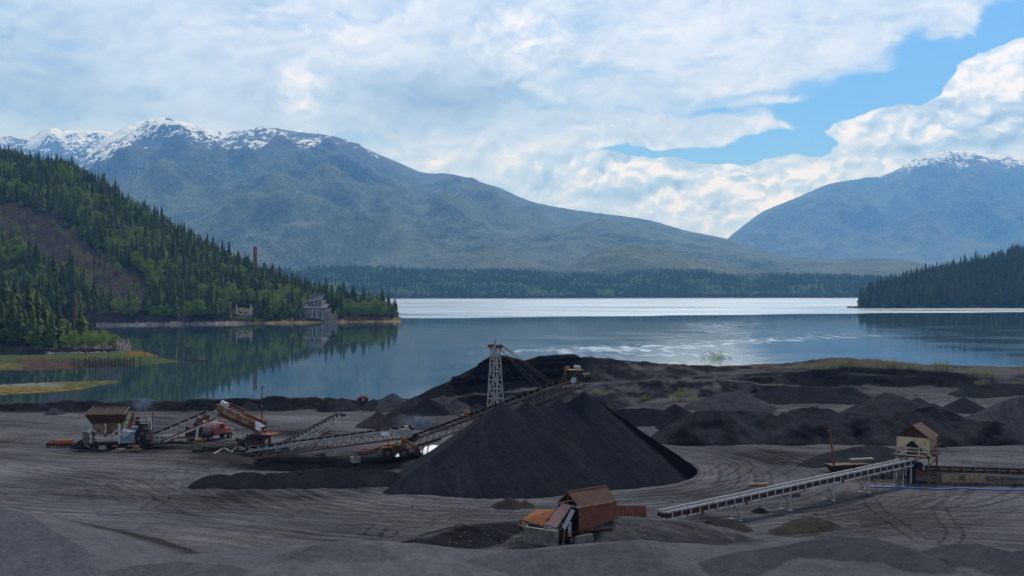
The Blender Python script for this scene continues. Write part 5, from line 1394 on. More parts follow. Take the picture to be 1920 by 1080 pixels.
# ================================================================== RUSTY SCREEN between the conveyors
def screen_unit():
    p0 = P(414, 768, 199.0); p1 = P(494, 803, 196.5)
    d = p1 - p0; L = math.hypot(d.x, d.y); yaw = atan2(d.y, d.x); root = empty('screening_unit', (p0.x, p0.y, gz(p0.x, p0.y)), yaw, 'rusty red inclined screen with a white motor and railed platform', 'screening unit')
    zb = p0.z - root.location.z; dz = d.z
    pt = lambda t, y, h: (t * L, y, zb + dz * t + h)
    def slab(h0, h1, y0, y1, t0=0.0, t1=1.0):
        mb = MB(); mb.hexa([pt(t0, y0, h0), pt(t1, y0, h0), pt(t1, y1, h0), pt(t0, y1, h0)], [pt(t0, y0, h1), pt(t1, y0, h1), pt(t1, y1, h1), pt(t0, y1, h1)]); return mb
    child(slab(-0.25, 1.0, -1.25, -1.13), 'side_plate', 'tan', root, 'rust blotched tan side plate'); child(slab(-0.25, 1.0, 1.13, 1.25), 'side_plate', 'rust', root)
    child(slab(0.25, 0.33, -1.13, 1.13), 'screen_deck', 'greysteel', root)
    child(slab(-0.95, -0.62, -1.2, -0.95), 'support_beam', 'redrust', root); child(slab(-0.95, -0.62, 0.95, 1.2), 'support_beam', 'redrust', root)
    child(slab(-0.62, -0.25, -1.05, 1.05, 0.05, 0.95), 'underpan', 'black', root)
    b = MB()
    for i in range(5): b.beam(pt(0.12 + 0.1 * i, -1.2, 1.02), pt(0.17 + 0.1 * i, 0.1, 1.06), 0.14, 0.08)
    child(b, 'spring_bar', 'white', root)
    b = MB(); b.beam(pt(0.12, 1.2, 1.5), pt(0.98, 1.2, 1.5), 0.10)
    for t in (0.12, 0.4, 0.7, 0.98): b.beam(pt(t, 1.2, 0.9), pt(t, 1.2, 1.5), 0.08)
    child(b, 'side_rail', 'redrust', root)
    b = MB().cyl(pt(0.06, -0.6, 1.45), pt(0.20, -0.6, 1.4), 0.52, n=14); child(b, 'motor', 'white', root)
    b = MB().box(-0.6, 0.7, -0.9, 0.5, zb + 0.75, zb + 1.0); b.cyl((-0.5, -0.9, zb + 0.6), (-0.5, 0.7, zb + 0.6), 0.4, n=12); child(b, 'drive_frame', 'darkrust', root)
    b = slab(-0.35, 1.05, -1.33, -1.25, 0.90, 1.04); child(b, 'end_plate', 'tarp', root, 'white plate at the lower end')
    # platform on the right
    zp = zb + dz - 0.9; x0 = L * 0.78; x1 = L + 2.4
    child(MB().box(x0, x1, -1.5, 1.5, zp - 0.16, zp), 'platform', 'redrust', root)
    b = MB()
    for y in (-1.45, 1.45):
        for h in (0.55, 1.05): b.beam((L + 0.2, y, zp + h), (x1, y, zp + h + 0.35), 0.07)
        for x in (L + 0.3, L + 1.3, x1 - 0.05): b.beam((x, y, zp), (x, y, zp + 1.3), 0.07)
    child(b, 'railing', 'redrust', root)
    child(MB().box(x0 - 0.2, L + 1.0, -1.3, 1.3, zp - 0.75, zp - 0.2), 'chute_box', 'black', root)
    child(MB().hexa([(L * .72, -0.8, zp - 1.9), (L * .95, -0.8, zp - 1.9), (L * .95, 0.8, zp - 1.9), (L * .72, 0.8, zp - 1.9)], [(L * .6, -1.2, zp - 0.75), (L * 1.05, -1.2, zp - 0.75), (L * 1.05, 1.2, zp - 0.75), (L * .6, 1.2, zp - 0.75)]), 'hopper_chute', 'darkrust', root)
    for x in (L * 0.72, L * 1.05):
        for y in (-1.3, 1.3): child(MB().beam((x, y, -0.5), (x, y, zp - 0.2), 0.30, up=(1, 0, 0)), 'leg', 'black', root)
    for x in (L + 1.0, x1 - 0.2):
        child(MB().beam((x, -1.4, -0.3), (x, -1.4, zp - 0.1), 0.14, up=(1, 0, 0)), 'platform_post', 'redrust', root)
    b = MB().beam((L * 0.45, -1.35, zp - 1.1), (x1 + 3.5, -1.35, zp - 2.3), 0.3, 0.45); child(b, 'transfer_chute', 'darkwood', root)
    b = MB()
    for i, x in enumerate((-0.3, 0.9, 1.7)): b.tube([(L * .5 + x, -1.3, zb + dz * .5 - 0.9), (L * .5 + x + 0.05, -1.3, zb + dz * .5 - 4.2)], 0.035, 5)
    b.tube([(L * .8, -1.4, zp - 0.8), (L * .78, -1.5, zp - 2.6), (L * .6, -1.5, zp - 3.4)], 0.05, 5)
    child(b, 'hanging_cable', 'black', root)
    for x, y, w, h in ((0.55, -1.0, 0.9, 1.0), (0.8, -1.2, 1.5, 0.8), (0.95, -1.1, 1.0, 1.2)):
        child(MB().box(L * x - w / 2, L * x + w / 2, y - 0.5, y + 0.6, -0.4, h), 'gear_box', 'darkrust', root)
screen_unit()

# ================================================================== FEED HOPPER
def feed_hopper():
    Y = 196.0; x, y = XY(203, Y); z = gz(x, y); root = empty('feed_hopper', (x, y, z), 0.05, 'large rusty feed hopper on a white braced frame at the far left of the plant', 'hopper')
    # flared upper bin: four plates
    W1, W2, D1, D2, z0, z1 = 3.55, 2.6, 1.9, 1.3, 4.5, 6.1
    f = MB().plate([(-W2, -D2, z0), (W2, -D2, z0), (W1, -D1, z1), (-W1, -D1, z1)], 0.08); child(f, 'front_panel', 'darkrust', root)
    f = MB().plate([(-W2, D2, z0), (W2, D2, z0), (W1 - 0.4, D1, z1 + 0.95), (-W1 + 0.4, D1, z1 + 0.95)], 0.08); child(f, 'back_panel', 'dull', root)
    for s in (-1, 1):
        f = MB().plate([(s * W2, -D2, z0), (s * W2, D2, z0), (s * (W1 - 0.4), D1, z1 + 0.95), (s * W1, -D1, z1)], 0.08); child(f, 'side_panel', 'darkrust', root)
    f = MB().beam((-W1, -D1 - 0.03, z1), (W1, -D1 - 0.03, z1), 0.16, 0.12); f.beam((-W1, -D1, z1), (-W1 + 0.4, D1, z1 + 0.95), 0.12); f.beam((W1, -D1, z1), (W1 - 0.4, D1, z1 + 0.95), 0.12); child(f, 'rim', 'dull', root)
    f = MB()
    for i in range(13): f.beam((-W1 + 0.5 + i * 0.52, -D1 + 0.05, z1 - 0.12), (-W1 + 0.75 + i * 0.48, D1 - 0.1, z1 + 0.6), 0.09, 0.2)
    child(f, 'grizzly_bars', 'dull', root)
    # tapering lower bin
    f = MB().hexa([(-1.9, -1.0, 2.4), (1.9, -1.0, 2.4), (1.9, 1.0, 2.4), (-1.9, 1.0, 2.4)], [(-2.45, -1.25, 4.45), (2.3, -1.25, 4.45), (2.3, 1.25, 4.45), (-2.45, 1.25, 4.45)]); child(f, 'lower_bin', 'tan', root)
    child(MB().box(-2.6, 2.45, -1.42, 1.4, 4.36, 4.54), 'collar', 'rust', root)
    for xx in (-2.55, 0.0, 2.4):
        for yy in (-1.5, 1.5):
            if xx == 0.0 and yy > 0: continue
            child(MB().beam((xx, yy, 0.9 if xx else 1.5), (xx, yy, 4.4), 0.30 if xx else 0.26, up=(1, 0, 0)), 'post', 'white', root)
    for s in (-1, 1): child(MB().beam((s * 2.45, -1.55, 3.6), (s * 0.15, -1.55, 1.6), 0.2), 'diagonal_brace', 'white', root)
    child(MB().beam((-2.1, -1.52, 2.0), (2.2, -1.52, 2.0), 0.18), 'crossbeam', 'white', root)
    child(MB().box(-0.32, 0.32, -1.78, -1.60, 2.15, 2.7), 'gate_actuator', 'yellow', root, 'yellow box on the middle post')
    f = MB().cyl((-3.1, -1.5, 3.0), (-2.6, -1.5, 3.0), 0.34, n=10); child(f, 'motor', 'white', root)
    child(MB().box(-3.0, 9.5, -1.35, 1.35, 0.6, 0.95), 'skid_frame', 'black', root)
    child(MB().beam((-2.9, -1.5, 1.05), (2.4, -1.5, 1.15), 0.25, 0.28), 'feeder_belt', 'darkrust', root)
    for xx in (-2.4, -0.2, 2.6, 6.5): child(MB().box(xx - 0.5, xx + 0.5, -1.2, 1.2, -0.2, 0.62), 'skid_foot', 'black', root)
    # tilted red side door
    f = MB().plate([(3.85, -1.4, 3.6), (4.4, -1.6, 3.55), (5.0, -1.2, 5.3), (4.75, -1.1, 6.5), (4.1, -1.4, 5.0)], 0.12); child(f, 'side_door', 'redrust', root)
    f = MB().plate([(4.6, 0.1, 3.9), (5.6, 0.2, 3.9), (5.5, 0.2, 5.4), (4.9, 0.1, 5.4)], 0.1); child(f, 'side_door', 'darkrust', root)
    child(MB().beam((3.0, -1.3, 3.4), (3.6, -1.3, 4.6), 0.35, 0.12), 'deflector', 'pale', root)
    # housings to the right
    f = MB().hexa([(2.65, -1.7, 0.95), (5.1, -1.7, 0.95), (5.1, 0.4, 0.95), (2.65, 0.4, 0.95)], [(2.75, -1.6, 3.0), (5.0, -1.6, 2.9), (5.0, 0.3, 2.9), (2.75, 0.3, 3.2)]); child(f, 'drive_housing', 'greyblue', root, 'dented grey blue housing')
    f = MB().plate([(2.6, -1.78, 2.6), (3.6, -1.78, 3.3), (4.4, -1.78, 2.7), (3.4, -1.78, 1.9)], 0.07); child(f, 'guard_plate', 'pale', root)
    f = MB().box(5.2, 7.6, -1.2, 0.9, 0.95, 3.4); f.box(5.6, 7.2, -1.0, 0.7, 3.4, 4.3); child(f, 'engine', 'black', root)
    f = MB().cyl((4.6, -1.3, 3.55), (5.6, -1.3, 3.6), 0.36, n=12); child(f, 'air_tank', 'greyblue', root)
    f = MB().beam((5.4, -1.2, 4.95), (7.9, -1.2, 4.9), 0.14); f.beam((7.9, -1.2, 4.9), (7.9, -1.2, 3.2), 0.16); f.beam((7.4, -1.2, 4.7), (7.4, -1.2, 3.3), 0.12); child(f, 'guard_frame', 'white', root)
    f = MB().cyl((7.6, -1.2, 4.9), (7.6, -1.2, 5.35), 0.2, n=10); child(f, 'air_filter', 'white', root)
    f = MB().cyl((7.7, 0.4, 4.3), (7.7, 0.4, 6.4), 0.1, n=8); child(f, 'exhaust_pipe', 'rust', root)
    for cx, cz, r in ((6.9, 3.6, 0.5), (6.3, 2.6, 0.32), (7.4, 2.1, 0.36), (5.7, 1.7, 0.3)): child(MB().cyl((cx, -1.42, cz), (cx, -1.22, cz), r * 0.8, n=14), 'pulley', 'dull', root)
    f = MB()
    for i in range(4): f.beam((7.0, -1.3, 1.5 + i * 0.4), (8.6, -1.3, 2.0 + i * 0.45), 0.22, 0.16)
    child(f, 'belt_guard', 'dull', root)
feed_hopper()
M['concrete_dark'] = m_plain('dirty_concrete', (0.135, 0.125, 0.105), 0.9, var=0.35, sc=1.5)
# ================================================================== CREAM CONVEYOR HOUSE
def cream_house():
    Y = 163.0; x, y = XY(1719, Y); zg = gz(x, y); root = empty('conveyor_house', (x, y, zg), radians(-36), 'small cream conveyor house on posts with a steep brown gable roof', 'building')
    top = P(1716, 817, Y).z - zg; floor = P(1716, 849, Y).z - zg; rz_ = P(1716, 795, Y).z - zg; w = 2.3; d = 2.1
    # front wall: boards with an open gable shaped doorway
    op = 1.55
    f = MB(); f.plate([(-w, -d, floor + 0.6), (-w, -d, top), (0, -d, top), (0, -d, top - 0.45)], 0.10); f.plate([(0, -d, top - 0.45), (0, -d, top), (w, -d, top), (w, -d, floor + 0.6)], 0.10); child(f, 'front_wall', 'cream', root)
    f = MB().box(w - 0.10, w, -d + 0.06, d, floor + 0.6, top); child(f, 'side_wall', 'cream', root); f = MB().box(-w, -w + 0.10, -d + 0.06, d, floor + 0.6, top); child(f, 'side_wall', 'cream', root)
    f = MB().box(-w + 0.1, w - 0.1, d - 0.10, d, floor, top); child(f, 'back_wall', 'greysteel', root)
    f = MB().plate([(-w - 0.05, -d + 0.02, top + 0.01), (w + 0.05, -d + 0.02, top + 0.01), (0, -d + 0.02, rz_ - 0.05)], 0.08); child(f, 'gable_panel', 'darkrust', root, 'dark brown corrugated gable')
    rf = MB()
    for s in (-1, 1): rf.plate([(0, -d - 0.25, rz_), (0, d + 0.2, rz_), (s * (w + 0.30), d + 0.2, top - 0.06), (s * (w + 0.30), -d - 0.25, top - 0.06)], 0.10)
    roof = child(rf, 'roof', 'roofbrown', root)
    rb = MB()
    for s in (-1, 1):
        for i in range(9):
            yy = -d - 0.2 + i * (2 * d + 0.35) / 8; rb.beam((0, yy, rz_ + 0.07), (s * (w + 0.3), yy, top + 0.02), 0.06, 0.05)
    child(rb, 'roof_ribs', 'roofbrown', roof)
    # gable frame in front of the wall
    g = MB(); a = (0, -d - 0.14, top - 0.30)
    for s in (-1, 1): g.beam(a, (s * 2.75, -d - 0.14, floor - 0.15), 0.26, 0.14)
    child(g, 'gable_frame', 'cream', root)
    g = MB()
    for s in (-1, 1): g.beam((s * 0.95, -d - 0.12, floor - 0.6), (s * 0.95, -d - 0.12, top - 1.1), 0.17, 0.14, up=(0, 1, 0))
    g.beam((-0.95, -d - 0.13, floor + 0.95), (0.95, -d - 0.13, floor + 0.95), 0.14); g.beam((-2.0, -d - 0.13, floor - 0.1), (2.0, -d - 0.13, floor - 0.1), 0.14, 0.16)
    child(g, 'door_frame', 'cream', root)
    g = MB()
    for s in (-1, 1): g.beam((s * 2.3, -d - 0.1, floor + 0.35), (s * 0.95, -d - 0.1, floor - 0.65), 0.12, 0.12)
    child(g, 'corner_brace', 'tan', root)
    child(MB().box(-w - 0.2, w + 0.2, -d - 0.3, d + 0.3, floor - 0.35, floor - 0.2), 'floor_deck', 'darkrust', root)
    for sx in (-1, 1):
        for sy in (-1, 1):
            child(MB().beam((sx * w, sy * d, -0.3), (sx * w, sy * d, floor - 0.3), 0.26, up=(1, 0, 0)), 'post', 'tan' if sx > 0 else 'pale', root)
    g = MB()
    for z0, z1 in ((0.6, 2.2), (2.2, 0.6)): g.beam((w + 0.02, -d, z0), (w + 0.02, d, z1), 0.12)
    for i in range(5): g.beam((w + 0.16, -d + 0.4 + i * 0.8, floor - 0.2), (w + 0.16, -d + 0.4 + i * 0.8, top - 0.3), 0.14, 0.06, up=(1, 0, 0))
    g.beam((w + 0.1, -d - 0.2, 2.4), (w + 0.1, d + 0.3, 3.4), 0.13); g.beam((w + 0.25, 0, floor + 1.0), (w + 0.9, 1.0, floor + 1.6), 0.16)
    g.beam((w + 0.25, 0, floor - 0.3), (w + 0.9, 1.0, floor + 0.3), 0.14)
    child(g, 'side_framing', 'rust', root)
    child(MB().box(0.35, 1.9, -d - 0.5, -d + 1.2, 1.0, 2.0), 'machine_base', 'redrust', root)
    g = MB().cyl((-0.35, -d - 0.9, floor - 0.75), (0.45, -d - 0.9, floor - 0.7), 0.36, n=12); child(g, 'motor', 'pale', root)
    g = MB().cyl((0.6, -d - 0.8, floor - 0.7), (0.95, -d - 0.8, floor - 0.7), 0.3, n=12); child(g, 'gearbox', 'tan', root)
    g = MB().cyl((1.1, -d - 0.55, 2.5), (1.1, -d - 0.35, 2.5), 0.55, n=16); child(g, 'pulley', 'black', root)
    g = MB().box(-0.5, 0.55, -d - 1.1, -d - 0.1, -0.2, floor - 1.1); child(g, 'discharge_box', 'black', root)
    g = MB().beam((0.1, -d - 1.2, -0.2), (0.1, -d - 1.15, floor - 1.1), 0.3, 0.2, up=(1, 0, 0)); g.beam((1.7, -d - 0.6, 1.9), (1.9, -d - 0.6, floor - 0.4), 0.2, 0.12, up=(1, 0, 0)); child(g, 'guard_sheet', 'pale', root)
M['roofbrown'] = m_paint('brown_corrugated_roof', (0.105, 0.072, 0.056), 0.25)
cream_house()
# structure of timbers under the house end of the conveyors
def crib():
    p = on_yard(1672, 893); root = empty('timber_crib', p, 0.1, 'low dark timber crib in the shadow under the cream house', 'crib')
    for i in range(4): child(MB().box(-3.2 + i * 1.6, -2.9 + i * 1.6, -0.2, 0.1, -0.2, 1.5), 'post', 'darkwood', root)
    child(MB().box(-3.6, 2.6, -0.2, 0.2, 1.5, 1.8), 'cap_beam', 'darkwood', root); child(MB().beam((-3.2, -0.05, 0.1), (2.2, -0.05, 1.4), 0.14), 'brace', 'wood', root)
crib()
def low_hopper():
    p = on_yard(1590, 884); root = empty('low_bin', p, radians(15), 'low rusty bin with a pale rim behind the white railed conveyor', 'bin')
    child(MB().hexa([(-2.6, -0.9, 0), (2.4, -0.9, 0), (2.4, 0.9, 0), (-2.6, 0.9, 0)], [(-3.4, -1.2, 1.2), (3.0, -1.2, 1.2), (3.0, 1.2, 1.2), (-3.4, 1.2, 1.2)]), 'bin_body', 'darkrust', root)
    child(MB().beam((-3.4, -1.25, 1.22), (3.0, -1.25, 1.22), 0.14), 'rim', 'dull', root)
    child(MB().box(1.0, 5.0, 0.6, 1.4, 1.5, 1.75), 'deck_plank', 'concrete', root)
low_hopper()

# ================================================================== LEANING DERRICK POLE
def derrick():
    b = on_yard(1566, 886); root = empty('leaning_pole', b, 0, 'leaning rusty pole stayed by cables behind the white railed conveyor', 'pole')
    t = P(1556, 808, b.y) - b
    child(MB().cyl((0, 0, -0.3), t, 0.20, 0.15, n=8), 'mast', 'redrust', root)
    e = P(1640, 868, b.y - 4) - b; e2 = P(1554, 880, b.y + 1) - b
    child(MB().cyl(t, e, 0.035, n=5), 'stay_cable', 'black', root); child(MB().cyl(t + Vector((-0.25, 0, 0)), e2, 0.03, n=5), 'stay_cable', 'black', root)
    child(MB().box(t.x - 0.35, t.x + 0.3, -0.15, 0.15, t.z - 0.15, t.z + 0.15), 'head_block', 'rust', root)
derrick()

# ================================================================== RUSTY SHED in the pit
def shed():
    root = empty('rusty_shed', (6.12, 120.0, 2.4), radians(39), 'rusty gabled feed shed with tilted orange and pink sheets in the foreground pit', 'shed')
    # local x runs back along the ridge, y to the left (away from viewer left), ridge starts at x=0
    L = 5.7; w = 1.72; zr = 5.3; ze = 3.95; zw = 1.0
    rf = MB()
    for s in (-1, 1): rf.plate([(0, 0, zr), (L, 0, zr), (L, s * (w + 0.06), ze - 0.03), (0, s * (w + 0.06), ze - 0.03)], 0.07)
    roof = child(rf, 'roof', 'roofrust', root)
    child(MB().beam((-0.05, 0, zr + 0.06), (L + 0.05, 0, zr + 0.06), 0.16, 0.05), 'ridge_cap', 'rust', roof)
    child(MB().beam((0, -w - 0.1, ze - 0.05), (L, -w - 0.1, ze - 0.05), 0.10, 0.10), 'gutter', 'tan', roof)
    f = MB().plate([(0.05, -w, ze - 0.12), (L, -w, ze - 0.12), (L, -w, 1.9), (3.2, -w, 1.6), (1.6, -w, 0.8), (0.55, -w, 0.5), (0.1, -w, 1.9)], 0.06); child(f, 'side_wall', 'redrust', root)
    f = MB().plate([(0.05, w, ze - 0.12), (L, w, ze - 0.12), (L, w, 1.2), (0.1, w, 1.6)], 0.06); child(f, 'side_wall', 'rust', root)
    f = MB().plate([(L - 0.05, -w + 0.05, ze - 0.1), (L - 0.05, 0, zr - 0.1), (L - 0.05, w - 0.05, ze - 0.1), (L - 0.05, w - 0.05, 1.2), (L - 0.05, -w + 0.05, 1.9)], 0.05); child(f, 'back_wall', 'rust', root)
    g = MB()
    for s in (-1, 1): g.beam((0.02, 0, zr - 0.04), (0.02, s * w, ze - 0.06), 0.12)
    g.beam((0.02, 0, zr), (0.02, 0, ze - 0.1), 0.14, up=(1, 0, 0)); g.beam((0.02, -w, ze - 0.1), (0.02, w, ze - 0.1), 0.18, 0.16); child(g, 'gable_frame', 'rust', root)
    for s in (-1, 1): child(MB().beam((0.15, s * (w - 0.1), -0.6), (0.15, s * (w - 0.1), ze), 0.2, up=(1, 0, 0)), 'post', 'darkrust', root)
    for yy in (-0.95, 1.1, -1.75): child(MB().box(-0.22, 0.0, yy - 0.2, yy + 0.25, ze - 0.15, ze + 0.05), 'bracket', 'concrete_pale', root)
    # tilted front sheets
    f = MB().plate([(-0.15, 0.75, ze + 0.05), (-0.15, -0.75, ze + 0.02), (-2.0, -0.45, 1.75), (-2.0, 1.35, 1.85)], 0.06); child(f, 'front_sheet', 'pinkpaint', root, 'faded pink tilted sheet')
    f = MB().plate([(-0.2, -0.72, ze - 0.35), (-0.2, -1.35, ze - 0.45), (-1.5, -1.25, 1.6), (-1.5, -0.7, 1.8)], 0.05); child(f, 'front_sheet', 'greysteel', root, 'bare grey tilted sheet')
    f = MB().plate([(-0.4, 1.55, ze - 0.75), (-1.2, 3.75, ze - 1.0), (-3.1, 4.3, 2.0), (-2.4, 1.5, 1.7)], 0.07); child(f, 'front_sheet', 'orange', root, 'bright orange rusty sheet')
    # trough beneath, leaning junk
    f = MB().hexa([(-2.9, -0.6, 0.2), (-0.6, -0.6, 0.2), (-0.6, 3.6, 0.2), (-2.9, 3.6, 0.2)], [(-3.2, -0.9, 1.35), (-0.4, -0.9, 1.35), (-0.4, 4.2, 1.35), (-3.2, 4.8, 1.35)]); child(f, 'trough', 'darkrust', root)
    f = MB().box(-2.5, -0.4, -1.0, 3.8, 1.36, 1.62); child(f, 'black_liner', 'black', root)
    f = MB().beam((-2.9, 5.2, 0.9), (-2.3, 4.9, 2.2), 0.35, 0.08); f.beam((-3.0, 4.6, 1.2), (-2.0, 3.0, 1.3), 0.25, 0.12); child(f, 'scrap_plate', 'rust', root)
    child(MB().box(-3.3, -3.05, 3.6, 3.95, 1.25, 1.75), 'wood_block', 'wood', root)
    f = MB(); f.cyl((-1.2, -0.9, 1.9), (-2.3, -1.5, -0.9), 0.09, n=7); child(f, 'strut', 'dull', root)
    child(MB().cyl((-1.0, -1.0, 2.2), (-1.4, 0.3, 0.3), 0.10, n=7), 'strut', 'darkrust', root)
    f = MB().beam((-0.9, -1.3, 2.4), (-1.2, -1.6, 0.9), 0.34, 0.06); child(f, 'guard_plate', 'greysteel', root)
    child(MB().cyl((-0.9, -1.75, 0.45), (-0.9, -1.55, 0.45), 0.28, n=12), 'roller', 'dull', root)
    f = MB()
    for i in range(5): f.beam((-2.6, -1.1 + 0.05 * i, -0.6 + 0.27 * i), (-2.2, 1.4, -0.6 + 0.27 * i), 0.16, 0.14)
    child(f, 'timber_stack', 'darkwood', root)
    f = MB().box(-3.35, -2.9, -0.45, -0.25, -0.9, 0.25); child(f, 'stake', 'wood', root)
M['roofrust'] = m_paint('rusty_corrugated_roof', (0.050, 0.024, 0.015), 0.30, 1.6, rustc=((0.032, 0.015, 0.010), (0.085, 0.036, 0.018)))
shed()
def conc_wall(label, a, b, h, z):
    p, q = Vector(a), Vector(b); d = q - p; root = empty('concrete_wall', (p.x, p.y, z), atan2(d.y, d.x), label, 'wall', None); L = math.hypot(d.x, d.y)
    n = max(1, int(L / 2.3))
    for i in range(n): child(MB().box(i * L / n + 0.02, (i + 1) * L / n - 0.02, -0.2, 0.2, 0, h), 'wall_panel', 'concrete_dark', root, bevel=0.03)
    child(MB().box(0, L, -0.32, 0.2, -0.6, -0.02), 'footing', 'concrete_dark', root, bevel=0.03)
    return root
def at(px, py, Y): return P(px, py, Y)
w1 = at(983, 994, 118.6); w2 = at(1046, 996, 116.2)
conc_wall('stained concrete retaining wall below the orange sheet of the shed', (w1.x, w1.y, 0), (w2.x, w2.y, 0), 1.15, at(1015, 1013, 117).z)
w1 = at(1080, 1004, 116.8); w2 = at(1110, 1003, 118.2)
conc_wall('short pale concrete slab right of the timber stack in the pit', (w1.x, w1.y, 0), (w2.x, w2.y, 0), 0.4, at(1090, 1012, 117).z)
def plate_thing(name, label, cat, pts, th, mat, ribs=None):
    p = [Vector(q) for q in pts]; c = sum(p, Vector()) / len(p); root = empty(name, c, 0, label, cat)
    child(MB().plate([q - c for q in p], th), 'sheet', mat, root)
    if ribs:
        a, b = p[0] - c, p[1] - c; e, f_ = p[3] - c, p[2] - c; mb = MB(); off = Vector((0, -0.06, 0))
        for i in range(ribs): t = i / (ribs - 1); mb.beam(a.lerp(b, t) + off, e.lerp(f_, t) + off, 0.08, 0.08)
        child(mb, 'stiffener', mat, root)
    return root
plate_thing('retaining_plate', 'rusty red retaining plate sticking up behind the shed', 'plate', [at(1150, 947, 124), at(1211, 949, 129), at(1211, 975, 129), at(1150, 975, 124)], 0.08, 'redrust', 4)
def logpile(px, py, Y, n, Ls, label, mat='wood', ang=0.2, cat='timber'):
    p = at(px, py, Y); p.z = gz(p.x, p.y); root = empty('timber_log', p, ang, label, cat)
    mb = MB(); 
    r = Ls[1]; mb.cyl((-Ls[0] / 2, 0, r * 0.8), (Ls[0] / 2, 0, r * 0.9), r, r * 0.85, 10); child(mb, 'log', mat, root)
    mb = MB().cyl((Ls[0] * 0.1, -r * 0.7, r), (Ls[0] * 0.15, -r * 1.3, r * 1.5), r * 0.25, r * 0.15, 6); child(mb, 'branch_stub', mat, root)
    return root
logpile(1421, 917, 158, 1, (2.6, 0.28), 'pale log lying behind the white railed conveyor', ang=0.1)
logpile(1490, 931, 150.5, 1, (1.5, 0.42), 'short thick log under the white railed conveyor', ang=0.35)
logpile(1488, 993, 129, 1, (1.2, 0.2), 'reddish log on the left of the brown foreground mound', 'rust', 0.0)
logpile(1532, 990, 129.8, 1, (1.1, 0.16), 'pale log on the front of the brown foreground mound', ang=-0.1)
logpile(1122, 997, 119.4, 1, (3.2, 0.22), 'dark rusty beam lying beside the shed pit', 'darkrust', ang=0.3)

# ================================================================== TANK WRECK, BLOCKS, SCRAP at the left
def boiler():
    p = on_yard(112, 838); root = empty('rusty_boiler', p, 0.06, 'rusty cylinder on a skid lying at the far left of the yard', 'tank')
    child(MB().cyl((-0.9, 0, 0.75), (2.4, 0, 0.85), 0.55, n=16), 'cylinder', 'orange', root); child(MB().cyl((-1.05, 0, 0.75), (-0.9, 0, 0.75), 0.62, n=16), 'flange', 'rust', root)
    child(MB().box(-2.2, 2.5, -0.5, -0.3, 0.0, 0.25), 'skid', 'tan', root); child(MB().box(-2.2, 2.5, 0.3, 0.5, 0.0, 0.25), 'skid', 'tan', root)
    mb = MB().box(-2.3, -1.1, -0.4, 0.4, 0.25, 0.75); mb.beam((-2.3, 0, 0.6), (-1.3, 0, 1.15), 0.15); child(mb, 'engine_block', 'darkrust', root)
boiler()
bl = bpy.data.meshes.new('x'); 
def block(px, z, dx, label):
    x, y = XY(px, 195.2); g = gz(x, y); root = empty('concrete_block', (x + dx, y, g + z), random.uniform(-.04, .04), label, 'concrete block', 'concrete blocks stacked beside the hopper')
    child(MB().box(-0.95, 0.95, -0.5, 0.5, 0, 0.93), 'block', 'concrete_dark', root, bevel=0.05); child(MB().box(-0.3, 0.3, -0.12, 0.12, 0.93, 1.0), 'lifting_key', 'concrete_dark', root)
block(168, 0.0, 0.1, 'lowest grey concrete block in the stack beside the hopper'); block(166, 1.02, 0.0, 'middle grey concrete block in the stack beside the hopper'); block(167, 2.04, -0.05, 'topmost grey concrete block in the stack beside the hopper')
def small_block(px, py, sx, sz, label, mat='concrete', name='footing_block'):
    p = on_yard(px, py); root = empty(name, p, random.uniform(-.3, .3), label, 'block')
    child(MB().hexa([(-sx, -sx * .6, -0.1), (sx, -sx * .6, -0.1), (sx, sx * .6, -0.1), (-sx, sx * .6, -0.1)], [(-sx * .85, -sx * .5, sz), (sx * .9, -sx * .5, sz), (sx * .9, sx * .5, sz), (-sx * .85, sx * .5, sz)]), 'block', mat, root, bevel=0.05)
    mb = MB().cyl((-sx * .3, 0, sz), (-sx * .3, 0, sz + 0.12), 0.05, n=6); child(mb, 'lifting_eye', 'rust', root)
small_block(192, 842, 0.6, 0.6, 'pale footing block under the front of the hopper')
def scrap(px, py, label, seed, n, W_, mats):
    p = on_yard(px, py); root = empty('scrap_heap', p, 0, label, 'scrap'); rg = random.Random(seed)
    for i in range(n):
        a = Vector((rg.uniform(-W_, W_), rg.uniform(-0.6, 0.6), rg.uniform(0.1, 0.5))); L = rg.uniform(0.8, 2.6); an = rg.uniform(-0.4, 0.4)
        b = a + Vector((cos(an) * L, sin(an) * L, rg.uniform(-0.15, 0.35)))
        child(MB().beam(a, b, rg.uniform(0.12, 0.3), rg.uniform(0.08, 0.25)), 'scrap_piece', rg.choice(mats), root)
scrap(224, 848, 'heap of mixed timber and steel scrap in front of the hopper', 3, 11, 2.6, ['wood', 'darkrust', 'concrete', 'darkwood', 'tan'])
small_block(255, 846, 0.55, 0.9, 'small orange rusty box beside the scrap heap', 'orange', 'rusty_box')
scrap(450, 846, 'tangle of dark pipes and hoses left of the screen legs', 8, 9, 2.4, ['black', 'darkwood', 'greysteel', 'darkrust'])
scrap(530, 853, 'tangle of rusty struts and black pipes under the left end of the middle conveyor', 11, 12, 3.2, ['black', 'darkrust', 'dull', 'rust', 'darkwood'])
scrap(600, 858, 'row of rusty bars and rollers lying under the middle conveyor', 13, 9, 2.6, ['black', 'darkrust', 'dull', 'redrust'])
scrap(700, 850, 'pile of dark rusty machine parts left of the loader wheel', 17, 12, 2.6, ['black', 'darkrust', 'rust', 'dull', 'redrust'])
scrap(1062, 1006, 'collapsed dark timbers and bars in the pit below the pink sheet', 19, 10, 1.4, ['darkwood', 'darkrust', 'black', 'rust'])
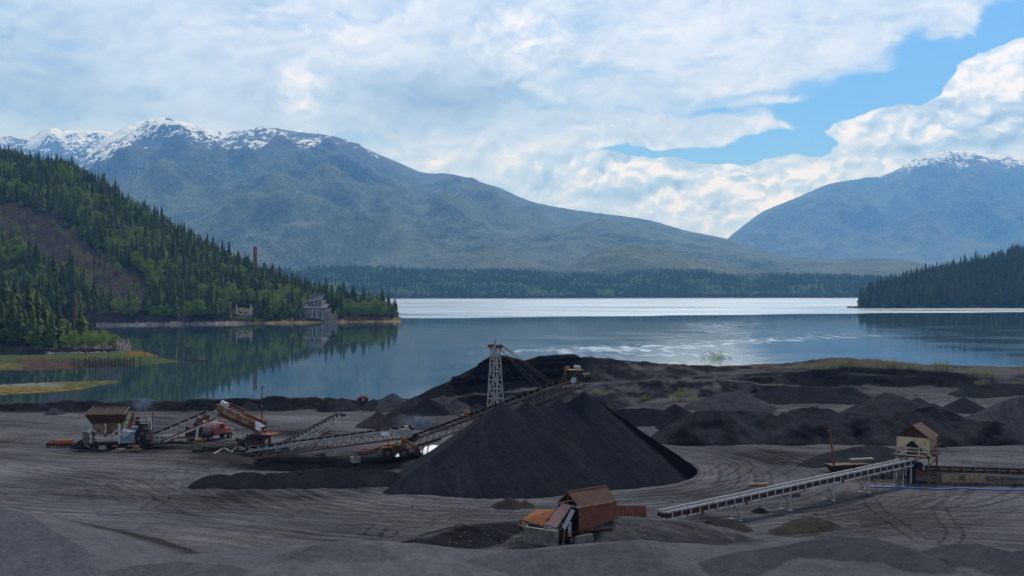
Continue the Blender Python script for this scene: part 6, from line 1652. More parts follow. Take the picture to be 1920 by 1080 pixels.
def generator():
    p = on_yard(373, 847); root = empty('generator_set', p, 0.05, 'small tan generator set at the foot of the climbing conveyor', 'generator')
    child(MB().box(-1.0, 1.0, -0.5, 0.5, 0, 0.35), 'skid', 'black', root); child(MB().box(-0.85, 0.6, -0.42, 0.42, 0.35, 1.7), 'engine_block', 'dull', root, bevel=0.08)
    child(MB().cyl((-0.6, 0, 1.95), (0.7, 0, 2.0), 0.34, n=12), 'air_tank', 'tan', root); child(MB().cyl((0.75, 0, 0.7), (1.0, 0, 0.7), 0.45, n=12), 'fan', 'black', root)
generator()
def flatdeck():
    x, y = XY(335, 203); p = Vector((x, y, gz(x, y))); root = empty('flat_trailer', p, 0.04, 'dark flat trailer standing behind the climbing conveyor', 'trailer')
    child(MB().box(-4.2, 4.4, -1.2, 1.2, 0.95, 1.2), 'deck', 'dull', root); child(MB().beam((-4.2, -1.2, 0.85), (4.4, -1.2, 0.85), 0.12, 0.2), 'side_rail', 'greysteel', root)
    for cx in (-1.0, 2.3, 3.3): 
        w_ = child(MB().cyl((cx, -1.25, 0.5), (cx, -0.95, 0.5), 0.5, n=16), 'wheel', 'rubber', root); child(MB().cyl((cx, -1.29, 0.5), (cx, -1.25, 0.5), 0.2, n=10), 'hub', 'dull', w_)
    child(MB().box(1.4, 3.8, -0.9, 0.8, 1.2, 3.0), 'cargo_crate', 'darkrust', root)
    mb = MB()
    for zz in (2.4, 3.2): mb.beam((-0.5, 0.9, zz), (3.8, 0.9, zz), 0.1)
    child(mb, 'rack_rail', 'tan', root)
flatdeck()

# ================================================================== RED TANKER TRUCK
def truck():
    x, y = XY(396, 205.5); p = Vector((x, y, gz(x, y))); root = empty('tanker_truck', p, radians(56), 'old red tanker truck with a faded pink tank behind the climbing conveyor', 'truck')
    tk = child(MB().cyl((-3.2, 0, 2.55), (0.7, 0, 2.55), 1.38, n=24), 'tank', 'pinktank', root); child(MB().cyl((-3.3, 0, 2.55), (-3.2, 0, 2.55), 1.34, n=24), 'end_cap', 'black', tk); child(MB().cyl((-3.36, -0.2, 2.9), (-3.3, -0.2, 2.9), 0.22, n=12), 'manhole', 'redrust', tk)
    mb = MB()
    for xx in (-1.9, -0.3): mb.cyl((xx, 0, 2.55), (xx + 0.12, 0, 2.55), 1.42, n=24)
    child(mb, 'tank_band', 'white', tk); child(MB().cyl((-1.0, 0, 3.9), (-1.0, 0, 4.1), 0.35, n=12), 'filler_hatch', 'pinktank', tk)
    child(MB().box(-3.2, 4.6, -0.5, 0.5, 0.75, 1.05), 'chassis', 'black', root)
    child(MB().hexa([(1.0, -1.15, 1.05), (2.6, -1.15, 1.05), (2.6, 1.15, 1.05), (1.0, 1.15, 1.05)], [(1.1, -1.05, 3.05), (2.25, -1.05, 3.05), (2.25, 1.05, 3.05), (1.1, 1.05, 3.05)]), 'cab', 'red', root, bevel=0.1)
    for s in (-1, 1): child(MB().box(1.3, 2.15, s * 1.125 - 0.02, s * 1.125 + 0.02, 2.1, 2.8), 'side_window', 'glassdark', root)
    child(MB().plate([(2.52, -0.95, 2.15), (2.52, 0.95, 2.15), (2.32, 0.95, 2.9), (2.32, -0.95, 2.9)], 0.04), 'windscreen', 'glassdark', root)
    child(MB().hexa([(2.6, -0.75, 1.1), (4.4, -0.65, 1.1), (4.4, 0.65, 1.1), (2.6, 0.75, 1.1)], [(2.6, -0.7, 2.05), (4.35, -0.55, 1.85), (4.35, 0.55, 1.85), (2.6, 0.7, 2.05)]), 'hood', 'red', root, bevel=0.08)
    child(MB().box(4.42, 4.5, -0.5, 0.5, 1.1, 1.8), 'grille', 'pale', root); child(MB().box(4.55, 4.75, -1.1, 1.1, 0.65, 0.95), 'bumper', 'pale', root)
    for s in (-1, 1): child(MB().cyl((4.4, s * 0.8, 1.55), (4.56, s * 0.8, 1.55), 0.16, n=10), 'headlight', 'white', root)
    for s in (-1, 1):
        for xx in (-2.4, -1.2, 3.5):
            w_ = child(MB().cyl((xx, s * 1.2, 0.55), (xx, s * 0.8, 0.55), 0.55, n=18), 'wheel', 'rubber', root); child(MB().cyl((xx, s * 1.2, 0.55), (xx, s * 1.24, 0.55), 0.26, n=10), 'rim', 'pinktank', w_)
        child(MB().box(2.85, 4.1, s * 0.75 - 0.4, s * 0.75 + 0.4, 1.1, 1.25), 'fender', 'red', root)
    mb = MB().box(-0.4, 0.9, -1.25, -0.75, 0.95, 1.7); mb.box(-0.1, 0.7, -1.3, -1.2, 1.1, 2.3); child(mb, 'side_locker', 'red', root)
    child(MB().tube([(-3.4, -0.5, 1.2), (-3.6, -0.9, 1.6), (-3.3, -1.3, 2.4), (-3.1, -1.35, 3.2)], 0.07), 'hose', 'black', root)
truck()

# ================================================================== YELLOW WHEEL LOADER
def loader():
    p = on_yard(748, 857); p = Vector((P(744, 857, 184.5).x, 184.5, P(744, 857, 184.5).z)); root = empty('wheel_loader', p, radians(8), 'old yellow wheel loader parked at the tail of the stacker', 'loader')
    g = MB().hexa([(-2.4, -0.85, 0.8), (0.1, -0.85, 0.8), (0.1, 0.85, 0.8), (-2.4, 0.85, 0.8)], [(-2.2, -0.7, 2.2), (0.1, -0.75, 2.35), (0.1, 0.75, 2.35), (-2.2, 0.7, 2.2)]); child(g, 'engine_hood', 'yellow', root, bevel=0.08)
    child(MB().box(-2.55, -2.35, -0.8, 0.8, 0.75, 1.7), 'counterweight', 'yellow', root)
    g = MB().box(0.2, 1.9, -0.75, 0.75, 0.7, 1.5); g.hexa([(0.5, -0.6, 1.5), (1.6, -0.6, 1.5), (1.6, 0.6, 1.5), (0.5, 0.6, 1.5)], [(0.9, -0.5, 3.1), (1.5, -0.5, 3.3), (1.5, 0.5, 3.3), (0.9, 0.5, 3.1)]); child(g, 'front_frame', 'yellow', root)
    child(MB().box(-0.4, 0.4, -0.45, 0.45, 2.2, 2.4), 'operator_seat', 'black', root)
    g = MB().beam((-0.2, 0, 2.3), (0.35, 0, 3.0), 0.08); g.cyl((0.35, -0.25, 3.0), (0.35, 0.25, 3.0), 0.05, n=6); child(g, 'steering_column', 'black', root)
    for y in (-0.7, 0.7):
        child(MB().beam((1.2, y, 2.9), (3.1, y, 1.5), 0.22, 0.42), 'lift_arm', 'yellow', root); child(MB().cyl((0.9, y * 0.7, 1.4), (2.4, y * 0.7, 2.4), 0.09, n=8), 'hydraulic_ram', 'pale', root)
    g = MB().plate([(3.0, -1.3, 0.6), (3.0, 1.3, 0.6), (3.3, 1.3, 1.9), (3.3, -1.3, 1.9)], 0.08); g.plate([(3.0, -1.3, 0.6), (3.0, 1.3, 0.6), (4.2, 1.3, 0.5), (4.2, -1.3, 0.5)], 0.08)
    for y in (-1.3, 1.3): g.plate([(3.0, y, 0.6), (4.2, y, 0.5), (3.3, y, 1.9)], 0.06)
    child(g, 'bucket', 'darkrust', root)
    child(MB().cyl((-1.4, 0.3, 2.2), (-1.4, 0.3, 3.2), 0.09, n=8), 'exhaust_pipe', 'rust', root)
    for x in (-1.55, 1.15):
        for s in (-1, 1):
            w_ = child(MB().cyl((x, s * 1.35, 0.86), (x, s * 0.85, 0.86), 0.88, n=24), 'wheel', 'rubber', root, bevel=0.08); child(MB().cyl((x, s * 1.30, 0.86), (x, s * 1.38, 0.86), 0.42, n=14), 'rim', 'yellow', w_)
    for s in (-1, 1): child(MB().box(-2.35, -0.8, s * 1.1 - 0.3, s * 1.1 + 0.3, 1.78, 1.9), 'fender', 'tan', root)
    child(MB().box(-0.3, 0.5, -0.95, -0.8, 1.0, 2.1), 'side_ladder', 'darkrust', root)
loader()
def drawbar():
    a = P(668, 856, 183); b = P(726, 835, 186.5); root = empty('towing_beam', a, atan2(b.y - a.y, b.x - a.x), 'rusty towing beam propped on a pale block left of the loader', 'beam'); L = math.hypot(b.x - a.x, b.y - a.y)
    child(MB().beam((0, 0, 0.3), (L, 0, b.z - a.z), 0.3, 0.35), 'beam', 'redrust', root); child(MB().box(-0.8, 0.5, -0.6, 0.6, -1.0, 0.0), 'block', 'concrete', root, bevel=0.06)
    child(MB().cyl((-0.3, -0.3, 0.1), (-0.3, -0.3, 1.1), 0.4, 0.3, n=12), 'jack', 'dull', root)
    for k in (0.25, 0.75): child(MB().cyl((0.0 + k, 0, 0.75), (0.35 + k, 0, 0.8), 0.22, n=10), 'roller', 'tan', root)
drawbar()
def quad():
    p = Vector((*XY(680, 263), 0)); p.z = gz(p.x, p.y); root = empty('quad_bike', p, radians(160), 'tiny red quad bike parked on top of the shore bank', 'quad bike')
    child(MB().hexa([(-1.1, -0.45, 0.55), (1.1, -0.4, 0.55), (1.1, 0.4, 0.55), (-1.1, 0.45, 0.55)], [(-1.0, -0.4, 1.05), (0.8, -0.3, 1.1), (0.8, 0.3, 1.1), (-1.0, 0.4, 1.05)]), 'body', 'redbright', root, bevel=0.06)
    child(MB().box(-0.6, 0.25, -0.25, 0.25, 1.05, 1.25), 'seat', 'black', root)
    child(MB().beam((0.5, -0.45, 1.45), (0.5, 0.45, 1.45), 0.08), 'handlebar', 'black', root); child(MB().beam((0.65, 0, 1.05), (0.5, 0, 1.45), 0.12), 'steering_column', 'redbright', root)
    for x in (-0.85, 0.85):
        for s in (-1, 1):
            w_ = child(MB().cyl((x, s * 0.7, 0.36), (x, s * 0.42, 0.36), 0.36, n=14), 'wheel', 'rubber', root); child(MB().cyl((x, s * 0.7, 0.36), (x, s * 0.73, 0.36), 0.15, n=8), 'rim', 'pale', w_)
        child(MB().box(x - 0.5, x + 0.5, -0.72, 0.72, 0.86, 0.94), 'fender', 'redbright', root)
    child(MB().box(-1.25, -0.6, -0.4, 0.4, 1.1, 1.16), 'rack', 'black', root)
M['redbright'] = m_paint('red_plastic', (0.42, 0.03, 0.025), 0.02)
quad()
def lamp_pole():
    p = on_yard(491, 806); p = Vector((P(491, 806, 203).x, 203, gz(*XY(491, 203)))); root = empty('lamp_pole', p, 0, 'slender dark wooden pole with a lamp at its top behind the screen platform', 'pole')
    h = P(491, 724, 203).z - p.z
    child(MB().cyl((0, 0, -0.3), (0, 0, h), 0.16, 0.10, n=8), 'post', 'darkwood', root); child(MB().beam((0, 0, h - 0.25), (0.75, 0, h + 0.25), 0.08), 'bracket', 'black', root); child(MB().hexa([(0.5, -0.15, h), (0.85, -0.15, h + 0.15), (0.85, 0.15, h + 0.15), (0.5, 0.15, h)], [(0.5, -0.12, h + 0.25), (0.8, -0.12, h + 0.35), (0.8, 0.12, h + 0.35), (0.5, 0.12, h + 0.25)]), 'lamp', 'pale', root)
    child(MB().box(-0.18, 0.18, -0.22, -0.1, h * 0.62, h * 0.62 + 0.5), 'switch_box', 'dull', root)
lamp_pole()
def rusty_post():
    p = on_yard(594, 769); root = empty('rusty_post', p, 0, 'short rusty post with a bracket at the foot of the shore bank', 'post')
    child(MB().beam((0, 0, -0.2), (0.1, 0, 1.6), 0.28, up=(1, 0, 0)), 'post', 'rust', root); child(MB().box(-0.4, 0.5, -0.2, 0.2, 1.0, 1.5), 'bracket', 'darkrust', root)
rusty_post()
def tarp(name, label, pts, Yc):
    """crumpled sheet of white plastic lying on the slag"""
    w = [on_yard(a, b) for a, b in pts]; n = 16; g = []
    for i in range(n):
        for j in range(n):
            u, v = i / (n - 1), j / (n - 1); q = w[0] * (1 - u) * (1 - v) + w[1] * u * (1 - v) + w[2] * u * v + w[3] * (1 - u) * v
            q.z = gz(q.x, q.y) + 0.16 + 0.10 * sin(u * 9 + v * 4) * cos(v * 7); g.append(tuple(q))
    c = np.mean(g, 0); o = mesh_np(name, np.array(g) - c, grid_faces(n, n), M['tarp'], smooth=True); o.location = c
    md = o.modifiers.new('thick', 'SOLIDIFY'); md.thickness = 0.04
    tag(o, label, 'plastic sheet')
tarp('plastic_sheet', 'larger white plastic sheet lying between the stacker and the big pile', [(784, 851), (806, 856), (826, 836), (800, 838)], 188)
tarp('plastic_sheet', 'smaller white plastic sheet lying beside the loader wheel', [(740, 858), (748, 859), (758, 850), (748, 850)], 186)
def hose():
    pts = [(1628, 914), (1660, 914), (1700, 916), (1750, 918), (1800, 917), (1860, 919), (1920, 920), (2000, 921)]
    w = [on_yard(a, b) + Vector((0, 0, 0.10)) for a, b in pts]; q = []
    for i in range(len(w) - 1):
        for t in np.linspace(0, 1, 5)[:-1]:
            p = w[i].lerp(w[i + 1], t); p.z = gz(p.x, p.y) + 0.09; p.y += 0.12 * sin(p.x * 0.9); q.append(p)
    root = empty('water_hose', q[0], 0, 'bright blue hose lying on the ground below the level conveyor', 'hose')
    child(MB().tube([p - q[0] for p in q], 0.11, 8), 'hose_line', 'blue', root)
    m = q[len(q) // 2 - 3] - q[0]; child(MB().cyl(m - Vector((0.25, 0, 0)), m + Vector((0.25, 0, 0)), 0.16, n=8), 'coupling', 'orange', root)
hose()
def ground_hose(pts, label, mat='black', r=0.07):
    w = [on_yard(a, b) for a, b in pts]; q = []
    for i in range(len(w) - 1):
        for t in np.linspace(0, 1, 5)[:-1]:
            p = w[i].lerp(w[i + 1], t); p.z = gz(p.x, p.y) + r + 0.25 * sin(pi * t) * (i % 2); q.append(p)
    root = empty('ground_cable', q[0], 0, label, 'cable'); child(MB().tube([p - q[0] for p in q], r, 6), 'cable_line', mat, root)
ground_hose([(400, 852), (418, 842), (432, 850), (444, 840), (462, 846), (480, 842)], 'grey hose looping over the ground left of the screen legs', 'greysteel', 0.12)
ground_hose([(386, 847), (412, 846), (440, 852), (470, 850)], 'black cable running from the generator to the screen')

# ================================================================== CHIMNEYS, RUINS, PILES
def chimney(px, pyt, pyb, Y, r0, r1, label, ragged, mat='brick'):
    x, y = XY(px, Y); zb = P(px, pyb, Y).z; zt = P(px, pyt, Y).z; root = empty('brick_chimney', (x, y, zb - 4), 0.3, label, 'chimney'); H = zt - zb + 4
    n = 16; v = []; f = []; rows = 22; rg = np.random.default_rng(3)
    for i in range(rows):
        t = i / (rows - 1); r = r0 + (r1 - r0) * t
        for k in range(n):
            a = 2 * pi * k / n; top = H * (1 - ragged * (0.5 + 0.5 * sin(a * 1 + 0.7)) * (0.8 + 0.4 * rg.random())) if i == rows - 1 else H * (1 - ragged) * t / (1 - 1 / rows) * (1 - 1 / rows) 
            rr = r * (1 + ragged * 0.35 * rg.normal() * (t > 0.2)); v.append((cos(a) * rr, sin(a) * rr, top))
    for i in range(rows - 1):
        for k in range(n): f.append((i * n + k, i * n + (k + 1) % n, (i + 1) * n + (k + 1) % n, (i + 1) * n + k))
    o = mesh_np('shaft', v, f, M[mat]); o.parent = root
    md = o.modifiers.new('wall', 'SOLIDIFY'); md.thickness = 0.35
    child(MB().cyl((0, 0, -0.5), (0, 0, 3.0), r0 * 1.25, r0 * 1.15, n=12), 'plinth', mat, root)
chimney(478.5, 462, 508, 1072, 2.15, 1.8, 'tall brick chimney rising from the wooded hill above the headland', 0.02)
chimney(142.5, 555, 611, 548, 1.45, 0.75, 'short ragged red brick stump on the near left point', 0.16)

def powerhouse():
    Y = 958.0; x, y = XY(597, Y); z = 3.0; root = empty('ruined_powerhouse', (x, y, z), radians(-8), 'large ruined concrete powerhouse with arched windows on the headland shore', 'building'); 
    s = Y / F   # metres per pixel
    X_ = lambda px: (px - 597) * s
    Zp = lambda py: P(597, py, Y).z - z
    def wall_with_openings(x0, x1, z0, z1, ops, yy, th, name, mat, parent=root):
        """boxes round the openings: ops are (xa, xb, za, zb)"""
        mb = MB(); ops = sorted(ops); cur = x0
        for a, b, c, d in ops:
            mb.box(cur, a, yy, yy + th, z0, z1); mb.box(a, b, yy, yy + th, z0, c); mb.box(a, b, yy, yy + th, d, z1); cur = b
        mb.box(cur, x1, yy, yy + th, z0, z1); return child(mb, name, mat, parent)
    # lower hall
    lo0, lo1 = X_(568), X_(612); zl = Zp(578)
    wall_with_openings(lo0, lo1, -2, zl, [(X_(587), X_(591), 2.5, zl - 3), (X_(600), X_(604.5), 3.0, zl - 3), (X_(575), X_(579), 3, zl - 5)], 0, 0.8, 'lower_wall', 'concrete_pale')
    child(MB().box(lo0, lo0 + 0.8, 0.8, 16, -2, zl), 'side_wall', 'concrete_pale', root); child(MB().box(lo1 - 0.8, lo1, 0.8, 16, -2, zl), 'side_wall', 'concrete_pale', root); child(MB().box(lo0, lo1, 15.2, 16, -2, zl), 'back_wall', 'concrete_pale', root)
    child(MB().plate([(lo0 - 0.6, -0.7, zl + 0.2), (lo1 + 0.4, -0.7, zl + 0.2), (lo1 + 0.4, 9, zl + 3.4), (lo0 - 0.6, 9, zl + 3.4)], 0.4), 'lower_roof', 'roofgrey', root)
    # taller left step and upper storey
    u0, u1 = X_(576), X_(600); zu = Zp(562); zu2 = Zp(556)
    ops = [(X_(578.5), X_(583), zl + 2.2, zu - 0.9), (X_(586.5), X_(591), zl + 2.2, zu - 0.9), (X_(594), X_(598), zl + 2.2, zu - 0.9)]
    wall_with_openings(u0, u1, zl - 0.5, zu, ops, 6.0, 0.7, 'upper_wall', 'concrete_white')
    for a, b, c, d in ops:
        arch = MB(); n = 8; m = (a + b) / 2; r = (b - a) / 2
        pts = [(m + r * cos(pi * k / n), 5.96, d - r + r * sin(pi * k / n)) for k in range(n + 1)]
        for sgn in (0, 1):
            corner = (b if sgn == 0 else a, 5.96, d + 0.02); seg = pts[:n // 2 + 1] if sgn == 0 else pts[n // 2:]
            arch.plate([corner] + seg, 0.12, (0, 1, 0))
        child(arch, 'window_arch', 'concrete_white', root)
        child(MB().beam((m, 6.3, c), (m, 6.3, d - r), 0.25), 'window_mullion', 'concrete_white', root)
    for xx in (u0, u1 - 0.7): child(MB().box(xx, xx + 0.7, 6.7, 17, zl - 0.5, zu), 'upper_side_wall', 'concrete_pale', root)
    child(MB().plate([(u0 - 4.5, 5.4, zl + 3.8), (u1 + 0.5, 5.4, zu + 0.25), (u1 + 0.3, 12, zu2 + 1.8), (u0 - 1.5, 12, zu2 + 1.8)], 0.4), 'upper_roof', 'roofgrey', root)
    child(MB().plate([(u0 - 1.5, 12, zu2 + 1.8), (u1 + 0.3, 12, zu2 + 1.8), (u1, 18, zu - 1), (u0 - 4, 18, zu - 1)], 0.4), 'upper_roof', 'roofgrey', root)
    child(MB().box(u0 + 0.5, u1 - 0.5, 11.4, 12.6, zu2 + 1.9, zu2 + 2.9), 'roof_monitor', 'roofgrey', root)
    child(MB().plate([(lo0 - 3.5, 5.0, zl - 0.5), (u0 + 0.6, 5.0, zl + 3.2), (u0 + 0.6, 12, zl + 5.0), (lo0 - 3.5, 12, zl + 1.2)], 0.4), 'lean_to_roof', 'roofgrey', root)
    child(MB().box(lo0 - 3.0, lo0 + 0.5, 5.6, 14, -2, zl - 0.8), 'lean_to_wall', 'concrete', root)
    # pale pilasters and the low annexes on the right
    for a in (586, 593.5, 604.5): child(MB().box(X_(a) - 0.5, X_(a) + 0.5, -0.55, 0.02, -2, zl - 0.4 if a < 600 else zl - 2), 'pilaster', 'concrete_white', root)
    rgx = random.Random(4)
    for a, b, pt_ in ((612, 620, 584), (620.5, 626, 589), (626.2, 629, 583)):
        zt = Zp(pt_); wall_with_openings(X_(a), X_(b), -2, zt, [(X_(a) + 1.0, X_(a) + 2.4, 3, zt - 2.0)], 2.0 + rgx.uniform(0, .3), 0.7, 'annex_wall', 'concrete'); 
    child(MB().box(X_(612), X_(630), 7, 7.6, -2, Zp(588)), 'annex_back_wall', 'concrete', root)
    child(MB().box(X_(585), X_(632), -3.2, -1.0, -4, -1.2), 'quay_wall', 'concrete', root)
M['concrete_white'] = m_plain('bleached_concrete', (0.36, 0.355, 0.335), 0.9, var=0.25, sc=0.4)
powerhouse()
def small_ruin():
    Y = 941.0; x, y = XY(457, Y); z = 3.6; root = empty('white_ruin', (x, y, z), 0.1, 'small roofless white ruin with mossy rubble on the hill shore', 'building'); s = Y / F
    H = P(457, 569, Y).z - z
    f = MB().plate([(-6.6, 0, -2), (-6.6, 0, H), (-5.7, 0, H * .97), (-5.3, 0, H * 0.62), (-4.4, 0, H * .40), (-2.0, 0, H * 0.30), (-0.6, 0, H * 0.44), (0.5, 0, H * .26), (2.8, 0, H * .34), (4.6, 0, H * .46), (5.3, 0, H * .70), (5.6, 0, H * .98), (6.5, 0, H * 0.93), (6.6, 0, -2)], 0.7, (0, 1, 0)); child(f, 'front_wall', 'concrete_white', root)
    f = MB().plate([(-6, 9, -2), (-6, 9, H * .75), (-3, 9, H * .6), (-0.6, 9, H * 0.78), (1.0, 9, H * .55), (6, 9, H * .7), (6, 9, -2)], 0.7, (0, 1, 0)); child(f, 'back_wall', 'moss', root)
    for xx in (-6.6, 6.0): child(MB().plate([(xx + .3, 0.4, -2), (xx + .3, 0.4, H * 0.95), (xx + .3, 4, H * .6), (xx + .3, 8.6, H * .7), (xx + .3, 8.6, -2)], 0.6, (1, 0, 0)), 'side_wall', 'concrete', root)
    child(MB().plate([(-5, 2, H * .55), (0, 1.5, H * .38), (4.8, 2, H * .42), (4.5, 7, H * .62), (-4.5, 7, H * .72)], 0.6, (0, -.5, 1)), 'fallen_roof', 'moss', root)
    child(MB().box(-5.0, -4.0, -0.45, -0.36, 1.0, 4.0), 'window', 'glassdark', root)
small_ruin()
# pilings in the shallows
PL = [(132, 671, 688), (139, 672, 688), (148, 671, 688), (157, 673, 688), (161, 670, 688), (167, 668, 689), (174, 670, 688), (180, 668, 690), (186, 670, 688), (191, 669, 689), (197, 671, 690), (203, 668, 688), (210, 671, 689), (216, 669, 688), (222, 668, 687), (227, 670, 688), (233, 669, 687), (238, 668, 688), (244, 670, 686), (250, 668, 687), (262, 668, 688), (272, 658, 673), (289, 657, 672), (331, 655, 674), (361, 668, 676), (387, 662, 679)]
for i, (a, t, b) in enumerate(PL):
    Y = CZ * F / (b - 540); x, y = XY(a, Y); h = CZ - (t - 540) * Y / F
    lone = i >= 21
    if i == 23: lab = 'lone old pile with a pale top standing off the flat in open water'
    elif i == 25: lab = 'outermost dark pile standing by the floating log'
    elif i == 24: lab = 'lowest worn pile beside the floating log'
    elif lone: lab = 'old dark pile standing on the orange tip of the tidal flat'
    else: lab = 'old dark pile in the row along the tidal flat'
    o = MB().cyl((0, 0, -1.2), (random.uniform(-.12, .12), 0, h), random.uniform(0.17, 0.26), random.uniform(0.10, 0.2), 7).build('timber_pile', M['pile']); o.location = (x, y, 0)
    if i == 23: o.data.materials.clear(); o.data.materials.append(M['wood'])
    tag(o, lab, 'pile', 'old piles on the tidal flat' if i < 21 else ('piles on the orange tip of the flat' if i < 23 else None))
a, b = P(348, 676.5, CZ * F / 136.5), P(392, 677.5, CZ * F / 137.5)
o = MB().cyl((0, 0, 0.12), (b.x - a.x, b.y - a.y, 0.1), 0.32, 0.2, 8).build('floating_log', M['darkwood']); o.location = (a.x, a.y, 0); tag(o, 'long dark log floating beyond the tip of the tidal flat', 'log')

# ================================================================== BUSHES AND GRASS on the banks
def bush(px, py, h_px, w_px, label, seed, upright=0.0, group=None, mat='bushleaf', Y=None):
    h_px *= 1.3; w_px *= 1.25
    if Y is None: p = on_yard(px, py)
    else: p = Vector((*XY(px, Y), 0)); p.z = gz(p.x, p.y)
    h = h_px * p.y / F; w = w_px * p.y / F; rg = np.random.default_rng(seed); v = []; f = []; tone = []
    root = empty('shrub', p, 0, label, 'shrub', group); st = MB()
    ns = max(6, int(w * 4.5))
    for k in range(ns):
        bx, by = rg.uniform(-w / 2, w / 2), rg.uniform(-w / 4, w / 4) ; lean = rg.normal() * 0.35; ln = h * rg.uniform(0.5, 1.0) * (1 - 0.6 * (abs(bx) / (w / 2)) ** 2)
        tip = np.array([bx + lean * ln, by + rg.normal() * 0.2 * ln, ln]); st.cyl((bx, by, -0.1), tuple(tip * [1, 1, 0.95]), 0.035, 0.012, 4, cap=False); ct = rg.uniform(0, 0.7)
        for l in range(34):
            t = rg.uniform(0.25, 1.0); c = np.array([bx, by, 0]) * (1 - t) + tip * t + rg.normal(size=3) * (0.10 + 0.07 * h) * [1, 1, 0.7]
            nrm = rg.normal(size=3) + [0, -0.2, 0.8]; nrm /= np.linalg.norm(nrm); e1 = np.cross(nrm, rg.normal(size=3)); e1 /= np.linalg.norm(e1); e2 = np.cross(nrm, e1); s = rg.uniform(0.10, 0.24) * (0.7 + 0.25 * h)
            b = len(v); v += [c - e1 * s * .5, c - e2 * s * .25, c + e1 * s * .5, c + e2 * s * .25]; f += [(b, b + 1, b + 2), (b, b + 2, b + 3)]; tone += [min(1, ct + rg.uniform(0, .3))] * 4
    o = mesh_np('foliage', v, f, M[mat], attrs={'tone': tone}); o.parent = root
    child(st, 'stem', 'bark', root)
M['bushleaf'] = m_leaf('shrub_leaves', (0.14, 0.18, 0.045), (0.19, 0.22, 0.06), (0.26, 0.28, 0.10), trans=0.3)
bush(1346, 684, 26, 28, 'lone pale green bush on the crest of the shore mound', 1)
bush(1318, 684, 14, 14, 'smaller sprig left of the lone bush on the shore mound', 2)
GB = 'grassy shrubs along the right bank crest'
for i, (px, w, h, Yb) in enumerate([(1536, 26, 12, 288), (1562, 30, 14, 290), (1590, 34, 15, 291), (1612, 24, 14, 291), (1655, 36, 17, 291), (1684, 36, 17, 291), (1712, 30, 14, 291), (1765, 34, 18, 291), (1822, 30, 13, 287), (1850, 26, 12, 286), (1905, 30, 12, 276), (1880, 20, 10, 280), (1506, 22, 8, 292)]):
    bush(px, 0, h, w, 'pale green shrub in the overgrown strip along the right bank crest', 20 + i, group=GB, Y=Yb)
for i, (px, py, w, h, lab) in enumerate([(1283, 752, 34, 22, 'yellow green shrub beside the rusty soil on the terrace'), (1122, 733, 22, 10, 'small green tuft on the terrace right of the conveyor head'), (1212, 752, 16, 12, 'dry brown tuft in the rusty soil'), (1840, 726, 20, 8, 'low green tuft at the foot of the stony slope'), (1185, 716, 10, 8, 'tiny tuft on the slope of the shore mound'), (1905, 722, 16, 9, 'small green tuft near the right edge below the stony slope')]):
    bush(px, py, h, w, lab, 60 + i)

for i, (px, w, h) in enumerate([(441, 12, 9), (452, 16, 12), (464, 18, 14), (477, 14, 9), (490, 12, 7)]):
    Y = 930.5; x, y = XY(px, Y); hh = h * Y / F; ww = w * Y / F
    t = empty('shrub', (x, y, 0.8), i, 'bright green shrub on the shore below the small white ruin', 'shrub', 'bright shrubs below the white ruin'); t.scale = (ww * 2.0, ww * 1.6, hh * 1.15)
    o = bpy.data.objects.new('foliage', DEC_HI[i % 3]); C.objects.link(o); o.parent = t
    o = bpy.data.objects.new('stem', DEC_TR); C.objects.link(o); o.parent = t
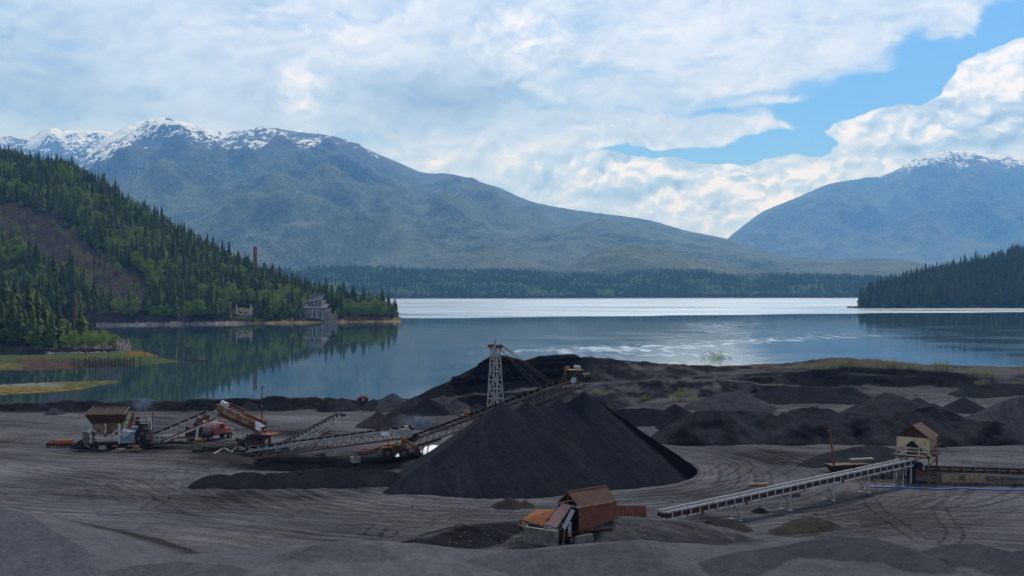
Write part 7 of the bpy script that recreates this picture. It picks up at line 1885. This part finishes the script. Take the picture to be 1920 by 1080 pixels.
# ================================================================== EXHAUST SMOKE
def smoke(name, label, px, py, Y, rx, rz, dens):
    c = P(px, py, Y); me = bpy.data.meshes.new(name); 
    import bmesh
    bm = bmesh.new(); bmesh.ops.create_icosphere(bm, subdivisions=3, radius=1.0)
    for v in bm.verts:
        k = 1 + 0.28 * float(perlin(np.array([v.co.x * 1.7 + v.co.z]), np.array([v.co.y * 1.7 + v.co.z * 1.3]), 5)[0]); v.co *= k; v.co.x *= rx; v.co.y *= rx * 0.6; v.co.z *= rz
    bm.to_mesh(me); bm.free()
    m = bpy.data.materials.get('exhaust_smoke_%g' % dens) or bpy.data.materials.new('exhaust_smoke_%g' % dens); m.use_nodes = True; nt = m.node_tree
    for n in list(nt.nodes): nt.nodes.remove(n)
    out = nt.nodes.new('ShaderNodeOutputMaterial'); v = nt.nodes.new('ShaderNodeVolumePrincipled'); v.inputs['Color'].default_value = (0.42, 0.62, 1.0, 1); v.inputs['Absorption Color'].default_value = (1, 1, 1, 1)
    co = objco(nt); ln = nt.nodes.new('ShaderNodeVectorMath'); ln.operation = 'LENGTH'; nt.links.new(mapping(nt, co, (1 / rx, 1 / (rx * 0.6), 1 / rz)), ln.inputs[0])
    d_ = X(nt, ln.outputs['Value']).smooth(1.0, 0.1) * noise(nt, co, 0.9, 4, 0.65).smooth(0.38, 0.7) * dens
    nt.links.new(d_.s, v.inputs['Density']); nt.links.new(v.outputs[0], out.inputs['Volume'])
    me.materials.append(m); o = bpy.data.objects.new(name, me); C.objects.link(o); o.location = c; tag(o, label, 'smoke', kind='stuff')
smoke('exhaust_smoke', 'thin blue exhaust smoke drifting above the engine of the hopper', 265, 757, 200, 3.2, 1.9, 0.22)
smoke('exhaust_smoke', 'very thin bluish smoke over the middle heaps', 778, 790, 205, 5.0, 2.2, 0.10)

# ================================================================== STONES AND LITTER
def stones():
    rg = np.random.default_rng(9); v = []; f = []; base = [(-1, 0, 0), (1, 0, 0), (0, -1, 0), (0, 1, 0), (0, 0, -1), (0, 0, 1)]; fc = [(0, 2, 5), (2, 1, 5), (1, 3, 5), (3, 0, 5), (2, 0, 4), (1, 2, 4), (3, 1, 4), (0, 3, 4)]
    spots = []
    for cx, cy, sx, sy, n in ((1700, 1000, 120, 16, 40), (1550, 985, 60, 12, 18), (850, 985, 60, 18, 24), (900, 1010, 60, 12, 24), (330, 1055, 160, 20, 24), (750, 1045, 200, 30, 26), (1500, 1040, 240, 26, 24), (1300, 985, 100, 14, 26), (950, 940, 40, 12, 16), (300, 755, 200, 2, 30), (100, 880, 120, 30, 20), (1200, 700, 160, 14, 60), (1850, 712, 60, 14, 50)):
        for i in range(n): spots.append((rg.normal() * sx + cx, rg.normal() * sy + cy))
    for a, b in spots:
        if b < 690 or b > 1085: continue
        p = on_yard(a, b); s = rg.uniform(0.035, 0.11) * (1.5 if p.y > 180 else 1); n = len(v); an = rg.uniform(0, 6.3)
        for q in base:
            k = rg.uniform(0.7, 1.2); x, y, z = q[0] * s * k * 1.3, q[1] * s * k, q[2] * s * k * 0.7; v.append((p.x + x * cos(an) - y * sin(an), p.y + x * sin(an) + y * cos(an), p.z + z + 0.03))
        f += [tuple(i + n for i in t) for t in fc]
    o = mesh_np('scattered_stones', v, f, M['concrete']); tag(o, 'small pale stones scattered over the slag', 'stones', kind='stuff')
stones()
